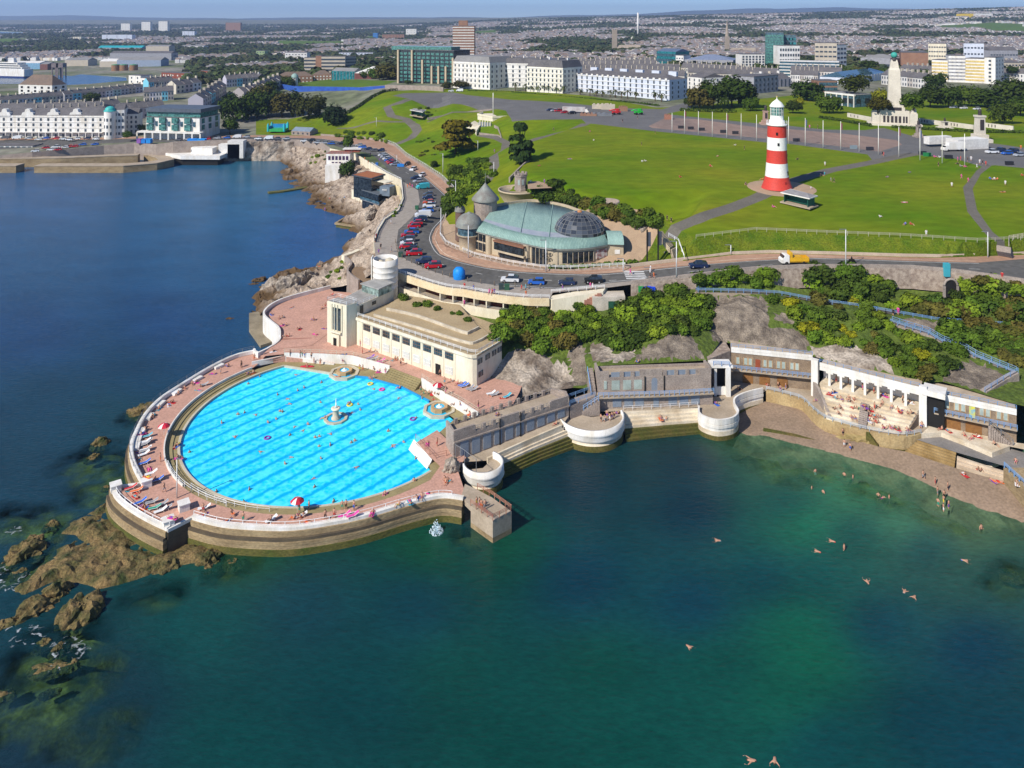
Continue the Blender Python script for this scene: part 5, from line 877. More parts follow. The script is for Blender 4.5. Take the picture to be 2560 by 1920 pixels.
wing(lw0,lw1,11.3,7.2,5.5,'left stone wing of the beach pavilion with white roof band and one red door',[G_(x,188,750)for x in(235,290,322,425,462,518,552,610,645)],[(G_(305,188,750),2.1),(G_(422,188,750),2.1),(G_(545,188,750),2.1)],[(G_(375,188,750),mat('red_door',(.30,.07,.03),.7))],0)
rw0,rw1=Xa(at('D3',1590,1000,4.2)[:2]),Xa(at('D3',2160,1125,4.2)[:2])
wt,wd,wn=wing(rw0,rw1,10.1,7.0,5.5,'right stone wing of the beach pavilion with outside stair and brown arched doors',[G_(x,1590,2160)for x in(1640,1683,1752,1797,1925,1968,2042,2087)],[(G_(1725,1590,2160),2.5),(G_(1870,1590,2160),2.6)],[(G_(1860,1590,2160),mat('bright_door',(.10,.35,.55),.6,(.6,.55,.05),1.2,.3))],0)
mb=MB();WL=(rw1-rw0).length
for i in Xj(10):q=rw0+wd*(WL*(.68+.027*i))+wn*1.0;mb.box((q.x,q.y,4.0+(2.8-i*.28)/2),(.5,1.1,3.0-i*.28),math.atan2(wd.y,wd.x))
mb.Xb('outside_stair',Xl,wt);Xd('stair_rail',[Xa((*(rw0+wd*(WL*.67)+wn*1.5),7.0)),Xa((*(rw0+wd*(WL*.95)+wn*1.5),4.4))],'',m=Xr,h=.95,r=.05,parent=wt)
co_=Xh('colonnade','white open colonnade of eight bays above the stepped sun terraces','building');c0,c1=Xa(at('D3',800,712,7)[:2]),Xa(at('D3',1490,893,7)[:2]);d=(c1-c0).normalized();n=Xa((d.y,-d.x));CL2=(c1-c0).length;caz=math.atan2(d.y,d.x)
mb=MB();mb.Xe([c0+n*.1,c1+n*.1,c1-n*3.6,c0-n*3.6],9.7,10.6);mb.Xc([c0,c1],.3,10.5,11.2);mb.Xb('roof_band',Xk,co_)
mb=MB();mb.Xe([c0-n*.2,c1-n*.2,c1-n*5,c0-n*5],10.6,10.63);mb.Xb('roof_deck',mat('tan_deck',(.5,.4,.29)),co_)
mb=MB();mb.Xc([c0-n*3.4,c1-n*3.4],.3,6,9.8);mb.Xb('back_wall',Xk,co_);mb=MB();mb.Xe([c0,c1,c1-n*3.4,c0-n*3.4],4,7.0);mb.Xb('floor',Xv,co_)
for x in(872,955,1040,1125,1215,1305,1400):
 q=c0+d*(CL2*G_(x,800,1490))-n*.1;mb=MB();mb.box((q.x,q.y,8.35),(.45,.5,2.8),caz)
 for s_ in(-1,1):r_=q+d*s_*.42;mb.box((r_.x,r_.y,9.55),(.5,.4,.35),caz)
 mb.Xb('column',Xk,co_)
for q in(c0-d*.9,c1+d*.6):mb=MB();mb.box((q.x,q.y,7.8),(1.3,1.1,7.6),caz);mb.Xb('end_pier',Xk,co_)
Xd('roof_rail',V3([c0,c1],11.2),'',m=M_BLUE,h=.7,r=.035,step=1.5,parent=co_)
mb=MB();q=c1+d*2.5-n*1.5;mb.box((q.x,q.y,7.2),(3.2,2.6,6.0),caz);mb.Xb('dark_recess',Xp,co_);mb=MB();q=c1+d*2.4-n*1.0;mb.box((q.x,q.y,10.7),(3.8,3.4,1.0),caz);mb.Xb('recess_roof',Xk,co_)
tb=[Xa((*(c0+n*.15),7.0)),Xa((*(c0 .lerp(c1,.42)+n*.15),7.0)),Xa((*(c1+n*.15),7.0))];tf=[at('D3',845,965,4.25),at('D3',1090,1020,4.25),at('D3',1390,1068,4.25)]
loft_steps('sun_terraces',tb,tf,7,Xv,'broad white stepped sun terraces full of bathers below the colonnade',base=3.8,cat='terraces')
mb=MB()
for i in Xj(12):q=at('D3',1112-i*1.6,862+i*13.5,6.7-i*.2);mb.box((q.x,q.y,q.z-.55),(1.5,.9,1.3),caz)
tag(mb.Xb('terrace_stair',Xl),'grey stair running down through the white sun terraces','stairs')
mb=MB();mb.Xc([Xa(at('D3',1485,905,6)[:2]),Xa(at('D3',1490,960,5)[:2]),Xa(at('D3',1395,1065,4.2)[:2])],.5,3.8,[7,6.6,4.6]);tag(mb.Xb('flank_wall',M_BRST),'brown stone flank wall stepping down at the right end of the sun terraces','wall')
mb=MB();mb.Xc([Xa(at('D3',755,700,7)[:2]),Xa(at('D3',790,760,6.5)[:2]),Xa(at('D3',870,950,4.4)[:2])],.5,3.8,[7.2,7,4.8]);tag(mb.Xb('flank_wall',Xl),'grey stone flank wall with rail at the left end of the sun terraces','wall')
rs=LN(('D3',[(1500,1065,4.2),(1640,1055,4.2),(1800,1115,4.2),(1990,1195,4.2),(2110,1150,4.2),(2300,1190,4.2)]))
kind(flat('right_terrace_pavement',[Xa(p[:2])for p in rs]+[rw1+Xa((8,-2)),rw1,rw0,Xa(at('D3',1560,1010,4.2)[:2])],4.21,Xv))
mb=MB();ln=[Xa(p[:2])for p in rs[:5]];mb.Xc(ln,.4,1.5,4.3,off=.1);tag(mb.Xb('terrace_edge',Xv),'pale stepped edge of the terrace in front of the right wing','wall')
rmp=LN(('D3',[(1470,1105,3.4),(1750,1195,3.4),(2212,1330,3.3),(2700,1480,3.3)]));rmb=LN(('D3',[(1500,1070,3.6),(1800,1122,3.6),(2212,1240,3.5),(2700,1380,3.5)]))
kind(flat('ramp_road',[Xa(p[:2])for p in rmp]+[Xa(p[:2])+Xa((.5,3))for p in rmb[::-1]],3.45,mat('grey_ramp',(.24,.22,.20),.9,(.18,.165,.15),.3)))
bs_b=LN(('D3',[(1490,1105,3.4),(1620,1145,3.4),(1745,1185,3.4)]));bs_f=LN(('D3',[(1390,1190,1.6),(1560,1250,1.6),(1730,1305,1.6)]))
loft_steps('brown_steps',bs_b,bs_f,6,mat('ochre_step',(.36,.25,.11),.9,(.22,.14,.05),.5),'flight of ochre brown stone steps down to the shingle',base=.5)
sw_=LN(('D3',[(1750,1215,3.4),(1980,1290,3.3),(2212,1360,3.3),(2700,1500,3.3)]));sfr=LN(('D3',[(1745,1300,2),(1960,1362,2),(2190,1420,2),(2700,1560,2)]))
loft_steps('block_wall',sw_,sfr,3,mat('pale_block',(.60,.49,.36),.9,(.42,.32,.22),.5,.6),'stepped pale stone block wall at the back of the beach on the right',base=.5,cat='wall')
mb=MB();q=at('D3',2212,1600,1.2);mb.box((q.x+2.2,q.y+.9,2.6),(4,9,5));pbk=tag(mb.Xb('landing_block',M_SWALL),'stone landing block with blue rails cut by the right picture edge','landing');Xd('rail',[Xa((q.x+.3,q.y-3.4,5.1)),Xa((q.x+.3,q.y+5.3,5.1))],'',m=M_BLUE,h=1.0,r=.06,rails=3,parent=pbk,step=1.2)
mb=MB();q0=at('D3',1130,1050,4.0);q1=at('D3',1195,1145,2.0)
for i in Xj(8):q=q0 .lerp(q1,i/8);mb.box((q.x,q.y-.3,q.z/2+.2),(.6,1.0,q.z),caz)
tag(mb.Xb('beach_steps',M_WEED),'narrow weedy steps down the beach wall','steps')
p=at('D3',1090,1110,2);o=rock('D3',1090,1110,8,4,2.2,'ochre rock outcrop against the beach wall under the sun terraces',mat('ochre_rock',(.42,.31,.14),.9,(.16,.12,.04),.3),-.3,70);o.location=(p.x,p.y+.6,1.3)
mb=MB();mb.Xc([Xa(at('D3',410,1025,1.4)[:2]),Xa(at('D3',760,1105,1.1)[:2]),Xa(at('D3',920,1150,1)[:2])],.8,0,1.35);tag(mb.Xb('outfall_pipe',M_WEED),'long weed covered outfall kerb across the shingle','outfall')
pier=Xh('bathing_pier','small concrete bathing pier with rusty railings beside the pool wall','pier');pp=[at('B4',1955,885,4.3),at('B4',2070,965,4.3),at('B4',2168,915,4.3),at('B4',2060,838,4.3),at('B4',1990,800,4.3),at('B4',1925,770,4.3),at('B4',1905,835,4.3)]
mb=MB();mb.Xe(xy(pp[:4]),1.7,4.3);mb.mt(1).Xe(xy([p+Xa((0,0,0))for p in pp[:4]]),-1.5,1.7,top=False);mb.Xb('block',[Xu,M_SWALL],pier);mb=MB();mb.Xe(xy([pp[0],pp[3],pp[4],pp[5],pp[6]]),3.4,4.25);mb.Xb('gangway',Xu,pier)
Xd('rail',[pp[4],pp[3],pp[2],pp[1],pp[0]],'',m=M_RUST,h=1.0,r=.05,step=1.3,rails=3,parent=pier)
mb=MB();fp=[at('E2',990,700,4.2),at('E2',1085,760,4.2),at('E2',1205,860,4.2)];mb.tube([p+Xa((0,0,2.6))for p in fp],.05,4)
for p in fp:mb.box((p.x,p.y,5.5),(.1,.1,2.8))
tag(mb.Xb('mesh_fence',Xr),'tall wire mesh fence between pool deck and small bastion','fence')
p=at('E2',950,830,4.2);o=rock('E2',950,830,3.6,2.6,2.0,'grey artificial boulder on the pool deck by the mesh fence',M_CLIFF,.5,77);o.location=(p.x,p.y+.6,4.2)
# ---- domed restaurant on the bend of the road
M_COPPER=mat('green_copper',(.29,.42,.36),.65,(.20,.31,.28),.25,.8,bump=.03,bscale=1,stretch=(3,.4,1),fine=.2)
M_LEAD=mat('brown_lead',(.17,.15,.13),.6,(.24,.26,.23),.5,.6,fine=.2);M_TAN=mat('tan_stone',(.50,.41,.28),.9,(.42,.34,.23),.4,.6);M_DGL=glass('dark_glass',(.02,.025,.03));M_BGL=glass('blue_glass',(.05,.10,.13));M_GGL=glass('green_glass',(.06,.17,.15))
db=Xh('domed_restaurant','restaurant with green copper barrel roof and dark glass dome beside the road bend','building')
ev=Xg([Xa(at('B2',x,y,21.4))for x,y in((285,745),(480,800),(700,852),(900,895),(1100,908),(1300,895),(1450,868))],4)
ine=Xg([Xa(at('B2',x,y,23.3))for x,y in((375,665),(560,730),(740,775),(900,800),(1080,808),(1280,798),(1400,765))],4)
bke=Xg([Xa(at('B2',x,y,24.3))for x,y in((480,545),(640,515),(790,500),(940,515),(1080,545),(1180,580),(1320,625))],4)
def loft(mb,lines,smooth=True):
 n=len(lines[0]);vs=[p for l in lines for p in l];mb.add(vs,[(j*n+i,j*n+i+1,(j+1)*n+i+1,(j+1)*n+i)for j in Xj(len(lines)-1)for i in Xj(n-1)],smooth)
prof=[]
for t in(0,.2,.45,.75,1):prof.append([a.lerp(b,1-math.cos(t*math.pi/2))if False else Xa((a.x+(b.x-a.x)*(1-math.cos(t*math.pi/2)),a.y+(b.y-a.y)*(1-math.cos(t*math.pi/2)),a.z+(b.z-a.z)*math.sin(t*math.pi/2)))for a,b in zip(ev,ine)])
mb=MB();loft(mb,prof)
for i in Xj(0,len(ev)):
 pass
mb.Xb('barrel_roof',M_COPPER,db)
mb=MB()
for i in Xj(len(ev)-1):
 for s_ in(0,.25,.5,.75):
  l=[pr_[i].lerp(pr_[i+1],s_)+Xa((0,-.02,.05))for pr_ in prof];mb.tube(l,.05,3,caps=False)
mb.Xb('roof_seam',mat('copper_seam',(.15,.28,.25),.6),db)
mid=[a.lerp(b,.5)+Xa((0,0,.35))for a,b in zip(ine,bke)];mb=MB();loft(mb,[ine,[a.lerp(b,.12)+Xa((0,0,.1))for a,b in zip(ine,bke)]]);mb.Xb('roof_gutter',mat('lilac_lead',(.27,.30,.36),.6,(.34,.37,.40),.5),db)
mb=MB();loft(mb,[[a.lerp(b,.12)+Xa((0,0,.1))for a,b in zip(ine,bke)],mid,bke,[p+Xa((0,.3,-7))for p in bke]]);mb.Xb('main_roof',M_COPPER,db)
mb=MB();mb.Xc(bke,.5,17,25.0,off=.3);mb.Xb('rear_parapet',M_TAN,db)
mb=MB()
for t in(.3,.55,.8):
 k_=int(t*(len(ine)-1));l=[ine[k_]+Xa((0,0,.15)),mid[k_]+Xa((0,0,.08)),bke[k_]+Xa((0,0,.08))];mb.tube(l,.12,4)
mb.Xb('roof_rib',M_COPPER,db)
wl=[p+Xa((0,.9,0))for p in ev];mb=MB();mb.Xc(wl,.4,15.6,21.5);mb.Xb('wall',M_TAN,db)
mb=MB();mb.Xc([p+Xa((0,.25,0))for p in ev],.5,21.0,21.35);mb.Xb('eaves',M_LEAD,db)
def wallbox(t0,t1,z0,z1,m,nm,out=.0,bars=0):
 a=wl[0];n_=len(wl)-1
 def pos(t):k_=min(n_-1,int(t*n_));return wl[k_].lerp(wl[k_+1],t*n_-k_)
 pts_=[pos(t0+(t1-t0)*i/6)+Xa((0,-.16-out,0))for i in Xj(7)];mb=MB();mb.Xc(pts_,.3+out,z0,z1)
 if bars:
  mb.mt(1)
  for i in Xj(bars+1):q=pos(t0+(t1-t0)*i/bars);mb.box((q.x,q.y-.36-out*1.5,(z0+z1)/2),(.12,.1,z1-z0))
 return mb.Xb(nm,[m,M_TAN],db)
wallbox(.02,.115,18.8,20.8,M_DGL,'upper_window',bars=3);wallbox(.02,.115,16.2,18.3,M_DGL,'lower_window',bars=3)
wallbox(.17,.36,18.4,20.5,M_DGL,'bay_window',1.4,6);wallbox(.165,.365,20.5,20.9,mat('rust_canopy',(.25,.12,.07),.8),'bay_canopy',1.6);wallbox(.165,.365,17.9,18.4,M_TAN,'bay_sill',1.5);wallbox(.2,.39,15.7,17.7,M_DGL,'lower_entrance',.7,5)
wallbox(.41,.52,15.7,20.9,M_DGL,'entrance_glazing',.1,4);wallbox(.63,.86,17.6,20.3,M_DGL,'long_window',.05,6)
wallbox(.88,.985,18,20.3,mat('sign_panel',(.62,.58,.52),.8,(.30,.12,.1),1.2,.3),'sign_panel',.1)
for t in(.145,.395):k_=int(t*(len(wl)-1));q=wl[k_];mb=MB();mb.Xf([(1.0,15.6),(1.0,21)],(q.x,q.y-.3,0),14);mb.Xb('round_pier',M_TAN,db)
def text(body,loc,size,rz,m,parent=None,name='lettering',tilt=math.pi/2):
 cu=bpy.data.curves.new(name,'FONT');cu.body=body;cu.size=size;cu.extrude=.03;cu.align_x='CENTER';cu.materials.append(m);o=put(name,cu);bpy.context.view_layer.update();me=bpy.data.meshes.new_from_object(o.evaluated_get(bpy.context.evaluated_depsgraph_get()));bpy.data.objects.remove(o);o=put(name,me,parent,loc);o.rotation_euler=(tilt,0,rz);return o
k_=int(.575*(len(wl)-1));q=wl[k_];text('OCEAN',(q.x,q.y-.4,19.1),1.35,0,Xp,db);text('VIEW',(q.x,q.y-.4,17.8),1.35,0,Xp,db)
k_=int(.26*(len(wl)-1));q=wl[k_];text('GIFTS',(q.x,q.y-1.95,18.0),.5,-.25,Xk,db)
a,b_=at('B2',1450,868,21.4),at('B2',1590,872,21.4);mb=MB();l0_,l1_=[],[]
for i in Xj(9):t=math.pi*i/8;l0_.append(Xa((a.x,a.y+4-4*math.cos(t),21.4+2.4*math.sin(t))));l1_.append(Xa((b_.x,b_.y+4-4*math.cos(t),21.4+2.4*math.sin(t))))
loft(mb,[l0_,l1_]);mb.Xb('end_vault',M_COPPER,db);mb=MB();mb.box(((a.x+b_.x)/2,a.y+4.2,18.6),(b_.x-a.x,7.4,5.8));mb.Xb('end_wall',M_TAN,db);mb=MB();mb.box((b_.x+.05,a.y+4,19.5),(.15,6.4,4));mb.Xb('end_window',M_DGL,db)
mb=MB();mb.box((a.x+2.6,a.y+.45,19.3),(1.4,.12,1.1));mb.Xb('notice_board',Xk,db)
DC=Xa((18.6,206.5,22.9));prof_=[(7.0*math.cos(t*math.pi/16),5.6*math.sin(t*math.pi/16))for t in Xj(0,9)]
mb=MB();mb.Xf(prof_,DC,28,smooth=False);M_DOME=bpy.data.materials.new('dome_glass');nt,b=nodes(M_DOME);g=nt.nodes.new('ShaderNodeNewGeometry');wn=nt.nodes.new('ShaderNodeTexWhiteNoise');wn.noise_dimensions='3D';sn_=nt.nodes.new('ShaderNodeVectorMath');sn_.operation='SNAP';sn_.inputs[1].default_value=(.02,.02,.02);nt.links.new(g.outputs['True Normal'],sn_.inputs[0]);nt.links.new(sn_.outputs[0],wn.inputs[0]);cr=nt.nodes.new('ShaderNodeValToRGB');cr.color_ramp.elements[0].color=(.016,.02,.028,1);cr.color_ramp.elements[1].color=(.085,.095,.11,1);nt.links.new(wn.outputs['Value'],cr.inputs[0]);nt.links.new(cr.outputs[0],b.inputs['Base Color']);b.inputs['Roughness'].default_value=.15;b.inputs['Specular IOR Level'].default_value=.6
mb.Xb('glass_dome',M_DOME,db);mb=MB()
for i in Xj(28):a_=6.28318*i/28;mb.tube([(DC.x+(r_+.03)*math.cos(a_),DC.y+(r_+.03)*math.sin(a_),DC.z+z1+.02)for r_,z1 in prof_[:-1]],.05,3,caps=False)
for r_,z1 in prof_[1:-1]:mb.tube([(DC.x+(r_+.03)*math.cos(6.28318*i/28),DC.y+(r_+.03)*math.sin(6.28318*i/28),DC.z+z1+.02)for i in Xj(28)],.05,3,closed=True)
mb.Xb('dome_ribs',mat('pale_rib',(.24,.24,.23),.5),db);mb=MB();mb.Xf([(7.5,-.6),(7.4,.1),(7.0,.25)],DC,32,caps=False);mb.Xb('dome_kerb',M_COPPER,db);mb=MB();mb.Xf([(.7,5.5),(.6,5.9),(0,6.1)],DC,10);mb.Xb('dome_cap',mat('rust_cap',(.45,.2,.08),.8),db)
mb=MB();mb.Xf([(3.5,16),(3.5,27.4)],(-8,226,0),20,smooth=False);mb.Xb('turret_wall',Xl,db);mb=MB();mb.Xf([(4.1,27.2),(4.1,27.7),(3.3,28.6),(1.5,30.6),(0,32.4)],(-8,226,0),24);mb.tube([(-8,226,32),(-8,226,35.3)],.08,5);mb.Xb('turret_cone',M_LEAD,db)
mb=MB();mb.Xf([(2.9,15.6),(2.9,19.6),(3.6,19.7),(3.6,20.0)],(-12.3,215.5,0),20);mb.Xb('bow_base',M_TAN,db);mb=MB();mb.Xf([(3.3,20),(3.3,22.3)],(-12.3,215.5,0),16,smooth=False);mb.Xb('bow_glazing',M_BGL,db);mb=MB();mb.Xf([(3.9,22.2)]+[(3.8*math.cos(t*.157),22.5+3.4*math.sin(t*.157))for t in Xj(0,10)]+[(.4,26.1),(0,26.3)],(-12.3,215.5,0),24);mb.Xb('bow_dome',M_LEAD,db)
mb=MB();mb.Xf([(1.4,16),(1.4,24.6)],(-15.4,223,0),12);mb.Xb('small_turret',mat('dark_brick',(.16,.1,.08),.9),db);mb=MB();mb.Xf([(1.65,24.5)]+[(1.6*math.cos(t*.175),24.7+1.8*math.sin(t*.175))for t in Xj(0,10)],(-15.4,223,0),16);mb.Xb('small_dome',M_LEAD,db)
Xd('railing',[Xa(p)+Xa((0,.3,.3))for p in Dk[18:27]],'white railing on the low wall in front of the domed restaurant',h=1.0,r=.045,step=2,rails=3)
mb=MB();l=Dk[17:27];mb.Xc(xy(l),.4,[p.z-.4 for p in l],[p.z+.35 for p in l],off=.1);tag(mb.Xb('garden_wall',M_RUBB),'low stone wall following the road bend round the domed restaurant','wall')
mb=MB();l=Dk[6:18];mb.Xc(xy(l),.5,[p.z-.4 for p in l],[p.z+1.1 for p in l],off=.1);tag(mb.Xb('roadside_wall',Xl),'long stone wall on the inland side of the curving road','wall')
Xd('railing',[Xa(p)+Xa((.3,0,1.0))for p in Dk[9:18]],'white railing on the inland wall along the curving road',h=.9,r=.045,step=3,rails=2)
mb=MB();l=Dk[26:];mb.Xc(xy(l),.4,[p.z-.4 for p in l],[p.z+.75 for p in l],off=.3);tag(mb.Xb('bank_wall',mat('pale_bank_wall',(.50,.41,.31),.9,(.4,.32,.24),.4)),'low pale wall at the foot of the grass bank along the road','wall')
Xd('lawn_fence',[Xa(p)for p in Ek[4:11]],'long thin fence along the top of the grass bank',m=mat('weathered_fence',(.45,.42,.32),.8),h=1.1,r=.04,step=2.5,rails=3)
Xd('lawn_fence',[at('B3',2110,690,25.6),at('B3',2110,650,26),at('B3',2230,630,26.1),at('B3',2500,610,26.2)],'short fence at the right of the lawn steps',m=M_COPE,h=1.2,r=.05,step=1.5,rails=3)
def stairs_up(name,a,b,w,n,m,label):
 mb=MB();d=Xa((b-a)[:2]).normalized();az_=math.atan2(d.y,d.x)
 for i in Xj(n):q=a.lerp(b,(i+.5)/n);mb.box((q.x,q.y,q.z-.6),((b-a).length/n+.02,w,1.4),az_)
 return tag(mb.Xb(name,m),label,'steps')
stairs_up('lawn_steps',at('B3',2095,750,22.7),at('B3',2075,690,25.6),3,12,Xl,'steps from the road up to the lawn at the right')
stairs_up('garden_steps',at('B2',2050,1000,19.2),at('B2',2020,900,22),3,12,M_TAN,'lower flight of garden steps beside the domed restaurant');stairs_up('garden_steps',at('B2',2000,890,22),at('B2',1900,760,25.4),2.5,14,M_TAN,'upper flight of garden steps climbing to the lawn path')
Xd('railing',[at('B2',1975,800,25.5),at('B2',2060,850,24),at('B2',2110,990,20.5)],'pale railing beside the garden steps',h=1,r=.05,rails=3)
for i,(x,y,w,d,h_,z)in Xi([(1720,830,5,4,4,19),(1800,880,4,3,3,18.6),(1760,770,5,4,3.4,21.5),(1900,920,3.5,3,2.4,19),(1960,960,3,2.5,2,19)]):
 p=at('B2',x,y,z);o=rock('B2',x,y,w,d,h_,['biggest tan rockery boulder beside the domed restaurant','tan rockery boulder in front of the garden steps','upper rockery boulder under the lawn','small rockery boulder by the garden steps','lowest rockery boulder near the black banner poles'][i],M_CLIFF,.5*i,90+i);o.location=(p.x,p.y,z-1)
for x,y0,y1 in((1790,1035,740),(1885,1020,735)):
 p=at('B2',x,y0,18.6);h_=(y1-y0)*-.28933*p.y/FOC;t=Xh('banner_pole',['black banner pole left of the garden steps','black banner pole right beside the garden steps'][x>1800],'pole',p,0,'black banner poles');mb=MB();mb.box((0,0,h_/2),(.35,.3,h_));mb.Xb('post',Xp,t);mb=MB();mb.box((.55,0,h_*.72),(.8,.06,h_*.42));mb.Xb('banner',mat('slate_banner',(.07,.08,.1),.8),t)
fo=Xh('lookout_tower','small octagonal battlemented stone lookout tower on the edge of the lawn','tower',at('B2',697,390,25));mb=MB();mb.Xf([(2.2,-1),(2.2,.4),(2.0,.5),(2.0,4.3),(2.25,4.4),(2.25,5.0)],n=8,smooth=False);mb.Xb('wall',Xl,fo);mb=MB()
for i in Xj(8):a_=.39+6.283*i/8;mb.box((2.0*math.cos(a_),2.0*math.sin(a_),5.3),(.45,.9,.7),a_)
mb.Xb('battlement',Xl,fo)
for a_ in(-1.9,-1.18):mb=MB();mb.box((1.87*math.cos(a_),1.87*math.sin(a_),2.6),(.15,.7,1.7),a_);mb.Xb('window',M_PANELG,fo)
mb=MB();c_=at('B2',680,400,24.6);mb.Xf([(6.5,-5),(6.5,0),(6.9,0),(6.9,.5),(6.5,.5),(6.5,0),(0,0)],(c_.x,c_.y,c_.z),24,caps=False);tag(mb.Xb('lookout_terrace',M_TAN),'round stone terrace under the battlemented lookout tower','terrace')
kind(flat('lookout_pavement',[Xa(at('B2',x,y,26.5)[:2])for x,y in((755,330),(900,325),(1000,355),(980,385),(760,395))],26.75,M_PLZ))
mb=MB();c_=at('B2',1445,500,26.5);mb.Xf([(3.2,-3),(3.5,-.2),(3.6,0),(3.6,1.0),(3.3,1.0),(3.3,0),(0,0)],(c_.x,c_.y-1,c_.z-.4),24,caps=False);tag(mb.Xb('viewing_balcony',Xl),'half round stone viewing balcony at the lawn edge above the bushes','balcony')
mb=MB();l=LN(('B2',[(600,310,25),(680,230,26),(775,140,27.4)]));mb.Xc(xy(l),.5,[p.z-1 for p in l],[p.z+.9 for p in l]);tag(mb.Xb('lawn_wall',Xl),'grey stone wall running up the lawn edge behind the lookout tower','wall')
# ---- the striped lighthouse
lh=Xh('lighthouse','tall red and white banded lighthouse standing on the lawn','lighthouse',(84.0,238.5,28));M_RED=mat('lighthouse_red',(.58,.055,.035),.6,(.50,.045,.03),.3,.7);M_LW=mat('lighthouse_white',(.80,.79,.73),.6,(.72,.71,.65),.4)
def band(nm,m,pr_):mb=MB();mb.Xf(pr_,n=40,caps=False);return mb.Xb(nm,m,lh)
band('red_band',M_RED,[(4.75,0),(4.2,1.5),(3.8,2.8),(3.6,3.8)]);band('white_band',M_LW,[(3.6,3.8),(3.4,5.6),(3.22,8.1)]);band('red_band',M_RED,[(3.22,8.1),(3.1,10),(3.02,12.2)]);band('white_band',M_LW,[(3.02,12.2),(2.92,16.2)]);band('red_band',M_RED,[(2.92,16.2),(2.82,19.8)])
band('gallery',M_LW,[(2.82,19.8),(3.2,20.0),(3.2,20.35),(2.3,20.4),(2.3,21.6),(2.05,21.6),(2.05,23.1)]);g=band('lantern',M_GGL,[(1.95,23.1),(1.95,25.9)]);band('lantern_roof',M_LW,[(2.25,25.8),(2.15,26.2),(1.4,27.2),(.5,27.9),(.15,28.2),(.12,28.9)]);mb=MB();mb.Xf([(.25,28.8),(.3,29.0),(0,29.3)],n=8);mb.Xb('finial',mat('gilt',(.5,.36,.1),.4),lh)
mb=MB()
for i in Xj(16):a_=6.283*i/16;mb.box((1.97*math.cos(a_),1.97*math.sin(a_),24.5),(.1,.1,2.8),a_)
for z in(24.0,25.0):mb.tube([(1.98*math.cos(6.283*i/16),1.98*math.sin(6.283*i/16),z)for i in Xj(16)],.04,4,closed=True)
mb.Xb('glazing_bars',M_LW,lh);Xd('gallery_rail',[(3.1*math.cos(6.283*i/18),3.1*math.sin(6.283*i/18),20.35)for i in Xj(19)],'',h=1.0,r=.035,step=1.1,rails=2,parent=lh)
for z,a_,r_,m in((5.0,-.7,3.5,Xp),(17.5,-1.9,2.9,Xp),(14.2,-1.75,2.98,Xp),(10.4,-.05,3.12,Xp),(2.2,-1.2,4.0,mat('red_door2',(.4,.03,.03),.6))):mb=MB();mb.box((r_*math.cos(a_),r_*math.sin(a_),z),(.2,.6,.9 if z!=5 else 1.3),a_);mb.Xb('window',m,lh)
def shelter(corners,zb,zt,label,cat='shelter'):
 t=Xh('shelter',label,cat);c_=sum(corners,Xa((0,0,0)))/4;q=[Xa(p[:2])for p in corners];cc=Xa(c_[:2])
 r0,r1=((q[0]+q[3])/2).lerp(cc,.45),((q[1]+q[2])/2).lerp(cc,.45);mb=MB();mb.add([(*p,zt-.5)for p in q]+[(*r0,zt+.3),(*r1,zt+.3)]+[(*p,zt-.7)for p in q],[(0,1,5,4),(1,2,5),(2,3,4,5),(3,0,4),(6,7,1,0),(7,8,2,1),(8,9,3,2),(9,6,0,3),(9,8,7,6)]);mb.Xb('roof',mat('felt_roof',(.20,.19,.19),.8,(.28,.27,.27),.6),t)
 mb=MB();mb.Xc(q,.15,zt-.75,zt-.45,closed=True);mb.Xb('fascia',Xk,t);inn_=[p.lerp(cc,.18)for p in q];m=mat('green_paint',(.015,.12,.08),.6)
 mb=MB();mb.Xc([inn_[3].lerp(inn_[0],.5),inn_[2].lerp(inn_[1],.5)],.1,zb,zt-.6);mb.Xc([inn_[0],inn_[3]],.1,zb,zt-1.2);mb.Xc([inn_[1],inn_[2]],.1,zb,zt-1.2);mb.Xb('screen',m,t)
 mb=MB();a,b2=inn_[0].lerp(inn_[3],.35),inn_[1].lerp(inn_[2],.35);mb.Xc([a,b2],.6,zb+.4,zb+.5);mb.Xb('bench',m,t)
 for p in inn_:mb=MB();mb.box((*p,(zb+zt)/2-.3),(.14,.14,zt-zb-.6));mb.Xb('post',m,t)
 mb=MB();mb.Xe([p.lerp(cc,-.05)for p in q],zb-.3,zb+.06);mb.Xb('plinth',Xu,t);return t
shelter([at('B3',572,330,30.2),at('B3',765,372,30.2),at('B3',820,354,30.2),at('B3',640,308,30.2)],27.6,30.9,'green shelter with grey hipped roof just in front of the lighthouse')
shelter([at('A1',1330,945,27),at('A1',1440,965,27),at('A1',1470,945,27),at('A1',1370,932,27)],23.5,27.2,'green shelter on the dry slope among shrubs')
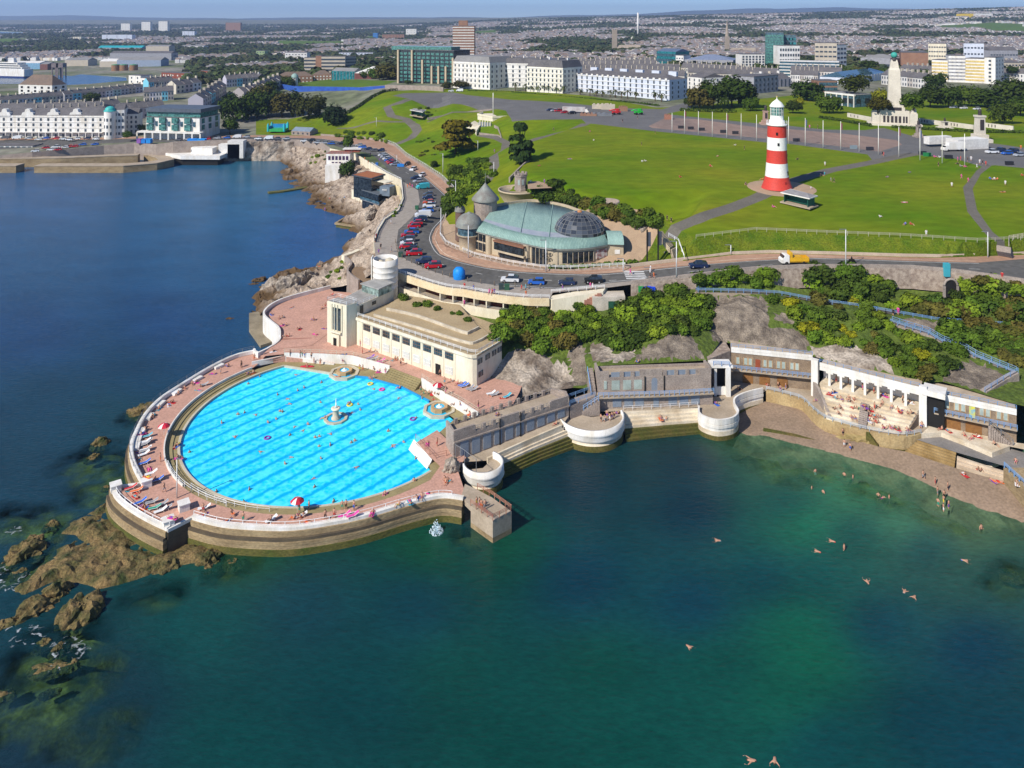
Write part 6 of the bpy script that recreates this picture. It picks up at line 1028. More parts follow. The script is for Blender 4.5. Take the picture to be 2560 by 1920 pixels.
# ---- flagpoles
G1='white flagpoles along the paved square'
FP=[('A2',x,y,t)for x,y,t in((1383,1145,975),(1491,1157,950),(1611,1170,960),(1731,1185,965),(1855,1194,975),(1980,1206,980),(2113,1220,990))]+[('A3',x,y,t)for x,y,t in((178,1246,1008),(322,1263,1020),(476,1281,1040),(628,1298,1048),(788,1315,1062),(954,1338,1075),(1130,1358,1095),(1313,1384,1110),(1505,1409,1135),(1699,1430,1155))]
for i,(c,x,y,t)in Xi(FP):
 p=at(c,x,y,29.8);h_=(y-t)*.28933*p.y/FOC;o=Xh('flagpole','white flagpole','flagpole',p,0,G1)
 o['label']=['first white flagpole from the left beside the tan square','second white flagpole from the left with a pale flag at its top','third white flagpole from the left end of the row','fourth white flagpole from the left end of the row','fifth white flagpole from the left with a small furled flag','sixth flagpole from the left, well left of the lighthouse','flagpole standing just left of the lighthouse','flagpole standing just right of the lighthouse','second flagpole right of the lighthouse','third flagpole right of the lighthouse with furled flag','fourth flagpole right of the lighthouse','fifth flagpole right of the lighthouse at the square end','flagpole in front of the great stone memorial','flagpole right of the memorial with a pale blue flag','third white flagpole from the right end, by a green bin','second white flagpole from the right in front of white truck','last white flagpole at the right end of the row'][i]
 mb=MB();mb.tube([(0,0,0),(0,0,h_*.5),(0,0,h_)],[.16,.15,.1],6);mb.Xb('pole',Xk,o)
 if i in(1,4,8,10,13,14):mb=MB();mb.Xe([(.1,0),(.7,.1),(.9,.35),(.2,.2)],h_*.70,h_*.93);mb.Xb('flag',mat('flag%d'%(i%3),[(.5,.55,.62),(.35,.12,.12),(.15,.18,.3)][i%3],.8),o)
 # ---- the great memorial
me_=Xh('war_memorial','tall tapering stone memorial column with a green globe on top','memorial',(189,372,30),-.38);Xy=mat('portland_stone',(.64,.58,.48),.9,(.50,.45,.37),.25,.7,fine=.1);M_BRZ=mat('bronze_plaque',(.05,.04,.04),.6)
mb=MB();mb.box((0,0,.5),(24,10,1));mb.box((0,0,4),(13,6.5,7));mb.box((0,0,8),(9,6,2.2));mb.box((0,0,9.6),(8,5.6,1.2));mb.Xb('plinth',Xy,me_)
for s_ in(-1,1):mb=MB();mb.box((s_*8.3,-.4,3.2),(3.4,6.4,6.4));mb.box((s_*8.3,-.4,6.8),(2.6,5,1));mb.Xf([(1.2,7),(1.0,8.2),(.3,8.8),(0,8.8)],(s_*8.6,-1.2,0),10);mb.Xb('buttress',Xy,me_)
mb=MB();mb.add([(x*w_,y*w_*.85,z)for z,w_ in((9.5,3.0),(27.3,2.5),(28.3,2.0),(30.8,1.65),(33,1.1))for x,y in((-1,-1),(1,-1),(1,1),(-1,1))],[(4*j+i,4*j+(i+1)%4,4*j+4+(i+1)%4,4*j+4+i)for j in Xj(4)for i in Xj(4)]+[(16,17,18,19)]);mb.Xb('shaft',Xy,me_)
mb=MB();mb.Xf([(1.4,31.6),(1.7,33.2),(.6,33.4)],n=10);mb.Xb('bronze_figures',M_BRZ,me_);mb=MB();mb.Xf([(1.5*math.sin(t*.314),34.6-1.5*math.cos(t*.314))for t in Xj(11)],n=16);mb.Xb('globe',mat('verdigris',(.06,.42,.34),.6),me_)
for x,w_ in((-4.6,1.0),(-2.9,1.0),(-1.1,1.1),(.6,1.1),(2.3,1.1),(4.0,.8),(5.2,.8)):mb=MB();mb.box((x,-3.3,3.2),(w_,.12,3.2));mb.Xb('plaque',M_BRZ,me_)
mb=MB();mb.box((0,-3.1,8.3),(6,.3,1.6));mb.Xb('upper_plaque',M_BRZ,me_)
for a,b_,lab in((('A3',690,1010),('A3',950,1060),'low stone memorial wall with dark plaques left of the great column'),(('A3',1310,1060),('A3',1500,1085),'low stone memorial wall right of the great column'),(('A3',1560,1090),('A3',1780,1120),'low stone memorial garden wall towards the second monument'),(('A3',1880,1100),('A3',2120,1130),'low stone memorial garden wall at the far right')):
 p,q=at(*a,30),at(*b_,30);mb=MB();mb.Xc([Xa(p[:2]),Xa(q[:2])],.8,30,32.2);o=tag(mb.Xb('memorial_wall',Xy),lab,'wall')
 for i in Xj(3):r_=p.lerp(q,.12+.12*i);mb=MB();mb.box((r_.x,r_.y-.45,31.2),(1.2,.1,1.2));mb.Xb('plaque',M_BRZ,o)
def monument(c,x,y,top,w,label,statue=.25,m=None):
 p=at(c,x,y,30);h_=(y-top)*.28933*p.y/FOC;t=Xh('monument',label,'monument',p);m=m or Xy;mb=MB();mb.box((0,0,h_*.05),(w*2.2,w*2.2,h_*.1));mb.box((0,0,h_*.15),(w*1.5,w*1.5,h_*.14));mb.box((0,0,h_*.47),(w,w,h_*.52),0,.88);mb.box((0,0,h_*.74),(w*1.1,w*1.1,h_*.05));mb.Xb('pedestal',m,t)
 mb=MB();s_=h_*statue/2.0;mb.Xf([(.45*s_,0),(.5*s_,.4*s_),(.42*s_,1.0*s_),(.5*s_,1.4*s_),(.2*s_,1.6*s_),(.26*s_,1.8*s_),(0,2.0*s_)],(0,0,h_*.765),8);mb.Xb('statue',M_BRZ,t);mb=MB();mb.box((0,-w*.5,h_*.5),(w*.5,.2,h_*.3));mb.Xb('plaque',M_BRZ,t)
monument('A3',1830,1225,925,3.2,'tall pale stone monument with bronze figure on top at the right',.2);monument('A3',1300,1185,1045,1.7,'grey granite pedestal with a standing bronze figure',.33,Xl);monument('A2',2190,1075,920,2.2,'stone pedestal with dark statue left of the lighthouse lantern',.33,mat('pink_granite',(.5,.33,.25),.8));monument('A3',1527,1105,1030,2.6,'low pale pedestal with a small dark sculpture',.45)
bv=Xh('belvedere','cream classical belvedere terrace with colonnade and stairs on the grassy slope','building');P1=line('A1',[(1915,1000,28),(2045,1025,28),(2212,1018,28),(2300,1010,28),(2212,965,29),(1960,970,29)])
mb=MB();mb.Xe(xy(P1),24,28.3);mb.Xb('terrace',Xn,bv);mb=MB();mb.Xc(xy(P1[:4]),.5,28.2,29.3);mb.Xc(xy([P1[0],P1[5]]),.5,28.2,29.3);mb.Xb('balustrade',Xn,bv);mb=MB();a,b_=at('A1',1925,1080,25),at('A1',2035,1090,25)
for i in Xj(5):q=a.lerp(b_,.1+.2*i);mb=MB();mb.box((q.x,q.y-.6,26.3),(.5,.5,3));mb.Xb('column',Xn,bv)
mb=MB();mb.Xc([Xa(a[:2]),Xa(b_[:2])],.3,24,26.8);mb.Xb('shade_coloured_wall',M_PANEL,bv);mb=MB();l=LN(('A1',[(1890,1035,27.5),(1840,1075,25.5),(1820,1090,24.5),(1880,1110,23.5),(1905,1175,21.5),(1940,1090,24)]));mb.Xe(xy(l),19,[27,26,25,24.4,24.2,25]);mb.Xb('lower_stair',Xn,bv)  # blue-grey wall colour stands in for shade behind the belvedere columns
mb=MB();p=at('A1',2049,1000,28);mb.tube([p,p+Xa((0,0,13))],.22,6);tag(mb.Xb('flagpole',Xk),'single white mast on the belvedere terrace','flagpole')
for i,l in Xi((LN(('A1',[(1480,1030,23),(1800,978,25.5),(2040,952,28)])),LN(('A1',[(1400,1040,20.5),(1550,1050,20.8),(1690,1058,21.5)])),LN(('A1',[(1930,1160,22.2),(2090,1180,22.8),(2120,1195,22.8),(2090,1110,25.5),(2060,1095,26)])))):mb=MB();mb.Xc(xy(l),.5,[p.z-.5 for p in l],[p.z+.9 for p in l]);tag(mb.Xb('garden_wall',Xl),['low stone wall rising across the dry slope to the belvedere','low curved stone wall above the lower lawns','pale kerb wall looping under the belvedere'][i],'wall')
cy=[z_('B1',x,y,9.5)for x,y in((830,960),(1020,860),(1030,1000),(1010,1130),(990,1180),(890,1200),(790,1120),(825,1050),(770,990))];mb=MB();mb.Xe(cy,3,9.5);tag(mb.Xb('courtyard',mat('brown_paving',(.27,.185,.11),.9,(.21,.14,.085),.3)),'brown paved courtyard terrace below the promenade bend','terrace')
mb=MB();mb.Xc(xy(Xg([Xa((*cy[i],0))for i in(8,7,6,5)],4)),.5,3,10.4);tag(mb.Xb('curved_wall',Xl),'S curved stone wall on the seaward side of the brown courtyard','wall')
mb=MB();l=[z_('B1',x,y,10.5)for x,y in((755,935),(850,900),(1000,830))];mb.Xc(l,1.5,3,9.5);tag(mb.Xb('slipway_wall',Xn),'cream slipway wall on the rocks below the promenade','wall')
mb=MB();l=[z_('B1',x,y,2.2)for x,y in((690,690),(890,720),(1000,640),(800,625))];mb.Xe(l,-1,2.1);mb.mt(1).Xc(l,.8,2,2.7,closed=True);tag(mb.Xb('bathing_platform',[M_SWLOW,M_SWALL]),'weed stained concrete bathing platform with kerb on the shore','platform')
mb=MB();mb.Xc([z_('B1',x,y,1.4)for x,y in((105,418),(230,405),(445,370))],3.2,-1,1.5);tag(mb.Xb('jetty',M_SWLOW),'dark narrow concrete jetty running out from the shore','jetty')
# ---- the town: named buildings first
Xo=mat('slate_roof',(.145,.135,.135),.8,(.09,.085,.088),.15,.8,fine=.25);M_TILE=mat('brown_tile_roof',(.19,.13,.09),.85,(.13,.10,.08),.2,.8,fine=.25)
Xm=mat('offwhite_paint',(.74,.72,.68),.7,(.60,.57,.52),.12,.5);M_LILAC=mat('lilac_paint',(.60,.63,.70),.7,(.50,.54,.62),.1,.6);Xq=mat('brown_brick',(.30,.17,.11),.9,(.24,.13,.085),.2,.6);XA=mat('beige_panel',(.52,.46,.36),.8,(.44,.38,.30),.2,.6);Xx=mat('grey_panel',(.34,.34,.36),.8);M_YEL=mat('yellow_panel',(.66,.50,.18),.7);Xz=mat('town_window',(.035,.045,.06),.3,(.07,.09,.11),1.5,.5);M_TEALG=glass('teal_glass',(.02,.15,.17));Xw=mat('grey_flat_roof',(.25,.245,.24),.9,(.19,.185,.18),.1,.7)
def windows(parent,a,d,L,z0,z1,floors,bays,w,h,m,n,inset=.06,name='window',skip=(),shape='box'):
 """one mesh, one object per window"""
 mb=MB();az=0;mb.box((0,0,0),(w,.16,h))
 if shape=='arch':mb.add([(w/2*math.cos(math.pi*i/6),-.08,h/2+w/2*math.sin(math.pi*i/6))for i in Xj(7)],[tuple(Xj(6,-1,-1))])
 me=None;cnt=0;rz=math.atan2(d.y,d.x)
 for f in Xj(floors):
  for b in Xj(bays):
   if(f,b)in skip or f in skip:continue
   q=a+d*(L*(b+.5)/bays)+n*inset;z=z0+(z1-z0)*(f+.5)/floors
   if me is None:o=mb.Xb(name,m,parent);me=o.data
   else:o=put(name,me,parent)
   o.location=(q.x,q.y,z);o.rotation_euler.z=rz;cnt+=1
   if cnt>=100:return
def blk(name,label,c,x0,x1,yt0,yt1,Y0,Y1,depth,floors=0,bays=0,wall=None,win=None,ww=1.2,wh=1.7,roof='flat',rm=None,rh=3,zb=None,side=0,cat='building',z_lo=.05,z_hi=.95,group=None,shape='box',bands=None,wside=True,chim=0):
 a,b=atY(c,x0,yt0,Y0),atY(c,x1,yt1,Y1);zt=(a.z+b.z)/2;A_,B_=Xa(a[:2]),Xa(b[:2]);d=(B_-A_).normalized();n=Xa((d.y,-d.x));L=(B_-A_).length
 zg=zb if zb is not None else min(land_h.z1(A_.x,A_.y),land_h.z1(B_.x,B_.y));ft=[A_,B_,B_-n*depth,A_-n*depth]
 t=Xh(name,label,cat,(0,0,0),0,group);mb=MB();mb.Xe(ft,zg-1.5,zt);mb.Xb('wall',wall or Xm,t)
 rm=rm or Xo;mb=MB();c_=sum(ft,Xa((0,0)))/4;az=math.atan2(d.y,d.x)
 if roof=='flat':mb.Xe([p.lerp(c_,-.012)for p in ft],zt,zt+.45)
 elif roof=='gable':
  r0,r1=(ft[0]+ft[3])/2,(ft[1]+ft[2])/2;mb.add([(*p,zt)for p in ft]+[(*r0,zt+rh),(*r1,zt+rh)],[(0,1,5,4),(2,3,4,5),(1,2,5),(3,0,4)])
 elif roof=='hip':
  k=min(.45,depth/2/L);r0,r1=((ft[0]+ft[3])/2).lerp((ft[1]+ft[2])/2,k),((ft[1]+ft[2])/2).lerp((ft[0]+ft[3])/2,k);mb.add([(*p,zt)for p in ft]+[(*r0,zt+rh),(*r1,zt+rh)],[(0,1,5,4),(1,2,5),(2,3,4,5),(3,0,4)])
 elif roof=='mansard':mb.Xe(ft,zt,zt+.1);g=[p.lerp(c_,.12)for p in ft];n0=len(mb.v);mb.add([(*p,zt+.1)for p in ft]+[(*p,zt+rh)for p in g],[(0,1,5,4),(1,2,6,5),(2,3,7,6),(3,0,4,7),(4,5,6,7)])
 mb.Xb('roof',rm,t)
 z0,z1=zg+(zt-zg)*z_lo,zg+(zt-zg)*z_hi
 if floors:windows(t,A_,d,L,z0,z1,floors,bays,ww,wh,win or Xz,n,shape=shape)
 if side:windows(t,B_,-n,depth,z0,z1,floors,side,ww,wh,win or Xz,d,name='side_window')
 if bands:
  for k in Xj(1,floors+1):mb=MB();q=A_.lerp(B_,.5)+n*.1;z=z0+(z1-z0)*k/floors;mb.box((q.x,q.y,z),(L,.3,.35),az);mb.Xb('string_course',bands,t)
 for i in Xj(chim):q=A_.lerp(B_,(i+.5)/chim)-n*depth*.5;mb=MB();mb.box((q.x,q.y,zt+rh*.6+.6),(.9,2.2,rh*.9+1.6),az);mb.Xb('chimney',Xm if i%2 else XA,t)
 return t,A_,B_,d,n,zg,zt
t,A_,B_,d,n,zg,zt=blk('glass_apartments','tall glass and tan stone apartment block at the left end of the hotel row','A1',1235,1710,425,445,640,615,26,8,12,M_DGL,M_GGL,3.2,2.0,side=0)
for i,(x,h)in Xi(((0,1),(.26,1),(.45,.72),(.62,.55),(.74,.55),(.87,.55),(.995,.8))):mb=MB();q=A_.lerp(B_,x)+n*.9;mb.box((q.x,q.y,zg+(zt-zg)*h/2),(1.6,1.6,(zt-zg)*h),math.atan2(d.y,d.x));mb.Xb('stone_fin',M_TAN,t)
mb=MB();q=A_.lerp(B_,.5)-n*10;mb.box((q.x-6,q.y,zt+1.6),(60,14,3.2),math.atan2(d.y,d.x));mb.Xb('penthouse',M_GGL,t)
blk('grand_hotel','big white Victorian hotel with dormered grey roof next to the glass apartments','A1',1705,2020,530,545,585,560,26,5,9,Xk,None,1.3,1.9,'mansard',Xw,4.5,side=5,bands=Xk)
blk('brown_tower','brown and white banded residential tower block rising behind the hotels','A1',1700,1885,225,225,900,900,30,12,6,Xq,Xk,4.5,1.1,z_lo=.25,z_hi=1)
p=atY('A1',1792,225,912);mb=MB();mb.box((p.x,p.y,p.z+3),(11,9,7.5));tag(mb.Xb('plant_room',Xq),'dark plant room on top of the brown tower block','plant room')
G2='white terraces along the green'
blk('scaffolded_house','scaffolded stone terrace house between the white hotel and cream terrace','A1',2135,2660,545,555,575,560,16,5,9,Xm,None,1.3,1.9,'mansard',Xo,4,side=0,chim=5,bands=Xm)
t,A_,B_,d,n,zg,zt=blk('cream_terrace','tall cream stucco terrace of five storeys with tall chimneys','A2',128,440,572,590,540,520,24,5,9,mat('cream_stucco',(.76,.72,.62),.7,(.66,.61,.50),.15,.5),None,1.2,1.8,'mansard',Xo,5,side=5,chim=4,bands=Xm)
t,A_,B_,d,n,zg,zt=blk('lilac_terrace','long pale blue and white terrace with round headed windows facing the green','A2',540,1360,650,680,534,476,20,4,17,M_LILAC,None,1.1,1.7,'hip',Xo,3,side=3,shape='arch',bands=Xk)
for i in Xj(6):q=A_.lerp(B_,(i+.5)/6)-n*14;mb=MB();mb.box((q.x,q.y,zt+3),(6,2,3),math.atan2(d.y,d.x));mb.Xb('chimney',M_LILAC,t)
for i in Xj(17):q=A_.lerp(B_,(i+.5)/17)+n*.2;mb=MB();mb.box((q.x,q.y,zt+.3),(1.6,.5,1.2),math.atan2(d.y,d.x));mb.Xb('parapet_block',Xk,t)
blk('white_house','tall plain white house at the right end of the lilac terrace','A2',1515,1640,665,672,545,530,22,3,3,Xm,None,1.2,1.8,'gable',Xo,3,side=4)
blk('cream_offices','long cream office block with rows of square dark windows','A1',565,770,490,490,800,800,14,5,14,XA,Xz,1.9,1.7);blk('cream_offices','shorter cream office wing left of the brown stair core','A1',415,515,500,500,812,812,12,5,6,XA,Xz,1.9,1.7);blk('office_core','dark brown windowless stair core between the cream offices','A1',515,565,482,482,806,806,14,wall=Xq);blk('cream_offices','small cream office wing at the right of the cream office block','A1',775,865,490,492,805,815,12,5,5,XA,Xz,1.9,1.7)
blk('brick_flats','row of brown brick flats with hipped brown roof behind the blue hoarding','A1',190,490,660,655,735,745,14,2,9,Xq,Xm,1.4,1.3,'hip',M_TILE,4);blk('brick_flats','right hand brown brick flats behind the blue hoarding','A1',490,655,650,640,748,752,14,2,6,Xq,Xm,1.4,1.3,'hip',M_TILE,4)
blk('glass_pavilion','dark teal glass pavilion beside the brick flats','A1',655,850,620,610,735,725,14,2,7,M_TEALG,Xr,.5,4,'gable',Xw,3);blk('white_roofed_hall','hall with bright white curved roof beside the green trees','A1',850,1027,640,630,725,715,30,wall=mat('dark_red_wall',(.16,.06,.05),.9),roof='hip',rm=Xm,rh=6)
for lab,x0,x1,y,Y,m in(('low building with blue cladding behind the trees',870,1165,520,1200,mat('blue_clad',(.05,.13,.36),.6)),('grey lilac office building behind the blue clad one',715,1010,455,1450,M_LILAC),('white flats with square windows on the left behind the offices',250,440,455,1350,Xm),('small lime and white block at the left of the white flats',0,75,440,1500,mat('lime_block',(.35,.45,.22),.7)),('pale block far behind the trees with blue end',1010,1050,285,2700,mat('blue_end',(.05,.22,.55),.6)),('far white concrete block on the wooded ridge',1295,1385,250,3000,Xm),('low orange brick school in front of the wooded ridge',1090,1280,298,2650,Xq)):
 blk('town_building',lab,'A1',x0,x1,y,y,Y,Y,22,3,max(3,int((x1-x0)/26)),m,Xz,2.2,1.6)
ln=[atY('A1',*q)for q in((220,725,690),(330,745,655),(560,748,640),(790,752,620),(900,755,610),(1115,740,600))];mb=MB();mb.Xc(xy(ln),.4,[p.z-12 for p in ln],zs(ln));tag(mb.Xb('hoarding',mat('blue_hoarding',(.02,.05,.30),.7,(.03,.12,.42),.25,.7)),'long bright blue hoarding round the cleared site above the cliff','hoarding')
ln=LN(('A1',[(1115,770,29.3),(1300,772,29.8),(1520,782,30),(1620,790,30)]));mb=MB();mb.Xc(xy(ln),.6,zs(ln,-1),zs(ln,3.2));tag(mb.Xb('garden_wall',Xl),'stone garden wall in front of the glass apartments','wall')
p=atY('A1',335,650,700);t=Xh('corner_turret','small round corner turret with pale green dome by the blue hoarding','turret',(p.x,p.y,0));mb=MB();mb.Xf([(3,15),(3,p.z-2)],n=12);mb.Xb('wall',Xm,t);mb=MB();mb.Xf([(3.5,p.z-2),(3,p.z),(1.5,p.z+1.4),(0,p.z+1.8)],n=12);mb.Xb('dome',M_COPPER,t)
blk('teal_glass_building','teal glass building with slanted blue roof behind the terraces','A2',1250,1415,450,440,830,810,24,3,6,M_TEALG,M_BGL,5,3,'gable',mat('blue_roof',(.12,.16,.24),.5),3);blk('white_annex','white annex with dotted windows at the right of the teal glass building','A2',1415,1482,480,480,806,800,16,3,3,Xm,None,1.4,1.4);blk('long_shed','long low hall with grey blue metal roof','A2',1490,1910,520,515,800,780,40,1,12,Xx,Xz,5,3,'hip',mat('steel_blue_roof',(.22,.26,.36),.5),5)
blk('white_hotel_block','white hotel block with square windows left of the glass tower','A2',1985,2185,470,470,740,740,20,7,7,Xk,None,2.0,1.8);blk('glass_tower','tall dark blue and teal glass tower behind the lighthouse','A2',2190,2345,285,275,765,760,20,13,5,M_BGL,M_GGL,4,2.4,side=4);blk('glass_tower_annex','lower dark glass shoulder of the tall glass tower','A3',130,240,300,305,775,770,20,8,4,M_BGL,M_TEALG,4,2.4)
blk('striped_block','pale block with vertical dark window strips under the glass tower','A3',100,275,395,395,745,745,18,5,8,Xm,None,1.6,2.6);blk('beige_tower','beige panelled mid rise tower with dark corner windows','A3',405,595,372,372,760,752,20,6,5,XA,None,3,1.6);blk('beige_tower_wing','dark glazed right wing of the beige mid rise tower','A3',595,678,385,392,752,762,18,6,3,Xm,None,4,1.9)
blk('dark_glass_hotel','long dark glass hotel with white balcony lines behind the trees','A3',100,612,530,540,690,670,20,5,18,M_BGL,Xm,3.6,.9,roof='flat',rm=Xm,side=0);blk('glass_roofed_terrace','white terrace with blue glazed roof and lilac side right of the dark glass hotel','A3',670,1025,640,655,610,680,22,4,14,M_LILAC,Xk,.8,2.2,'hip',M_BGL,4)
blk('theatre','windowless brown brick theatre block behind the memorial','A3',1150,1385,455,455,760,750,40,wall=Xq);blk('theatre_foyer','grey ribbed theatre foyer with sloping roof left of the memorial column','A3',800,1110,505,500,790,770,30,1,9,Xx,Xz,5,4,'hip',Xw,4)
G3='wings of the white and yellow hotel'
blk('yellow_hotel','left wing of the white hotel with yellow window bands','A3',1415,1565,520,520,660,650,18,6,8,Xm,M_YEL,1.5,1.5);blk('yellow_hotel','balconied middle of the white and yellow hotel','A3',1560,1705,480,485,645,640,20,7,4,Xk,Xx,4,1.2);blk('yellow_hotel','broad right wing of the white hotel with yellow window panels','A3',1705,1870,505,510,640,630,20,7,9,Xm,M_YEL,1.5,1.6);blk('yellow_hotel','blank white end tower of the white and yellow hotel','A3',1870,1965,495,500,628,622,22,6,1,Xk,None,1.8,1.6,side=3)
blk('white_offices','white office tower with small windows behind the yellow hotel','A3',1690,1865,375,375,850,840,20,4,6,M_LILAC,None,2,1.8,side=3);blk('cream_flats','cream flats left of the white office tower','A3',1385,1540,375,380,900,890,18,5,7,Xn,None,1.8,1.6,side=3);blk('beige_school','long beige block at the right picture edge','A3',2020,2300,540,545,760,760,18,3,10,XA,None,1.8,1.6);blk('dark_school','long dark roofed school at the far right','A3',1920,2160,435,440,960,960,20,2,10,Xx,Xz,2.5,1.6,'gable',Xo,5)
t,A_,B_,d,n,zg,zt=blk('white_pavilion','low white framed pavilion with glass front in the park','A3',500,745,800,822,470,450,14,1,6,M_BGL,M_DGL,3.5,3,rm=Xw,side=2)
mb=MB();q=A_.lerp(B_,.5);mb.box((q.x,q.y,zt),((B_-A_).length+1,1.2,1),math.atan2(d.y,d.x));mb.Xb('white_fascia',Xk,t)
for i in Xj(6):q=A_.lerp(B_,i/5)+n*.4;mb=MB();mb.box((q.x,q.y,(zg+zt)/2),(.5,.5,zt-zg));mb.Xb('column',Xk,t)
blk('dark_house','grey and dark slate house row behind the lighthouse','A3',-110,200,690,680,560,580,16,3,9,Xx,None,1.2,1.8,'gable',Xo,4,chim=4);blk('brown_glazed_house','brown brick and glass house between park trees','A3',440,600,700,700,540,540,14,2,5,Xq,M_BGL,2.5,2.4)
blk('grey_block','grey office block beside the big trees above the square','A2',2090,2300,665,650,520,540,18,3,6,Xx,None,2,1.8)
blk('yellow_store','bright yellow fronted store on the far right hill','A3',1668,1775,118,118,3700,3700,40,wall=mat('store_yellow',(.75,.52,.03),.7));blk('white_store','white warehouse beside the yellow store on the far hill','A3',1800,1942,118,115,3700,3700,50,wall=Xm)
def church(c,x,yt,yb,w,Y,spire,nave,label):
 a=atY(c,x,yt,Y);hw=w*.28933*Y/FOC/2;zg=land_h.z1(a.x,a.y);t=Xh('church',label,'church',(a.x,a.y,0));m=mat('church_stone',(.36,.30,.23),.9,(.28,.23,.18),.3);mb=MB();zt=a.z if not spire else zg+(a.z-zg)*.5;mb.box((0,0,(zg+zt)/2),(hw*2,hw*2,zt-zg));mb.Xb('tower',m,t)
 if spire:mb=MB();mb.Xf([(hw*1.0,zt),(0,a.z)],n=8,smooth=False);mb.Xb('spire',m,t)
 else:
  mb=MB()
  for sx in(-1,1):
   for sy in(-1,1):mb.Xf([(hw*.16,zt),(0,zt+hw*1.2)],(sx*hw*.85,sy*hw*.85,0),6,smooth=False)
  mb.Xb('pinnacle',m,t)
 mb=MB();L=nave;s_=1 if not spire else .2;mb.add([(hw*s_+x_,y_,z)for x_,y_,z in((0,-hw*1.3,zg),(L,-hw*1.3,zg),(L,hw*1.3,zg),(0,hw*1.3,zg),(0,-hw*1.3,zg+hw*2),(L,-hw*1.3,zg+hw*2),(L,hw*1.3,zg+hw*2),(0,hw*1.3,zg+hw*2),(0,0,zg+hw*3.4),(L,0,zg+hw*3.4))],[(0,1,5,4),(1,2,6,5),(2,3,7,6),(3,0,4,7),(4,5,9,8),(6,7,8,9),(5,6,9),(7,4,8)]);mb.Xb('nave',m,t)
church('A2',886,258,375,40,1450,0,45,'stone church with square pinnacled tower among the far roofs');church('A2',1858,160,400,34,1350,1,50,'stone church with slender spire left of the glass tower')
mb=MB();p=atY('A2',1088,110,2600);mb.tube([(p.x,p.y,20),(p.x,p.y,p.z)],3.0,6);tag(mb.Xb('chimney_mast',Xm),'slim white mast standing above the far skyline','mast')
for x0,x1,y,Y,m,lab in((1045,1122,203,4300,Xk,'leftmost far white tower block with blue shaded side'),(1222,1298,190,4300,Xk,'middle one of three far white tower blocks'),(1370,1447,184,4200,Xk,'rightmost and nearest of three far white tower blocks'),(1950,2078,196,4300,Xq,'far brown tower block near the wooded ridge'),(880,1140,300,2700,M_LILAC,'long lilac grey flats on the left below the white towers'),(1575,1680,270,3200,M_LILAC,'stepped pale flats among trees right of the far white towers'),(630,700,318,2700,Xn,'cream block at the left of the lilac flats')):
 blk('tower_block',lab,'A0',x0,x1,y,y,Y,Y,25,5,3,m,Xx,3,2)
for x0,x1,y,Y,wl_,rm,lab,rh in((845,1225,412,1900,Xx,mat('turquoise_roof',(.02,.38,.42),.5),'warehouse with bright turquoise curved roof',5),(560,760,520,1330,XA,Xw,'beige dock shed left of the long grey shed',4),(860,1010,530,1290,XA,Xm,'beige gabled dock shed beside the tanks',4),(1010,1390,520,1290,mat('blue_grey_shed',(.30,.36,.46),.7),Xw,'long blue grey dock shed behind the tanks',5),(110,345,545,1260,mat('sky_blue_shed',(.22,.42,.60),.7),Xm,'sky blue quay shed right of the ferry',3),(345,410,555,1240,mat('rust_shed',(.20,.09,.07),.8),Xw,'rust brown quay building beside the sky blue shed',3),(950,1480,460,1500,Xx,Xo,'very long dark grey dock warehouse',4),(1260,1460,400,1700,XA,Xw,'grey roofed depot behind the dock warehouse',3),(1560,1760,400,2000,Xm,Xw,'pale framed depot at the right of the docks',3)):
 blk('dock_shed',lab,'A0',x0,x1,y,y,Y,Y,30,wall=wl_,rm=rm,roof='gable',rh=rh)
for i,x in Xi((1000,1070,1155)):p=atY('A0',x,562,1200);zt=p.z;t=Xh('storage_tank',['leftmost brown storage tank at the dock','middle brown storage tank at the dock','rightmost brown storage tank with green top at the dock'][i],'tank',(p.x,p.y,0),0,'brown storage tanks');mb=MB();mb.Xf([(6.3,0),(6.3,zt)],n=18);mb.Xb('shell',mat('tank_brown',(.30,.16,.08),.7),t);mb=MB();mb.Xf([(6.4,zt),(6.2,zt+.8),(0,zt+1.6)],n=18);mb.Xb('lid',mat('tank_green',(.08,.25,.12),.7),t)
fy=Xh('ferry','large white ferry with dark blue hull berthed at the left edge','ferry',(0,0,0));p0,p1=atY('A0',-300,690,1075),atY('A0',218,690,1045);d=Xa((p1-p0)[:2]).normalized();n=Xa((d.y,-d.x));a,b=Xa(p0[:2]),Xa(p1[:2])
mb=MB();mb.Xe([a,b-d*3,b+n*-6,b-d*3-n*14,a-n*14],1,7);mb.Xb('hull',mat('ferry_blue',(.02,.04,.16),.5),fy);mb=MB();mb.Xe([a,b-d*2,b-n*6,b-d*2-n*14,a-n*14],7,17);mb.Xb('side',Xk,fy)
for i in Xj(3):mb=MB();mb.Xe([a,b-d*(6+4*i),b-d*(6+4*i)-n*13,a-n*13],17+3*i,20+3*i);mb.Xb('deck_house',Xk,fy);mb=MB();mb.Xc([a+n*.15,b-d*(8+4*i)+n*.15],.2,18+3*i,19.2+3*i);mb.Xb('window_strip',Xz,fy)
mb=MB();q=b-d*30-n*6;mb.box((q.x,q.y,29),(9,7,7),0,.8);mb.Xb('funnel',Xm,fy)
for i,x in Xi((470,530)):p=atY('A0',x,540,1060);mb=MB();mb.box((p.x,p.y,p.z-4),(15,9,10))
for i,x in Xi((490,530)):
 p=atY('A0',x,545,1060);t=Xh('link_span_tower',['left steel tower of the ferry linkspan','right steel tower of the ferry linkspan'][i],'tower',(p.x,p.y,0));mb=MB();[mb.box((sx*4,sy*4,p.z/2),(1.2,1.2,p.z))for sx in(-1,1)for sy in(-1,1)];mb.box((0,0,p.z-3),(9.5,9.5,6));mb.Xb('frame',mat('rust_grey',(.22,.18,.17),.8),t)
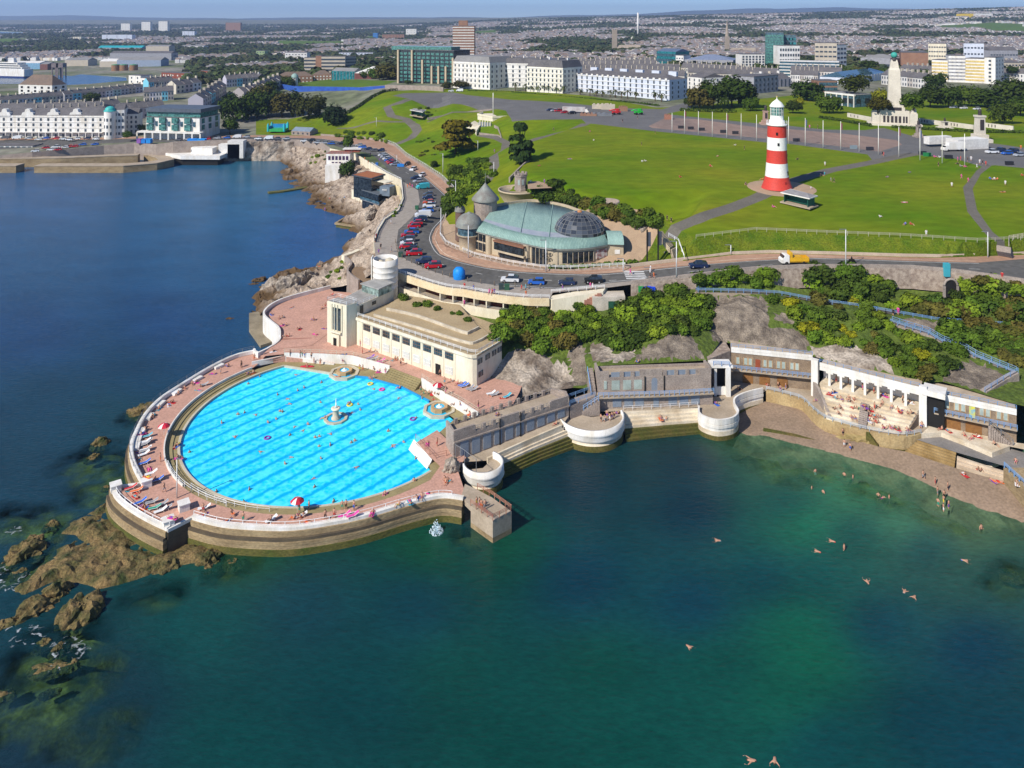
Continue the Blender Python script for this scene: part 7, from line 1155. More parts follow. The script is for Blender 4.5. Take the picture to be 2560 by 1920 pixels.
blk('modern_white_house','white cubic modern house by the dock with two storeys','A0',1112,1215,650,655,905,895,16,2,2,Xk,None,2,2.2);blk('modern_white_house','long low white modern house with dark glass right of the cubic one','A0',1215,1540,680,690,890,850,14,1,7,Xk,M_DGL,4,2.5);blk('red_clad_flats','red timber clad flats with white frames by the dock','A0',1395,1720,640,625,930,900,14,2,8,mat('red_timber',(.25,.07,.04),.8),Xm,1.8,1.6);blk('red_clad_flats','separate red clad flat block right of the long red flats','A0',1735,1842,615,612,920,905,14,2,3,mat('red_timber',(.25,.07,.04)),Xm,1.8,1.6);blk('white_flats','white glazed flats at the right end of the dockside','A0',1845,2010,612,610,940,930,14,2,5,Xm,M_BGL,2.5,2)
blk('pale_hall','pale blank gable hall among the West end roofs','A0',1730,1935,725,715,800,780,18,wall=mat('pale_hall_w',(.50,.45,.40),.9),roof='gable',rm=Xw,rh=3);blk('yellow_house','yellow house with white windows beside the pale hall','A0',1940,2040,690,690,800,795,12,3,4,mat('pale_yellow',(.66,.57,.33),.8),None,1.2,1.6,'gable',Xo,3);blk('pink_house','pale pink terrace house at the right of the yellow house','A0',2125,2230,665,660,780,775,12,3,4,mat('pale_pink',(.64,.50,.44),.8),None,1.2,1.6,'gable',Xo,3,chim=2)
t,A_,B_,d,n,zg,zt=blk('timbered_house','large black and white gabled house with steep brown roof by the dock','A0',160,450,735,735,690,680,16,3,5,Xm,Xp,2.4,1.9,'hip',M_TILE,9,side=2)
t,A_,B_,d,n,zg,zt=blk('white_crescent','long white seafront terrace with curved gables and rows of bay windows','A0',-700,900,995,1000,470,466,14,4,25,Xk,None,1.2,1.7,'gable',Xo,4,bands=Xk)
for x in(40,240,460,655):q=atY('A0',x,995,468);mb=MB();mb.add([(q.x+u,q.y-.4+w,zt-.2+v)for w in(0,3)for u,v in((-4,0),(4,0),(3.2,2.0),(1.8,2.4),(1.3,4),(0,4.6),(-1.3,4),(-1.8,2.4),(-3.2,2))],[tuple(Xj(9)),tuple(Xj(17,8,-1))]+[(i,9+i,9+(i+1)%9,(i+1)%9)for i in Xj(9)]);mb.Xb('curved_gable',Xk,t)
mb=MB();mb.Xe([A_+n*2.2,B_+n*2.2,B_,A_],zg+4.4,zg+4.8);mb.Xb('balcony',Xm,t)
for i in Xj(28):q=A_.lerp(B_,(i+.5)/28)+n*2;mb=MB();mb.box((q.x,q.y,zg+2.2),(.4,.4,4.6));mb.Xb('porch_column',Xk,t)
p=atY('A0',952,960,462);t=Xh('corner_turret','round white corner turret with turquoise dome at the end of the crescent','turret',(p.x,p.y,0));mb=MB();mb.Xf([(3.4,8),(3.4,p.z)],n=20);mb.Xb('wall',Xk,t);mb=MB();mb.Xf([(3.7,p.z),(3.5,p.z+.5)]+[(3.0*math.cos(k*.2),p.z+.5+2.6*math.sin(k*.2))for k in Xj(8)]+[(0,p.z+3.2)],n=18);mb.Xb('dome',mat('turquoise_dome',(.05,.45,.42),.5),t)
for k in Xj(3):
 for a_ in(-2.2,-1.6,-1.0):mb=MB();mb.box((3.4*math.cos(a_),3.4*math.sin(a_),13+k*4.2),(.2,.9,1.9),a_);mb.Xb('window',Xz,t)
blk('crescent_end','white end house of the crescent right of the round turret','A0',985,1075,950,950,462,464,16,4,3,Xk,None,1.1,1.6,'gable',Xo,3);blk('crescent_return','set back white gabled house right of the crescent','A0',1075,1195,985,985,474,476,12,4,3,Xm,None,1.1,1.6,'gable',Xo,3)
t,A_,B_,d,n,zg,zt=blk('modern_apartments','modern seafront apartments with green glass bays and dark roof storey','A0',1262,1725,1020,1015,458,452,22,0,0,Xk,zb=10.5)
mb=MB();mb.Xe([A_-n*.8,B_-n*.8,B_-n*20,A_-n*20],zt,zt+3.4);mb.Xb('glass_storey',M_GGL,t);mb=MB();mb.Xe([A_+n*.5,B_+n*.5+d*1,B_-n*21+d*1,A_-n*21],zt+3.4,zt+5.6);mb.Xb('dark_roof',mat('dark_blue_roof',(.10,.12,.15),.5),t)
for i in Xj(4):
 for k in Xj(2):q=A_+d*((B_-A_).length*(.09+.235*i))+n*.7;mb=MB();mb.box((q.x,q.y,zg+7.0+k*4.2),(3.9,1.6,3.5),math.atan2(d.y,d.x));mb.Xb('glass_bay',M_GGL,t)
for i in Xj(4):q=A_+d*((B_-A_).length*(.2+.235*i))+n*.1;mb=MB();mb.box((q.x,q.y,zg+9),(1.5,.2,3),math.atan2(d.y,d.x));mb.Xb('window',M_BGL,t)
windows(t,B_,-n,22,zg+5,zt,2,3,3,3,M_GGL,d,name='side_window')
mb=MB();mb.Xe([A_+n*4.5-d*3,B_+n*4.5+d*3,B_+d*3,A_-d*3],zg+4.0,zg+4.8);mb.Xb('colonnade_roof',Xk,t)
for i in Xj(9):q=(A_-d*3).lerp(B_+d*3,i/8)+n*4.2;mb=MB();mb.box((q.x,q.y,zg+2),(.9,.6,4.2));mb.Xb('colonnade_pillar',Xk,t)
wc=Xh('white_cafe','white cubic cafe on the rocky shore with dark windows and roof terrace','building');a,b=at('B1',600,200,8),at('B1',815,140,8);a=atY('B1',608,70,372);b=atY('B1',812,100,372);zt=(a.z+b.z)/2;d=Xa((b-a)[:2]).normalized();n=Xa((d.y,-d.x));A_,B_=Xa(a[:2]),Xa(b[:2])
mb=MB();mb.Xe([A_,B_,B_-n*9,A_-n*9],5,zt);mb.Xb('wall',Xk,wc);a2=atY('B1',596,185,366);b2=atY('B1',720,190,366);mb=MB();mb.Xe([Xa(a2[:2]),Xa(b2[:2]),Xa(b2[:2])-n*8,Xa(a2[:2])-n*8],2,a2 .z);mb.Xb('lower_wall',Xk,wc)
mb=MB();mb.Xe([A_,B_,B_-n*9,A_-n*9],zt,zt+.1);mb.Xb('roof_terrace',mat('red_terrace',(.34,.13,.09),.9),wc);windows(wc,A_+d*.6,d,(B_-A_).length*.9,zt-6.4,zt-.6,2,6,1.1,1.9,mat('plum_window',(.06,.03,.08),.4),n,skip=((0,0),(0,4),(0,5)))
mb=MB();q=B_-n*7;mb.box((q.x,q.y,zt+1.6),(9,6,.4));mb.mt(1).box((q.x,q.y,zt+.8),(7.5,4.5,1.6));mb.Xb('roof_kiosk',[Xm,mat('kiosk_red',(.35,.1,.06),.8)],wc);Xd('terrace_rail',V3([A_,B_,B_-n*8],zt),'',m=Xr,h=1,r=.05,parent=wc)
gr=Xh('glass_restaurant','dark glass restaurant with rusty flat roof and balconies on the shore rocks','building');f=lambda x,y,z:Xa(at('B1',x,y,z)[:2])
q4=[f(825,268,18),f(1000,300,18),f(1120,262,18),f(960,232,18)];c_=sum(q4,Xa((0,0)))/4;mb=MB();mb.Xe(q4,17.6,18.1);mb.mt(1).Xe([p.lerp(c_,.1)for p in q4],18.1,18.15);mb.Xb('roof',[mat('dark_fascia',(.06,.07,.08),.6),mat('rust_roof',(.36,.13,.05),.9,(.28,.10,.04),.4)],gr);mb=MB();mb.Xe([p.lerp(c_,.12)for p in q4],9,17.6);mb.Xb('upper_glazing',M_DGL,gr)
q5=[f(910,395,12.6),f(1060,440,12.6),f(1140,405,12.6),f(990,365,12.6)];c5=sum(q5,Xa((0,0)))/4;mb=MB();mb.Xe(q5,12.4,12.65);mb.Xb('canopy',mat('slate_canopy',(.13,.15,.17),.5),gr);mb=MB();mb.Xe([p.lerp(c5,.06)for p in q5],5,12.4);mb.Xb('lower_glazing',M_DGL,gr);q6=[p.lerp(c5,-.1)for p in q5];mb=MB();mb.Xe(q6,8.6,9.0);mb.Xb('balcony_floor',Xr,gr);mb=MB();mb.Xc(q6,.08,9.0,10.0,closed=True);mb.Xb('glass_balustrade',M_BGL,gr)
q7=[f(985,310,16.5),f(1120,335,16.5),f(1185,318,16.5),f(1060,292,16.5)];c7=sum(q7,Xa((0,0)))/4;mb=MB();mb.Xe(q7,16.3,16.5);mb.Xb('awning',Xn,gr);mb=MB();mb.Xe([p.lerp(c7,.1)for p in q7],11,13.2);mb.Xb('terrace_block',M_BGL,gr);p=at('B1',1125,390,14.6);mb=MB();mb.box((p.x+.3,p.y+2.4,13.7),(4.6,5,3.6),-.4);mb.Xb('side_block',mat('blue_grey_clad',(.16,.20,.24),.6),gr);text('PIER',(p.x-.6,p.y-.55,14.0),1.1,-.2,Xk,gr)
mb=MB();l=[f(830,410,8),f(930,460,8),f(930,500,7)];mb.Xc(l,.6,4,9);mb.Xb('cream_base',Xn,gr);mb=MB();l=[f(1175,350,15),f(1240,380,15),f(1262,500,15)];mb.Xc(l,.4,9,15.6);mb.Xb('yellow_wall',mat('pale_yellow_wall',(.74,.62,.36),.8),gr)
pc=Xh('pier_cafe','white ship like pier cafe with long white terrace over the water','building');P4=[at('A0',1430,1325,6),at('A0',1560,1350,6),at('A0',1900,1352,6),at('A0',1960,1325,6),at('A0',1900,1290,6),at('A0',1500,1290,6)]
mb=MB();mb.Xe(xy(P4),4.2,6.2);mb.Xb('terrace',Xk,pc);mb=MB();c_=sum(xy(P4),Xa((0,0)))/6;mb.Xe([p.lerp(c_,.1)for p in xy(P4)],-1,4.2);mb.Xb('dark_base',Xp,pc);a,b=at('A0',1650,1325,6.2),at('A0',1835,1335,6.2);mb=MB();mb.Xe([Xa(a[:2]),Xa(b[:2]),Xa(b[:2])+Xa((0,9)),Xa(a[:2])+Xa((0,9))],6.2,9.6);mb.Xb('cabin',Xk,pc);windows(pc,Xa(a[:2]),Xa((1,0)),(b-a).x,6.6,8.8,1,6,2,1.3,Xz,Xa((0,-1)))
for x,w_,h_ in((1995,12,8),(2050,9,10)):q=at('A0',x,1330,5);mb=MB();mb.box((q.x,q.y,3+h_/2),(w_,6,h_));mb.Xb('white_tower',Xm,pc)
for i,x in Xi((1540,1600)):q=at('A0',x,1310,6.2);t=Xh('parasol',['left lilac white parasol on the pier cafe terrace','right lilac white parasol on the pier cafe terrace'][i],'parasol',q);mb=MB();mb.Xf([(2.4,2.2),(0,3.2)],n=8);mb.Xb('canopy',Xm,t);mb=MB();mb.tube([(0,0,0),(0,0,3)],.06,5);mb.Xb('pole',Xr,t)
for i,(x,cc)in Xi(((1665,(.02,.25,.75)),(1740,(.02,.3,.75)),(1210,(.25,.1,.35)),(1245,(.02,.2,.6)),(1290,(.02,.25,.65)))):q=at('A0',x,1235,11);mb=MB();mb.box((q.x,q.y,q.z+1.1),(5 if i<2 else 2.6,3,2.2));mb.box((q.x,q.y,q.z+2.3),(5.3 if i<2 else 2.9,3.3,.2));o=tag(mb.Xb('stall',tint('stall_paint')),['long bright blue stall above the pier cafe','blue tent stall right of the long stall above the pier cafe','purple kiosk at the head of the old harbour','first blue kiosk at the head of the old harbour','second blue kiosk at the head of the old harbour'][i],'stall');o.color=(*cc,1)
def quay(nm,pts,w,z1,label):l=[Xa(p[:2])for p in pts];mb=MB();mb.Xc(l,w,-1.5,z1-.05);mb.mt(1).Xc(l,w+.3,z1-.05,z1+.25);return tag(mb.Xb(nm,[M_SWALL,Xu]),label,'harbour wall')
quay('harbour_wall',LN(('A0',[(330,1425,4.5),(1080,1425,4.5),(1330,1405,4.5),(1440,1380,4.5),(1400,1350,4.8),(1330,1320,5.5),(1280,1310,6)])),7,4.5,'hooked stone harbour wall with weed stained buttresses');quay('harbour_wall',LN(('A0',[(-700,1425,4.5),(175,1425,4.5)])),7,4.5,'short stone harbour arm at the left picture edge');quay('inner_quay',LN(('A0',[(-700,1385,5),(540,1370,5),(940,1345,5.6),(1200,1330,6)])),5,5.6,'inner stone quay wall behind the harbour basin')
for x in(375,420,515,560,600,640,845,890,925):q=at('A0',x,1455,2.2);mb=MB();mb.box((q.x,q.y-.4,2),(.6,.5,3.6));tag(mb.Xb('fender_pile',M_WEED),'dark timber pile against the old harbour wall','pile','timber piles on the harbour wall')
blk('harbour_hut','low white flat roofed harbour hut by the car park','A0',-200,280,1265,1260,440,438,9,1,10,Xm,M_BGL,2,1.4,zb=7)
blk('park_toilets','small stone park hut with blue grey roof by the coast road','A1',305,465,1135,1135,462,458,9,1,4,Xl,None,1,1,'gable',mat('blue_slate',(.22,.28,.34),.6),2);bc=Xh('bouncy_castle','green and blue inflatable bouncy castle on the park grass','inflatable',at('A1',190,1130,13));mb=MB();mb.box((0,0,.8),(11,8,1.6));mb.Xb('base',mat('green_vinyl',(.05,.42,.12),.4),bc);mb=MB();mb.box((0,3.6,2.2),(11,.8,3.4));mb.box((-5.2,0,1.8),(.8,8,2.4));mb.Xb('wall',mat('blue_vinyl',(.03,.25,.55),.4),bc)
for sx in(-5,5):
 for sy in(-3.6,3.6):mb=MB();mb.Xf([(.8,0),(.8,4),(0,5.4)],(sx,sy,0),10);mb.Xb('turret',mat('teal_vinyl',(.03,.42,.45),.4),bc)
 # ---- houses
def house_mesh(w,dp,he,hr,nm):
 mb=MB();x,y=w/2,dp/2;mb.add([(-x,-y,-3),(x,-y,-3),(x,y,-3),(-x,y,-3),(-x,-y,he),(x,-y,he),(x,y,he),(-x,y,he),(-x,0,hr),(x,0,hr)],[(0,1,5,4),(1,2,6,9,5),(2,3,7,6),(3,0,4,8,7)])
 mb.mt(1);e=.35;mb.add([(-x,-y-e,he-.2),(x,-y-e,he-.2),(x,0,hr+.12),(-x,0,hr+.12),(-x,y+e,he-.2),(x,y+e,he-.2)],[(0,1,2,3),(3,2,5,4)])
 mb.mt(2)
 for zz in(1.6,4.6):
  for xx in(-w*.24,w*.24):mb.box((xx,-y-.03,zz),(1.2,.12,1.6))
 mb.mt(3).box((x-.4,0,hr+.5),(.8,1.6,2.2));me_=mb.Xb(nm,[tint('house_paint'),Xo,Xz,XA]);return me_
hp=house_mesh(6.2,9,6.6,9.6,'terraced_house');hp_d=hp.data;bpy.data.objects.remove(hp);hq=house_mesh(9,8,5.4,8.4,'house');hq_d=hq.data;bpy.data.objects.remove(hq)
WALLS=[(.70,.68,.62),(.62,.56,.46),(.72,.71,.70),(.55,.48,.38),(.60,.60,.62),(.66,.58,.48),(.48,.44,.38)]
def house(x,y,rz,color,label,group,me=None,nm='terraced_house',sc_=1):o=put(nm,me or hp_d,None,(x,y,land_h.z1(x,y)));o.rotation_euler.z=rz;o.color=(*color,1);o.scale=(sc_,)*3;tag(o,label,'house',group);return o
def hrow(c,x0,y0,Y0,x1,y1,Y1,n,cols,labf,group,sc_=1.25):
 a,b=atY(c,x0,y0,Y0),atY(c,x1,y1,Y1);rz=math.atan2(b.y-a.y,b.x-a.x);L=(b-a).length/n
 for i in Xj(n):
  q=a.lerp(b,(i+.5)/n);cc=cols[i%len(cols)];o=house(q.x,q.y,rz,cc[1],labf(i,cc[0]),group,sc_=1);o.scale=(L/6.2,sc_,sc_)
C1=[('mint green',(.38,.52,.48)),('grey',(.42,.42,.44)),('stone coloured',(.46,.41,.35)),('lilac grey',(.46,.44,.50)),('pale grey',(.52,.50,.50)),('sky blue',(.18,.50,.62)),('dark grey',(.33,.30,.29)),('cream',(.60,.54,.44)),('pinkish',(.54,.44,.42)),('white',(.68,.67,.66))]
ORD=['first','second','third','fourth','fifth','sixth','seventh','eighth','ninth','tenth','eleventh','twelfth','thirteenth','fourteenth','fifteenth','sixteenth']
hrow('A0',-60,905,600,530,870,640,9,C1,lambda i,c:'%s terraced house with slate roof, %s from the left in the front row'%(c,ORD[i]),'front row of coloured terraced houses',1.0);hrow('A0',530,860,650,1210,800,720,10,C1[4:]+C1[:4],lambda i,c:'%s terraced house with chimney, %s along the upper row by the dock'%(c,ORD[i]),'upper row of terraced houses by the dock',.9)
hrow('A0',1030,915,540,1400,900,560,5,C1[6:],lambda i,c:'%s house, %s in the short row above the seafront apartments'%(c,ORD[i]),'short row above the seafront');hrow('A0',880,900,560,1010,890,570,2,C1[2:],lambda i,c:'%s gabled house %s behind the white crescent'%(c,['at the left','at the right'][i]),'houses behind the crescent');hrow('A0',1480,800,690,1700,790,720,3,C1[7:],lambda i,c:'%s hipped villa, %s in the group above the dock flats'%(c,ORD[i]),'villas above the dock flats');hrow('A0',1690,880,590,1900,800,680,6,C1[3:],lambda i,c:'%s house in the stepped row beside the wood, %s from the bottom'%(c,ORD[i]),'stepped row beside the wood')
hrow('A1',-20,690,640,190,650,700,5,[('white',(.72,.71,.7)),('cream',(.66,.58,.46))],lambda i,c:'%s tall house, %s in the row left of the blue hoarding'%(c,ORD[i]),'tall row left of the hoarding');hrow('A0',250,945,520,900,935,530,9,C1[5:],lambda i,c:'%s house roof, %s in the back row behind the crescent'%(c,ORD[i]),'back row behind the crescent')
G4='dense terraced houses behind the hotels'
for(x0,y0,Y0,x1,y1,Y1,n)in((600,585,590,1500,640,560,20),(480,545,660,1450,575,640,20),(560,500,760,1240,520,740,16),(1520,610,600,2080,620,590,12),(1480,570,680,1990,590,650,12)):
 hrow('A2',x0,y0,Y0,x1,y1,Y1,n,[('b',(.46,.41,.34)),('b',(.55,.52,.46)),('b',(.40,.36,.32))],lambda i,c:'stone coloured terraced house with slate roof in the packed rows behind the hotels',G4)
hrow('A0',1240,860,640,1500,850,650,5,C1[2:],lambda i,c:'%s gabled house, %s in the row above the short seafront row'%(c,ORD[i]),'upper short row');hrow('A0',1260,790,740,1480,770,760,5,C1[5:],lambda i,c:'%s house, %s in the row between the docks and the villas'%(c,ORD[i]),'row between docks and villas');hrow('A0',1940,790,740,2212,770,760,6,C1[3:],lambda i,c:'%s house, %s in the row left of the park wood'%(c,ORD[i]),'row left of the park wood');hrow('A0',2060,880,620,2212,860,640,3,C1[6:],lambda i,c:'%s house, %s beside the large dark tree'%(c,ORD[i]),'houses by the dark tree');hrow('A0',-60,945,545,880,930,555,13,C1[1:],lambda i,c:'%s house roof, %s in the row behind the white crescent'%(c,ORD[i]),'row behind the white crescent')
for q in((205,640,610,440,650,600,6),(1030,700,620,1400,745,575,8),(1170,640,720,1430,660,690,6),(1960,650,660,2400,660,640,8),(200,600,680,640,620,660,9),(-300,610,640,90,600,620,8)):hrow('A3',*q,[('b',(.52,.50,.47)),('b',(.62,.60,.57)),('b',(.44,.40,.36))],lambda i,c:'pale slate roofed house in the streets behind the park trees','houses behind the park trees')
rr=np.random.RandomState(5);HS=[]
parks=[(-260,620,120),(-330,660,90),(-150,620,70)]
keep_out=[[Xa(p[:2])for p in q]for q in regs['field']+regs['dock_water']+regs['estuary_water']]+[hoe_poly]
def ok(x,y):return not any(inside(k,x,y)for k in keep_out)
def wood(x,y):return noise.noise(Xa((x/330,y/420,4.2)))*.75+noise.noise(Xa((x/120,y/150,8)))*.35
Y=830.0
while Y<5600:
 u=-1500 if Y<1500 else-1350
 while u<1350:
  x=u*Y/FOC;c=wood(x,Y)+(.12 if u<-200 else-.05)+(.16 if Y>3200 else 0)
  dock=u<-800 and Y<1500
  if c<.02 and not dock and ok(x,Y):
   n=rr.randint(3,11);ang=rr.choice([0,.25,-.3,1.45,.1])+rr.uniform(-.12,.12)+.5*noise.noise(Xa((x/500,Y/500,1)));col=WALLS[rr.randint(len(WALLS))]
   for i in Xj(n):
    hx,hy=x+math.cos(ang)*6.6*(i-n/2),Y+math.sin(ang)*6.6*(i-n/2)
    if ok(hx,hy):HS.append((hx,hy,ang,col if rr.rand()<.6 else WALLS[rr.randint(len(WALLS))],rr.uniform(.85,1.25)))
   u+=(n*3.3+14)*FOC/Y*rr.uniform(.75,1.5)
  else:u+=26*FOC/Y
 Y+=max(17,13*(Y/900)**1.05)
HS=[h for h in HS if abs(h[0]/h[1])<.72];HS.sort(key=lambda h:h[1]);zh=land_h([h[0]for h in HS],[h[1]for h in HS])
NI=150
for h in HS[:NI]:house(h[0],h[1],h[2],h[3],'small pale house with grey roof in the rows of the inner town','rows of the inner town',sc_=h[4])
mb=MB()
for h,z in zip(HS[NI:],zh[NI:]):
 s_=h[4];ca,sa=math.cos(h[2])*s_,math.sin(h[2])*s_;P_=lambda x,y,zz:(h[0]+x*ca-y*sa,h[1]+x*sa+y*ca,z+zz*s_)
 v=[P_(*q)for q in((-3.3,-4.5,-3),(3.3,-4.5,-3),(3.3,4.5,-3),(-3.3,4.5,-3),(-3.3,-4.5,5.6),(3.3,-4.5,5.6),(3.3,4.5,5.6),(-3.3,4.5,5.6),(-3.3,0,8.2),(3.3,0,8.2))]
 mb.mt(WALLS.index(h[3])%4).add(v,[(0,1,5,4),(1,2,6,9,5),(2,3,7,6),(3,0,4,8,7)]);mb.mt(4+(int(h[0]*7)%3==0)).add(v,[(4,5,9,8),(8,9,6,7)])
o=mb.Xb('distant_houses',[mat('far_wall_white',(.80,.78,.74),.8),mat('far_wall_cream',(.74,.68,.58),.8),mat('far_wall_grey',(.64,.63,.61),.8),mat('far_wall_stone',(.50,.43,.35),.8),mat('far_slate',(.22,.205,.205),.8,(.14,.13,.135),.05),mat('far_tile',(.25,.18,.14),.8,(.17,.13,.11),.05)]);kind(o,'stuff');print('HOUSES',len(HS))
# ---- plants
from mathutils.bvhtree import BVHTree
def ground_tree():
 bpy.context.view_layer.update();vs,fs=[],[]
 for o in sc.objects:
  if o.type!='MESH' or o.name.split('.')[0]in('sea_water_','hills','rail','railing','flagpole','pole','flag','distant_houses','roof_rail','blue_railing','handrail','lawn_fence','seabed'):continue
  if o.parent and 'house' in o.name:continue
  off=len(vs);M=o.matrix_world;vs+=[M@v.co for v in o.data.vertices];fs+=[[off+i for i in p.vertices]for p in o.data.polygons]
 return BVHTree.FromPolygons(vs,fs)
BVH=ground_tree();EYE=Xa((0,0,H))
def hit(c,x,y):
 u,v=px(c,x,y);d=Xa(((u-CX)/FOC,1,-(v-YH)/FOC));r=BVH.ray_cast(EYE,d.normalized());return r[0]if r[0]else at(c,x,y,0)
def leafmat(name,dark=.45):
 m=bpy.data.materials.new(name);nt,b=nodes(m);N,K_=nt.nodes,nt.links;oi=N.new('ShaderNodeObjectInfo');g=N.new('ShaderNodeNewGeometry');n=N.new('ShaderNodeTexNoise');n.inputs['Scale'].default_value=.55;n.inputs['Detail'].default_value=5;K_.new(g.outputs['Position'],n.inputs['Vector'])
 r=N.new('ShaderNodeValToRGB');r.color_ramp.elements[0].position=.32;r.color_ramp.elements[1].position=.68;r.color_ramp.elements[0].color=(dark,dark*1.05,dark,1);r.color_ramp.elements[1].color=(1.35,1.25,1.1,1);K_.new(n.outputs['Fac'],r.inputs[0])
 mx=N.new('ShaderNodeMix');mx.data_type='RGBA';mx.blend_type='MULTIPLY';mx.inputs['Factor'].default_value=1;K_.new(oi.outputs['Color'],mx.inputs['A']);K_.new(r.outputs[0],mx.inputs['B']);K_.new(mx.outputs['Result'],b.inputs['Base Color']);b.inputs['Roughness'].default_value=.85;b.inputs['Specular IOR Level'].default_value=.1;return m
M_LEAF=leafmat('leaf');M_BARK=mat('bark',(.13,.09,.06),.95)
def leaves(mb,lobes,n,s,rng,flat=1.0,fill=.35):
 w=[max(l[1])**2 for l in lobes];tot=sum(w)
 for l,ww in zip(lobes,w):
  c,r=l
  for _ in Xj(int(n*ww/tot)):
   d=Xa((rng.gauss(0,1),rng.gauss(0,1),rng.gauss(0,1))).normalized()
   if d.z<-.55:d.z*=-.6
   k=1-fill*rng.random()**1.6;k*=1+.22*noise.noise(d*2.3+Xa(c));p=Xa((c[0]+d.x*r[0]*k,c[1]+d.y*r[1]*k,c[2]+d.z*r[2]*k))
   nn=(d+Xa((rng.uniform(-.7,.7),rng.uniform(-.7,.7),rng.uniform(-.2,.8)))).normalized();a=nn.orthogonal().normalized();a=(Matrix.Rotation(rng.random()*6.28,3,nn)@a);b=nn.cross(a);q=s*rng.uniform(.6,1.3);b=b*flat
   mb.add([p-a*q-b*q*.6,p+a*q*.9-b*q*.7,p+a*q+b*q*.7,p-a*q*.7+b*q*.8],[(0,1,2,3)])
def tree_proto(name,h,r,kind_,seed,n=1700,s=.5):
 rng=random.Random(seed);t=bpy.data.objects.new(name,None);COL.objects.link(t);mb=MB();lobes=[]
 if kind_=='broad':
  for i in Xj(9):a=rng.random()*6.28;q=rng.uniform(.25,.7)*r;lobes.append(((q*math.cos(a),q*math.sin(a),h*rng.uniform(.24,.72)),(r*rng.uniform(.42,.6),r*rng.uniform(.42,.6),h*rng.uniform(.2,.28))))
  lobes.append(((0,0,h*.52),(r*.8,r*.8,h*.45)));th=h*.5
 elif kind_=='cypress':
  for i in Xj(26):a=rng.random()*6.28;z=rng.uniform(.16,.97);q=r*(1.05-z)**.55*rng.uniform(.3,.85);lobes.append(((q*math.cos(a),q*math.sin(a),h*z),(r*.42,r*.42,h*.075)))
  th=h*.9
 elif kind_=='shrub':
  for i in Xj(6):a=rng.random()*6.28;q=rng.uniform(.2,.6)*r;lobes.append(((q*math.cos(a),q*math.sin(a),h*rng.uniform(.3,.6)),(r*rng.uniform(.4,.6),r*rng.uniform(.4,.6),h*rng.uniform(.3,.45))))
  lobes.append(((0,0,h*.35),(r*.8,r*.8,h*.55)));th=h*.3
 if kind_!='palm':
  leaves(mb,lobes,n,s,rng);mb.Xb('crown',M_LEAF,t);mb=MB();w=max(.12,h*.025);mb.tube([(0,0,-.5),(.05*h*.2,0,th*.5),(0,0,th)],[w*1.3,w,w*.5],6)
  for i in Xj(5):a=rng.random()*6.28;mb.tube([(0,0,th*rng.uniform(.4,.8)),(r*.55*math.cos(a),r*.55*math.sin(a),th*rng.uniform(.9,1.15))],[w*.5,w*.2],4)
  mb.Xb('trunk',M_BARK,t)
 else:
  for i in Xj(16):
   a=6.28*i/16+rng.random()*.3;e=rng.uniform(.0,1.0);pr_=[(0,h)]+[(r*k,h+r*(e*k-.9*k*k))for k in(.35,.7,1)]
   for(r0,z0),(r1,z1)in zip(pr_,pr_[1:]):ca,sa=math.cos(a),math.sin(a);mb.add([(r0*ca-sa*.25,r0*sa+ca*.25,z0),(r1*ca-sa*.15,r1*sa+ca*.15,z1),(r1*ca+sa*.15,r1*sa-ca*.15,z1),(r0*ca+sa*.25,r0*sa-ca*.25,z0)],[(0,1,2,3)])
  mb.Xb('crown',M_LEAF,t);mb=MB();mb.tube([(0,0,-.4),(0,0,h)],[.28,.2],6);mb.Xb('trunk',M_BARK,t)
 return t
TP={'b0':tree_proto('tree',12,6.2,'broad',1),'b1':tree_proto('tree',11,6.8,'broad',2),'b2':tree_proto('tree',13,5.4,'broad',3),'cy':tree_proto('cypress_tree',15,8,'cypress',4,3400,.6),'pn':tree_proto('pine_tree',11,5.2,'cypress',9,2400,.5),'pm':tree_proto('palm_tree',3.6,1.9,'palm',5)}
for i in Xj(4):TP['s%d'%i]=tree_proto('shrub',2.2,1.9,'shrub',20+i,900,.19)
USED=set()
def grow(k,p,sx,sz,col,label,cat,group=None,rz=None):
 o=TP[k]
 if k in USED:o=dup(o)
 else:USED.add(k)
 o.location=p;o.scale=(sx,sx,sz);o.rotation_euler.z=R.random()*6.28 if rz is None else rz;tag(o,label,cat,group);o.color=(*col,1)
 for ch in o.children:ch.color=(*col,1)
 return o
DG,MG,LG,BG,YG=(.05,.085,.013),(.075,.13,.014),(.13,.20,.016),(.10,.095,.02),(.24,.25,.012)
def vary(c,k=.18):q=1+R.uniform(-k,k);return tuple(x*q*(1+R.uniform(-.06,.06))for x in c)
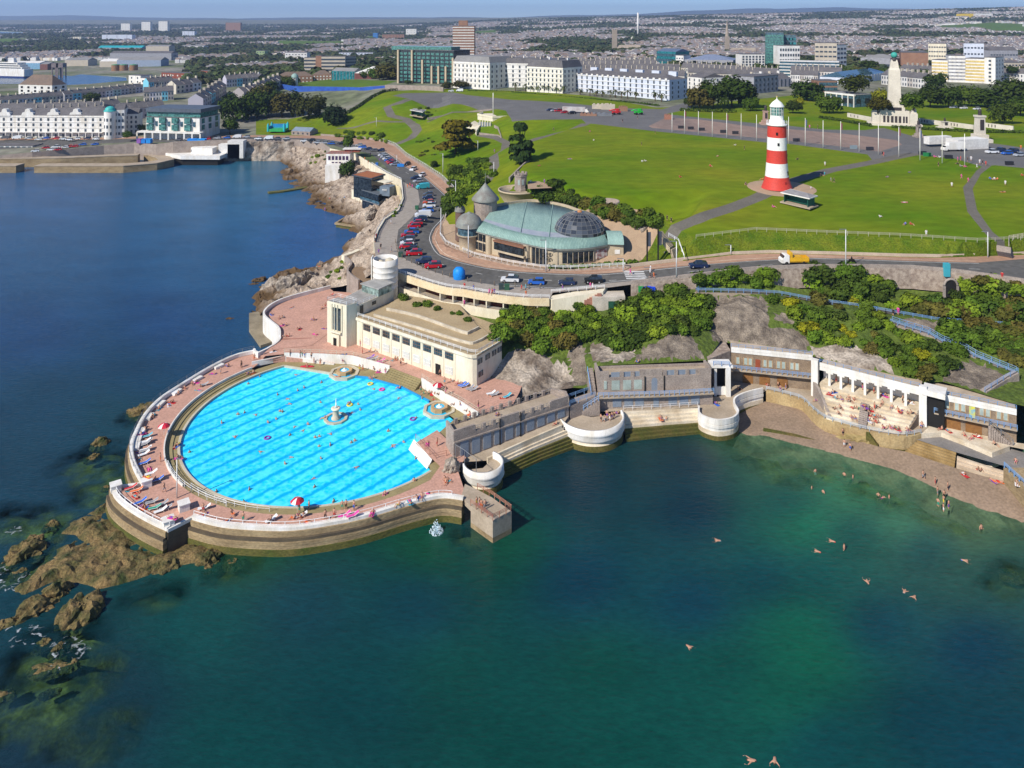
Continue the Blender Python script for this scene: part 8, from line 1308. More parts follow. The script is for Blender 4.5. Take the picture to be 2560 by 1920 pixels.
for c,x,y,w,t,col,k,lab in(('A1',10,1020,280,760,DG,'b0','dark round tree at the left end of the park wood'),('A1',110,1010,240,770,DG,'b1','dark tree in the middle of the park wood'),('A1',225,1015,220,790,BG,'b2','brownish dark tree left of the big round park tree'),('A1',455,1025,280,810,(.06,.07,.015),'b1','big round olive tree on the park grass'),('A1',665,1085,240,890,(.025,.045,.015),'b0','darkest evergreen tree at the foot of the grass slope'),('A1',60,960,260,720,BG,'b2','rust tinged dark tree at the back of the park wood'),('A1',330,985,240,770,(.05,.08,.014),'b0','dark tree between the two largest park trees'),('A1',-60,1030,240,800,MG,'b1','green tree at the seaward left corner of the park wood'),('A1',130,810,150,690,DG,'b2','tree below the tall house row left of the hoarding'),('A0',795,890,150,790,DG,'b0','dark tree standing in front of the upper terrace row'),('A0',2010,1060,300,800,DG,'b1','large dark tree beside the modern seafront apartments'),('A0',1985,1150,150,1010,MG,'b2','green tree by the path to the seafront apartments'),('A0',1095,1190,110,1130,MG,'b0','low bushy tree at the end of the white crescent'),('A0',1228,1140,70,1070,DG,'b1','small dark tree between crescent and modern apartments'),('A1',1725,1330,400,1030,(.17,.15,.012),'cy','great golden green spreading cypress on the lower lawn'),('A2',70,1420,270,1080,(.04,.075,.02),'pn','dark windswept pine at the left edge of the big lawn'),('A2',1620,940,260,730,BG,'b0','russet green tree at the left of the clump by the square'),('A2',1740,940,240,680,DG,'b1','tall dark tree in the clump by the square'),('A2',1900,930,330,640,DG,'b2','tallest tree of the clump by the square'),('A2',2040,930,220,700,(.07,.085,.02),'b0','olive tree at the right of the clump by the square'),('A2',2060,960,130,830,MG,'b1','small bright round tree in front of the clump by the square'),('A2',1550,930,120,830,DG,'b2','low dark tree at the left foot of the clump'),('A3',335,870,300,680,DG,'b0','broad dark holm oak left of the white pavilion'),('A3',530,980,220,810,MG,'b1','round green tree in front of the white pavilion'),('A3',215,980,150,860,DG,'b2','dark shrubby tree behind the lighthouse lantern'),('A3',745,800,320,640,(.06,.08,.012),'b1','wide olive tree above the white pavilion'),('A3',985,920,190,750,YG,'b0','yellowish tree left of the memorial column'),('A3',950,980,200,830,(.08,.085,.012),'b2','olive tree at the foot of the memorial column'),('A3',1260,950,220,780,MG,'b0','green tree just right of the memorial column'),('A3',1440,780,200,620,DG,'b1','dark domed tree before the yellow hotel'),('A3',1400,930,220,720,DG,'b2','dark tree in the row right of the memorial'),('A3',1560,930,250,720,DG,'b0','second dark tree in the row right of the memorial'),('A3',1760,920,250,730,MG,'b1','third tree in the row right of the memorial'),('A3',1900,930,280,760,DG,'b2','fourth tree in the row behind the right monument'),('A3',2070,900,350,650,DG,'b0','largest tree of the right hand park row'),('A3',2030,1070,210,870,(.06,.09,.014),'b1','tree standing alone on the grass at the right'),('A3',2180,1000,260,830,MG,'b2','tree cut by the right picture edge in the park'),('A3',280,900,80,840,YG,'s0','bright yellow green bush by the park flower beds'),('A3',860,590,180,510,DG,'b0','dark tree before the theatre foyer'),('A3',2110,640,120,570,DG,'b1','round tree before the beige school'),('A1',1140,690,280,540,BG,'b0','rusty green trees left of the glass apartments'),('A1',900,590,200,540,DG,'b1','dark tree behind the white roofed hall'),('A1',1760,770,150,690,(.08,.08,.02),'b2','olive tree in front of the grand white hotel'),('A1',1645,770,110,700,(.07,.075,.02),'b0','small olive tree before the glass apartments'),('A1',1320,730,70,690,DG,'b1','little dark tree at the foot of the glass apartments'),('A1',790,270+1000,110,1180,MG,'s1','bushy tree above the white cafe road'),('B1',790,275,150,140,(.05,.09,.015),'s2','dense bush covering the bank beside the white cafe'),('B1',1540,200,90,140,DG,'s3','dark bush behind the roadside wall')):
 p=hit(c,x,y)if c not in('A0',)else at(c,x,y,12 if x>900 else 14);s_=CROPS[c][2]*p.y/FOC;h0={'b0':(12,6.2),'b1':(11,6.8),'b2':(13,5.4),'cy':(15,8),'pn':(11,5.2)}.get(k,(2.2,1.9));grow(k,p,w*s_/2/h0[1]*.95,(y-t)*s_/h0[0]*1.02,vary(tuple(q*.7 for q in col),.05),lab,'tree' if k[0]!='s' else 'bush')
for i,x in Xi((30,118,175,225,280,320,390,450,590,675,730,780,850,895,950,1000,1070,1240,1295)):
 p=at('A2',x,800+x*.075,30);grow('pm',p+Xa((0,1,0)),1.5,1.5*R.uniform(.8,1.25),vary((.07,.085,.03)),'small palm tree by the hedge, %s from the left below the white terraces'%(ORD[i]if i<16 else['seventeenth','eighteenth','last'][i-16]),'palm','palms along the terraces')
def hedge(name,pts,w,h,label,col,n=900):
 mb=MB();rng=random.Random(5)
 for a,b in zip(pts,pts[1:]):
  k=max(2,int((b-a).length/1.2))
  for i in Xj(k):q=a.lerp(b,(i+.5)/k);leaves(mb,[((q.x+rng.uniform(-.3,.3),q.y+rng.uniform(-.3,.3),q.z+h*.4),(w*.6,w*.6,h*.6))],34,.32,rng)
 o=mb.Xb(name,M_LEAF);o.color=(*col,1);return tag(o,label,'hedge')
hedge('hedge',LN(('A2',[(0,810,30),(300,838,30),(700,872,30),(1120,908,30),(1260,925,30)])),2.4,2.0,'long low hedge between the green and the lilac terrace',(.05,.09,.014));hedge('hedge',LN(('A1',[(1830,790,30),(2212,805,30)])),2.4,1.6,'low hedge before the grand white hotel',MG);hedge('hedge',[hit('A1',x,y)for x,y in((790,985),(900,920),(1000,850),(1110,795),(1220,785))],2.2,2.4,'dark hedge climbing the edge of the grass slope',(.035,.06,.012));hedge('hedge',LN(('A3',[(450,1020,30),(640,1050,30),(900,1095,30)])),2.2,1.6,'hedge beside the memorial path on the left',DG);hedge('hedge',LN(('A3',[(1075,1105,30),(1500,1130,30),(1780,1145,30),(2212,1150,30)])),2.2,1.5,'long hedge in front of the memorial garden',DG);hedge('hedge',LN(('A2',[(1460,960,30),(1700,968,30),(1930,975,30)])),2.6,2.2,'clipped hedge at the foot of the tree clump',DG);hedge('hedge',LN(('B2',[(930,1080,16.3),(1100,1078,16.5),(1300,1068,16.9),(1450,1050,17.3),(1700,1030,18.4)])),1.2,1.1,'green planting along the wall in front of the domed restaurant',MG)
BUSH=[('D2',[(50,390),(250,300),(600,280),(760,300),(760,560),(520,630),(330,540),(200,510)],34,5,(MG,MG,LG,BG),'cliff between the pavilion and the arcade'),('D2',[(780,480),(850,230),(980,230),(1060,440),(900,520)],9,4.2,(LG,MG),'gully below the green doors'),('D2',[(1060,480),(1130,300),(1280,160),(1650,60),(1960,130),(1985,400),(1830,520),(1600,500),(1350,580),(1150,620),(1050,560)],48,5.4,(DG,MG,DG,LG,MG),'cliff above the stone changing rooms'),('D3',[(440,130),(830,160),(1000,140),(1240,240),(1250,320),(1500,400),(1780,500),(1750,610),(1500,680),(1310,600),(1100,480),(900,430),(720,410),(600,240)],50,4.2,(LG,MG,MG,BG,DG,MG,YG),'cliff above the white colonnade'),('B3',[(0,900),(200,880),(530,860),(530,950),(300,960),(0,960)],20,4,(LG,MG),'bank below the road at the bridge'),('B3',[(740,930),(870,850),(1100,880),(1350,950),(1340,1040),(1100,1070),(800,990)],24,6,(MG,LG,DG),'bank below the rubble road wall'),('B3',[(1330,1060),(1600,1080),(1750,1000),(1850,930),(2212,940),(2212,1190),(1700,1160),(1330,1140)],36,5.4,(MG,LG,DG,BG),'bank right of the wall arch'),('D3',[(1640,320),(2212,340),(2212,620),(1900,450),(1680,400)],30,5,(DG,MG,BG),'slope above the cliff stairs'),('B2',[(770,430),(1000,370),(1200,440),(1400,550),(1650,600),(1880,640),(1920,720),(1700,720),(1450,660),(1330,600),(1200,530),(900,480)],60,5.6,(DG,MG,BG,DG),'bank behind the domed restaurant'),('B2',[(90,210),(280,150),(420,140),(480,250),(420,330),(350,370),(230,450),(120,560),(40,640),(80,400)],40,6,(MG,DG,LG),'slope left of the domed restaurant'),('A1',[(680,1190),(760,1140),(980,1130),(1100,1180),(1180,1240),(1000,1200),(800,1200)],16,4.6,(MG,DG,LG),'border below the lower lawn'),('A1',[(1370,930),(1480,915),(1600,950),(1560,990),(1350,1030)],8,3.0,(DG,MG),'dry slope round the upper shelter'),('A1',[(1380,1310),(1480,1290),(1560,1330),(1400,1345)],6,2.4,(BG,DG),'rockery under the cypress'),('A1',[(1380,1210),(1550,1180),(1540,1240),(1390,1250)],5,2.6,(MG,DG),'lawn edge left of the cypress'),('B1',[(460,80),(600,40),(600,170),(540,210),(450,150)],7,3.2,(MG,LG),'rocks left of the white cafe'),('B1',[(1160,610),(1250,520),(1250,560),(1170,640)],4,2,(LG,),'rocks below the promenade curve'),('B1',[(570,1150),(750,1000),(760,1110),(700,1190)],6,2.2,(LG,MG),'rocks beside the slipway')]
BUSHES=[('B1',x,y,w,MG,'pavilion roof planting')for x,y,w in((1280,1345,3.2),(1385,1400,2.8),(1480,1400,2.7),(1565,1435,2.3),(1700,1470,1.8),(1755,1475,2.0),(1830,1530,2.2))]
for c,poly,n,w,cols,where in BUSH:
 xs=[p[0]for p in poly];ys=[p[1]for p in poly];got=[]
 for _ in Xj(4000):
  x,y=R.uniform(min(xs),max(xs)),R.uniform(min(ys),max(ys))
  if inside(poly,x,y)and not any(inside(rp,*px(c,x,y+8))for rp,_m in RKP)and all((x-a)**2+1.6*(y-b)**2>(max(xs)-min(xs))*(max(ys)-min(ys))/n*.42 for a,b in got):got.append((x,y))
  if len(got)>=n:break
 BUSHES+=[(c,x,y+8,w*R.uniform(.6,1.2),R.choice(cols),where)for x,y in got]
TONE={DG:'dark green',MG:'mid green',LG:'fresh green',BG:'brownish',YG:'yellow green'}
for i,(c,x,y,w,col,where)in Xi(BUSHES):
 p=hit(c,x,y)
 if p.y>520:continue
 grow('s%d'%(i%4),p+Xa((0,.3,-.4)),w/3.8,w/3.8*R.uniform(.8,1.15),vary(col),'%s %s bush growing on the %s'%(['small','large'][w>3.6],TONE[col],where),'bush','bushes on the %s'%where)
WD=[];rr=np.random.RandomState(8);Y=700.0
while Y<6400:
 u=-1400
 while u<1400:
  x=u*Y/FOC+rr.uniform(-6,6);y=Y+rr.uniform(-8,8);c=wood(x,y)+(.12 if u<-200 else-.05)+(.16 if Y>3200 else 0)
  if c>.0 and not(u<-810 and Y<1480)and not inside(hoe_poly,x,y)and not any(inside(k,x,y)for k in keep_out[:-1])or(rr.rand()<.12 and Y>760 and not(u<-810 and Y<1480)and ok(x,y)):WD.append((x,y))
  u+=rr.uniform(9,17)*FOC/Y*(1.35 if Y>3000 else 1)
 Y+=13*(Y/900)**1.1
zz=land_h([w[0]for w in WD],[w[1]for w in WD]);order_=sorted(Xj(len(WD)),key=lambda i:WD[i][1]);NT=110
for j,i in Xi(order_[:NT]):grow('b%d'%(j%3),(WD[i][0],WD[i][1],zz[i]),R.uniform(.7,1.1),R.uniform(.65,1.0),vary(R.choice((DG,MG,DG,BG))),'dark tree among the roofs of the inner town','tree','trees among the inner town roofs')
mb=MB();rng=random.Random(3)
for i in order_[NT:]:
 r_=rng.uniform(4,7.5);x,y,z=WD[i][0],WD[i][1],zz[i];mb.mt(rng.randint(0,2))
 for k in Xj(15 if y<3000 else 9):d=Xa((rng.gauss(0,1),rng.gauss(0,1),abs(rng.gauss(0,.9)))).normalized();q=Xa((x+d.x*r_,y+d.y*r_,z+2+d.z*r_*1.15));a=d.orthogonal().normalized()*r_*.55;b=d.cross(a)*rng.uniform(.7,1.1);mb.add([q-a-b,q+a-b*.8,q+a*.8+b,q-a*.9+b*.9],[(0,1,2,3)])
kind(mb.Xb('distant_woods',[mat('far_leaf_dark',(.04,.06,.018),.9,(.025,.04,.012),.1),mat('far_leaf_mid',(.06,.085,.02),.9,(.035,.055,.015),.1),mat('far_leaf_olive',(.075,.08,.028),.9,(.045,.05,.018),.1)]),'stuff');print('WOODS',len(WD))
# ---- people: one continuous body per pose, grown from a jointed skeleton
CROPS.update({'G1':(2020,920,.25216),'G2':(320,840,.31521)})
M_SKIN=mat('skin',(.52,.29,.19),.6,(.40,.21,.13),3,.6);M_CLOTH=tint('clothing',.8);M_HAIR=mat('hair',(.05,.03,.02),.8);M_PALE=mat('pale_top',(.55,.53,.50),.8)
def person_mesh(name,J,dressed):
 """J: joint -> (x, y, z, radius, part) facing -Y"""
 E_=[('pelvis','chest'),('chest','neck'),('neck','head'),('head','crown')]
 for s in 'LR':E_+=[('chest','sh'+s),('sh'+s,'el'+s),('el'+s,'ha'+s),('pelvis','hip'+s),('hip'+s,'kn'+s),('kn'+s,'fo'+s),('fo'+s,'to'+s)]
 ks=list(J);ix={k:i for i,k in Xi(ks)};me=bpy.data.meshes.new(name);me.from_pydata([J[k][:3]for k in ks],[(ix[a],ix[b])for a,b in E_],[]);o=bpy.data.objects.new(name,me);COL.objects.link(o)
 o.modifiers.new('s','SKIN')
 for i,k in Xi(ks):me.skin_vertices[0].data[i].radius=(J[k][3],)*2;me.skin_vertices[0].data[i].use_root=(k=='pelvis')
 o.modifiers.new('u','SUBSURF').levels=1;bpy.context.view_layer.update();m2=bpy.data.meshes.new_from_object(o.evaluated_get(bpy.context.evaluated_depsgraph_get()));bpy.data.objects.remove(o)
 m2 .materials.clear();[m2 .materials.append(m)for m in(M_SKIN,M_CLOTH,M_HAIR,M_PALE)];seg=[]
 for a,b in E_:
  p,q=Xa(J[a][:3]),Xa(J[b][:3]);mt_=0
  if a=='pelvis' or a[:3]=='hip':mt_=1
  if dressed and(b in('chest',)or b[:2]=='sh' or a[:2]=='sh'):mt_=1
  if dressed and(a[:3]=='hip' or a=='pelvis' and b[:3]=='hip'):mt_=1
  if dressed and a[:2]=='kn':mt_=0
  if a=='pelvis' and b=='chest' and not dressed:mt_=0
  if b=='crown':mt_=2
  seg.append((p,q,mt_))
 for f in m2 .polygons:
  c=f.center;best=min(seg,key=lambda s_:(c-(s_[0]+(s_[1]-s_[0])*max(0,min(1,(c-s_[0]).dot(s_[1]-s_[0])/max(1e-6,(s_[1]-s_[0]).length_squared))))).length);f.material_index=best[2];f.use_smooth=True
 m2 .name=name;return m2
def joints(pel=(0,0,.9),lean=(0,0,1),kn=((.11,-.03,.48),(-.11,-.03,.48)),fo=((.12,.03,.06),(-.12,.03,.06)),ha=((.3,-.08,.82),(-.3,-.08,.82)),el=((.27,.04,1.1),(-.27,.04,1.1)),toe=(0,-.16,-.02)):
 p=Xa(pel);l=Xa(lean).normalized();side=Xa((1,0,0));J={'pelvis':(*p,.13),'chest':(*(p+l*.36),.155),'neck':(*(p+l*.58),.065),'head':(*(p+l*.70),.095),'crown':(*(p+l*.80+Xa((0,.02,0))),.085)}
 for i,s in Xi('LR'):
  sg=1-2*i;J['sh'+s]=(*(p+l*.47+side*sg*.2),.065);J['el'+s]=(*el[i],.048);J['ha'+s]=(*ha[i],.04);J['hip'+s]=(*(p+side*sg*.09-Xa((0,0,.04))),.1);J['kn'+s]=(*kn[i],.07);J['fo'+s]=(*fo[i],.05);J['to'+s]=(*(Xa(fo[i])+Xa(toe)),.038)
 return J
PO={'stand':joints(),'walk':joints(kn=((.1,-.2,.5),(-.1,.05,.47)),fo=((.1,-.22,.06),(-.1,.32,.12)),ha=((.27,.22,.9),(-.27,-.3,.92)),el=((.26,.14,1.12),(-.26,-.06,1.1))),'sit':joints(pel=(0,0,.16),lean=(0,.35,1),kn=((.14,-.42,.42),(-.14,-.42,.42)),fo=((.13,-.72,.06),(-.13,-.72,.06)),ha=((.24,-.2,.3),(-.3,.3,.08)),el=((.28,.08,.42),(-.3,.26,.36))),'lie':joints(pel=(0,0,.14),lean=(0,1,.12),kn=((.12,-.44,.2),(-.13,-.44,.14)),fo=((.12,-.86,.08),(-.15,-.86,.08)),ha=((.34,.12,.07),(-.34,.12,.07)),el=((.33,.36,.1),(-.33,.36,.1)),toe=(0,-.1,.1)),'chair':joints(pel=(0,0,.45),lean=(0,.3,1),kn=((.12,-.42,.48),(-.12,-.42,.48)),fo=((.12,-.46,.06),(-.12,-.46,.06)),ha=((.2,-.25,.58),(-.2,-.25,.58)),el=((.27,.08,.75),(-.27,.08,.75))),'swim':joints(pel=(0,0,0),lean=(0,-1,.1),kn=((.2,.4,-.04),(-.2,.4,-.04)),fo=((.34,.78,-.08),(-.3,.8,-.08)),ha=((.35,-1.05,.02),(-.35,-1.0,.02)),el=((.42,-.75,.0),(-.42,-.75,.0)),toe=(0,.15,0))}
PM={(k,d):person_mesh('person',j,d)for k,j in PO.items()for d in(0,1)if not(k in('swim','lie')and d)}
CLR={'red':(.5,.03,.03),'dark':(.02,.02,.03),'blue':(.03,.12,.5),'white':(.7,.7,.7),'black':(.012,.012,.012),'green':(.03,.3,.2),'pink':(.65,.06,.3),'orange':(.7,.15,.03),'purple':(.2,.06,.35),'yellow':(.7,.55,.05),'grey':(.25,.25,.27),'turquoise':(.05,.35,.45)}
PEOPLE=[]
VERB={'stand':'standing','walk':'walking','sit':'sitting','lie':'lying','chair':'seated','swim':'swimming','wade':'in the water'}
def Xt(where,group,pose,c,pts,dressed=0,s_=.92,fixed=None):
 for q in pts:
  x,y=q[:2];ps=q[2]if len(q)>2 and q[2]else pose;cl_=q[3]if len(q)>3 else None
  p=at(c,x,y,fixed)if fixed is not None else hit(c,x,y)
  key='stand' if ps=='wade' else ps;dz={'wade':-.95,'swim':-.05}.get(ps,0);col=CLR[cl_ or R.choice(list(CLR))];me=PM.get((key,dressed))or PM[(key,0)]
  o=put('person',me,None,(p.x,p.y,p.z+dz));o.rotation_euler.z=R.uniform(-3.1,3.1)if key!='walk' else R.choice((1.3,-1.5,.5));sz=s_*R.uniform(.9,1.05);o.scale=(sz*1.12,sz*1.12,sz);o.color=(*col,1)
  PEOPLE.append((o,'person %s%s %s'%(VERB[ps],' in '+cl_ if cl_ else '',where),group,px(c,x,y)[0]))
  if ps=='lie' or(ps=='sit' and not dressed and R.random()<.25):TOW.append((o.rotation_euler.z,where,group,p,px(c,x,y)[0]))
TOW=[]
Xt('in the pool','swimmers in the pool','wade','E3',[(450,410,0,'red'),(305,505),(1225,490,0,'pink'),(1005,550),(925,585),(672,640,0,'blue'),(825,690,'swim','dark'),(885,382,'swim','dark'),(850,755,'swim','dark'),(1210,735),(705,850,0,'dark'),(735,855),(175,890),(258,865),(405,900,'swim','dark'),(655,945,0,'blue'),(552,990),(1055,1015),(875,1055,'swim','dark'),(1010,1075,'swim','black'),(830,1150),(1145,1180),(1198,1165),(140,1180,'swim','dark'),(1645,1220),(1600,1245,0,'dark'),(1335,1275,0,'blue'),(1195,1290),(2065,1100),(2110,1265,'swim','dark'),(1580,755,'sit'),(1685,760),(1710,830),(1255,945,'sit'),(1580,875,'swim','dark'),(1890,575,'swim','dark'),(1350,1140,'swim','dark'),(2185,690,'swim','dark'),(1185,350,'swim','dark')],fixed=ZW+.02)
Xt('in the nearer half of the pool','swimmers in the nearer half of the pool','wade','B4',[(488,608,0,'dark'),(655,455),(850,600,'swim','dark'),(1030,632,'swim','dark'),(985,668),(1173,640),(1370,680,'swim','dark'),(1125,748,'swim','black'),(800,802),(1140,790),(628,815,0,'dark'),(1660,755,0,'blue'),(1667,640,0,'purple'),(1605,555),(1545,570,'swim','dark'),(1670,430),(1525,497),(725,530,'swim','dark'),(1240,868,0,'blue'),(1350,548),(770,868,0,'dark')],fixed=ZW+.02)
Xt('on the far pool terrace','bathers on the far pool terrace','stand','E3',[(1130,250,0,'red'),(1210,270,0,'orange'),(1040,280,'sit','red'),(830,150),(960,165),(980,150),(1010,170,0,'blue'),(1100,180,0,'dark'),(1490,215,'sit','purple'),(1705,335,0,'yellow'),(1745,340,'walk','orange'),(1840,440,'sit'),(1875,430,'sit'),(2030,380,0,'pink'),(1950,355,'sit','purple'),(1890,325,'sit','dark'),(290,385,'sit','purple'),(360,370,'sit','grey'),(1420,415,'lie','red'),(1500,130,'lie'),(220,290,0,'dark'),(380,205,0,'orange')])
Xt('beside the cream pavilion','bathers beside the cream pavilion','sit','D1',[(900,570,'stand','pink'),(920,640,'stand','red'),(985,630,'chair','grey'),(1040,620),(1060,700,'lie'),(1090,715,'lie','pink'),(1195,690),(1215,695),(1250,740,'stand','dark'),(1270,700),(1590,830,'stand','dark'),(1630,900,'stand','turquoise'),(1690,880),(1740,900),(1780,905,0,'blue'),(2030,990,'lie','purple'),(2140,1020,'lie','white'),(1000,690,'lie','purple'),(1920,1110,'stand','pink')])
Xt('by the right fountain','bathers by the right fountain','sit','D1',[(1425,970,'stand'),(1460,985),(1490,985),(1520,985),(1545,990),(1580,995,0,'dark'),(1240,940),(1440,1030),(1530,1040,0,'red'),(1710,1085),(1770,1085,0,'purple'),(1820,1140),(1850,1160),(1640,980,'stand','pink')])
Xt('on the upper sun terrace','sunbathers on the upper sun terrace','sit','D1',[(310,240,'lie','red'),(570,250,0,'purple'),(600,240,'stand','red'),(200,335,0,'purple'),(230,330),(230,395,0,'purple'),(260,395,0,'blue'),(360,430),(380,425),(490,350,'chair'),(500,350),(595,420,'lie','red'),(250,490),(280,490,0,'red'),(510,470,'lie','pink'),(135,300,0,'black'),(100,630,'lie'),(150,620,0,'black')])
Xt('on the western pool deck','sunbathers on the western deck','sit','G2',[(735,300,'stand'),(790,245,0,'blue'),(895,250,'stand','dark'),(560,430,'lie'),(575,405,0,'grey'),(395,465),(325,550,'lie'),(350,530,0,'dark'),(245,580,0,'red'),(200,640,0,'turquoise'),(185,655,0,'black'),(140,740,0,'dark'),(110,780),(450,420,0,'red'),(510,385,0,'dark'),(540,370,0,'blue'),(675,300,'lie','pink'),(130,860,'lie'),(100,915,'lie','dark'),(375,880,'lie'),(395,870,'sit')])
Xt('on the south western deck','sunbathers on the south western deck','lie','E1',[(520,40,0,'dark'),(540,170),(440,270,0,'pink'),(560,310,0,'blue'),(630,400,0,'pink'),(600,510,0,'yellow'),(690,570,'sit','pink'),(830,720,'walk','grey'),(780,300,'stand','orange'),(1030,255,'sit','dark'),(1370,970,'chair','red'),(1380,1040,0,'orange'),(1770,1050,'chair','orange'),(1925,1130,'stand','green'),(1700,1120)])
Xt('on the corner sunbathing terrace','sunbathers on the corner terrace','lie','E1',[(350,680,0,'red'),(440,720,0,'orange'),(440,790),(450,890,0,'blue'),(580,950,'sit'),(950,1080,0,'purple'),(540,940,'sit','purple')])
Xt('on the front pool deck','bathers on the front pool deck','stand','E4',[(702,440,0,'dark'),(1085,430),(1130,430,0,'black'),(1220,440,0,'blue'),(995,530,0,'red'),(890,550,'walk','dark'),(1575,265,'sit','dark'),(1735,385,'sit','yellow'),(1865,350,'lie','pink'),(1955,315,'sit'),(2000,300,'sit','pink'),(2100,250,'lie','dark'),(260,580,'chair','dark'),(525,545,'sit','orange'),(575,530,'sit','pink'),(610,530,'sit','orange'),(640,520,'chair','grey'),(650,590,'lie','red'),(690,585,'lie','orange'),(1430,480,'lie','pink'),(590,470,'stand')])
Xt('near the mesh fence and pier','people near the mesh fence and pier','sit','E2',[(885,920,0,'orange'),(920,930),(890,945,0,'orange'),(700,540,'lie','pink'),(800,560,'stand','red'),(560,920,'wade','blue'),(1210,1180,'stand'),(1240,1195,'stand','pink'),(1260,1210,'stand'),(1295,1220,'stand','grey'),(1410,250,'sit'),(1430,245,'sit','purple')])
Xt('on the large round bastion','group on the large bastion','stand','D2',[(1045,1225,0,'dark'),(1075,1225),(1098,1190,0,'purple'),(1120,1215,0,'white'),(1140,1205),(1160,1195,0,'dark'),(1190,1160,'sit','purple'),(1560,1200,'sit','purple'),(1605,1210,'sit','white'),(655,1250,'sit','red'),(1365,715,'sit','blue')])
Xt('on the white sun terraces','bathers on the white sun terraces','sit','G1',[(222,265,0,'red'),(255,245,0,'dark'),(282,310),(330,325,'chair','purple'),(390,330),(405,310,0,'red'),(415,335),(460,325,0,'red'),(448,410),(490,410),(565,390),(570,425,0,'black'),(660,415,'stand','red'),(630,420),(735,360,0,'dark'),(710,395,0,'black'),(830,400),(895,430,0,'orange'),(925,430,'lie','purple'),(990,460),(1030,455,0,'dark'),(265,415,0,'black'),(320,405,0,'dark'),(305,460,0,'black'),(430,500,0,'purple'),(465,510,0,'blue'),(605,530,0,'blue'),(640,480),(650,510,0,'black'),(690,490),(710,500,0,'grey'),(755,515,0,'blue'),(645,550),(685,550,0,'red'),(745,610,'chair','pink'),(815,600,0,'pink'),(850,605),(890,615),(770,610,0,'dark'),(985,625),(1010,635),(1030,640,0,'turquoise'),(90,330,0,'purple')])
Xt('under the colonnade arches','people under the colonnade','stand','G1',[(280,145,0,'red'),(400,165,0,'black'),(540,215,0,'pink'),(655,255,'stand','red'),(760,280,'sit','blue'),(940,345),(1015,350,'sit','white'),(1125,590,'chair','blue')])
Xt('in front of the left beach wing','people by the left beach wing','stand','D3',[(440,735,'sit','red'),(512,745,0,'dark'),(528,770,0,'purple'),(565,755,0,'blue'),(240,760,'sit','black'),(85,860,'sit','purple')])
Xt('on the terrace of the right wing','people by the right beach wing','sit','D3',[(1640,1035,0,'red'),(1690,1045,'lie','turquoise'),(1800,1080,0,'red'),(1850,1100,0,'pink'),(1890,1085,0,'white'),(2010,1140,0,'black'),(2155,1260,0,'pink'),(1910,1325,0,'dark'),(1890,1315,0,'red'),(2000,1390,'lie','orange'),(2040,1395,'lie','red'),(2165,1410)])
Xt('on the shingle beach','people on the shingle','stand','D3',[(970,1155,0,'white'),(1010,1180,0,'blue'),(960,1075,0,'dark'),(1515,1375,'walk','grey'),(1598,1415,0,'red'),(1685,1455,0,'dark'),(1800,1350,'sit','white')])
Xt('paddling at the beach edge','paddlers','stand','D3',[(1615,1490,0,'grey'),(1660,1515,0,'black'),(1655,1550,0,'yellow'),(1618,1570),(1655,1605,0,'white'),(1692,1585)],fixed=.75)
Xt('bathing in the green shallows','bathers in the shallows','wade','D3',[(770,1325),(970,1350,0,'dark'),(1030,1365),(745,1440),(825,1470,0,'dark'),(1205,1490),(1230,1505,'swim'),(1280,1505)],fixed=SEA)
Xt('out in the open bay','swimmers in the bay','swim','D6',[(900,435,0,'grey'),(1332,485),(1395,440),(1435,472,'wade','dark'),(1942,517,0,'blue'),(1540,622,0,'black'),(1693,660,0,'grey'),(1742,672,0,'dark'),(753,885,0,'black'),(1052,1385,0,'black'),(1135,1370,0,'dark'),(2027,385,'wade','dark')],fixed=SEA,s_=1.08)
Xt('on the promenade','walkers on the promenade','walk','B2',[(212,1250,'stand','red'),(290,1270,0,'blue'),(425,1300,0,'pink'),(450,1305,0,'red'),(470,1300,0,'purple'),(705,1265,0,'red'),(742,1260,0,'turquoise'),(743,1320,0,'orange'),(1060,1270,0,'purple'),(1300,1250,0,'pink'),(1320,1255,0,'white'),(1645,1130,0,'pink'),(1815,1155,0,'black'),(1848,1160,0,'orange'),(1820,1100,'stand','white'),(210,1400,'stand','pink'),(1962,660,'stand','black'),(1998,680,'stand','black')],1,s_=1)
Xt('at the curve of the promenade','walkers at the promenade curve','walk','B1',[(1168,690,0,'white'),(1040,815,'stand','red'),(1028,850,'stand','dark'),(1078,905,'stand','black'),(1170,935,0,'grey'),(1060,950,'stand','purple'),(1330,370,'stand','red'),(1310,380,'stand'),(1350,380,'stand','pink'),(1390,375,'stand'),(940,140,'stand','orange'),(970,170,'stand'),(990,100,'stand','pink'),(1070,150,'stand','purple'),(880,110,'stand','red'),(2060,75,'stand','purple'),(640,470,'lie','red'),(770,460,'lie','blue'),(595,580,'stand'),(540,1060,'lie','orange'),(500,310,'lie','orange'),(660,1310,'sit','red')],1,s_=1)
Xt('on the big lawn','people on the big lawn','sit','A2',[(360,1130,'walk','dark'),(672,1140,0,'pink'),(1237,1155,'stand','dark'),(1120,1258,'stand','dark'),(705,1216,0,'white'),(498,1375,'lie'),(235,1432,'lie'),(1125,1400,0,'white'),(1150,1395,0,'white'),(1775,1350,'lie','white'),(1930,1258,0,'white'),(2008,1295,'stand','black'),(1715,1440,0,'red'),(1450,1535,0,'red'),(2165,1555,0,'orange'),(160,1575),(280,1590,'stand','purple'),(300,1585),(955,1055,'stand','dark'),(1085,1025,'stand','dark')],1,s_=1.1)
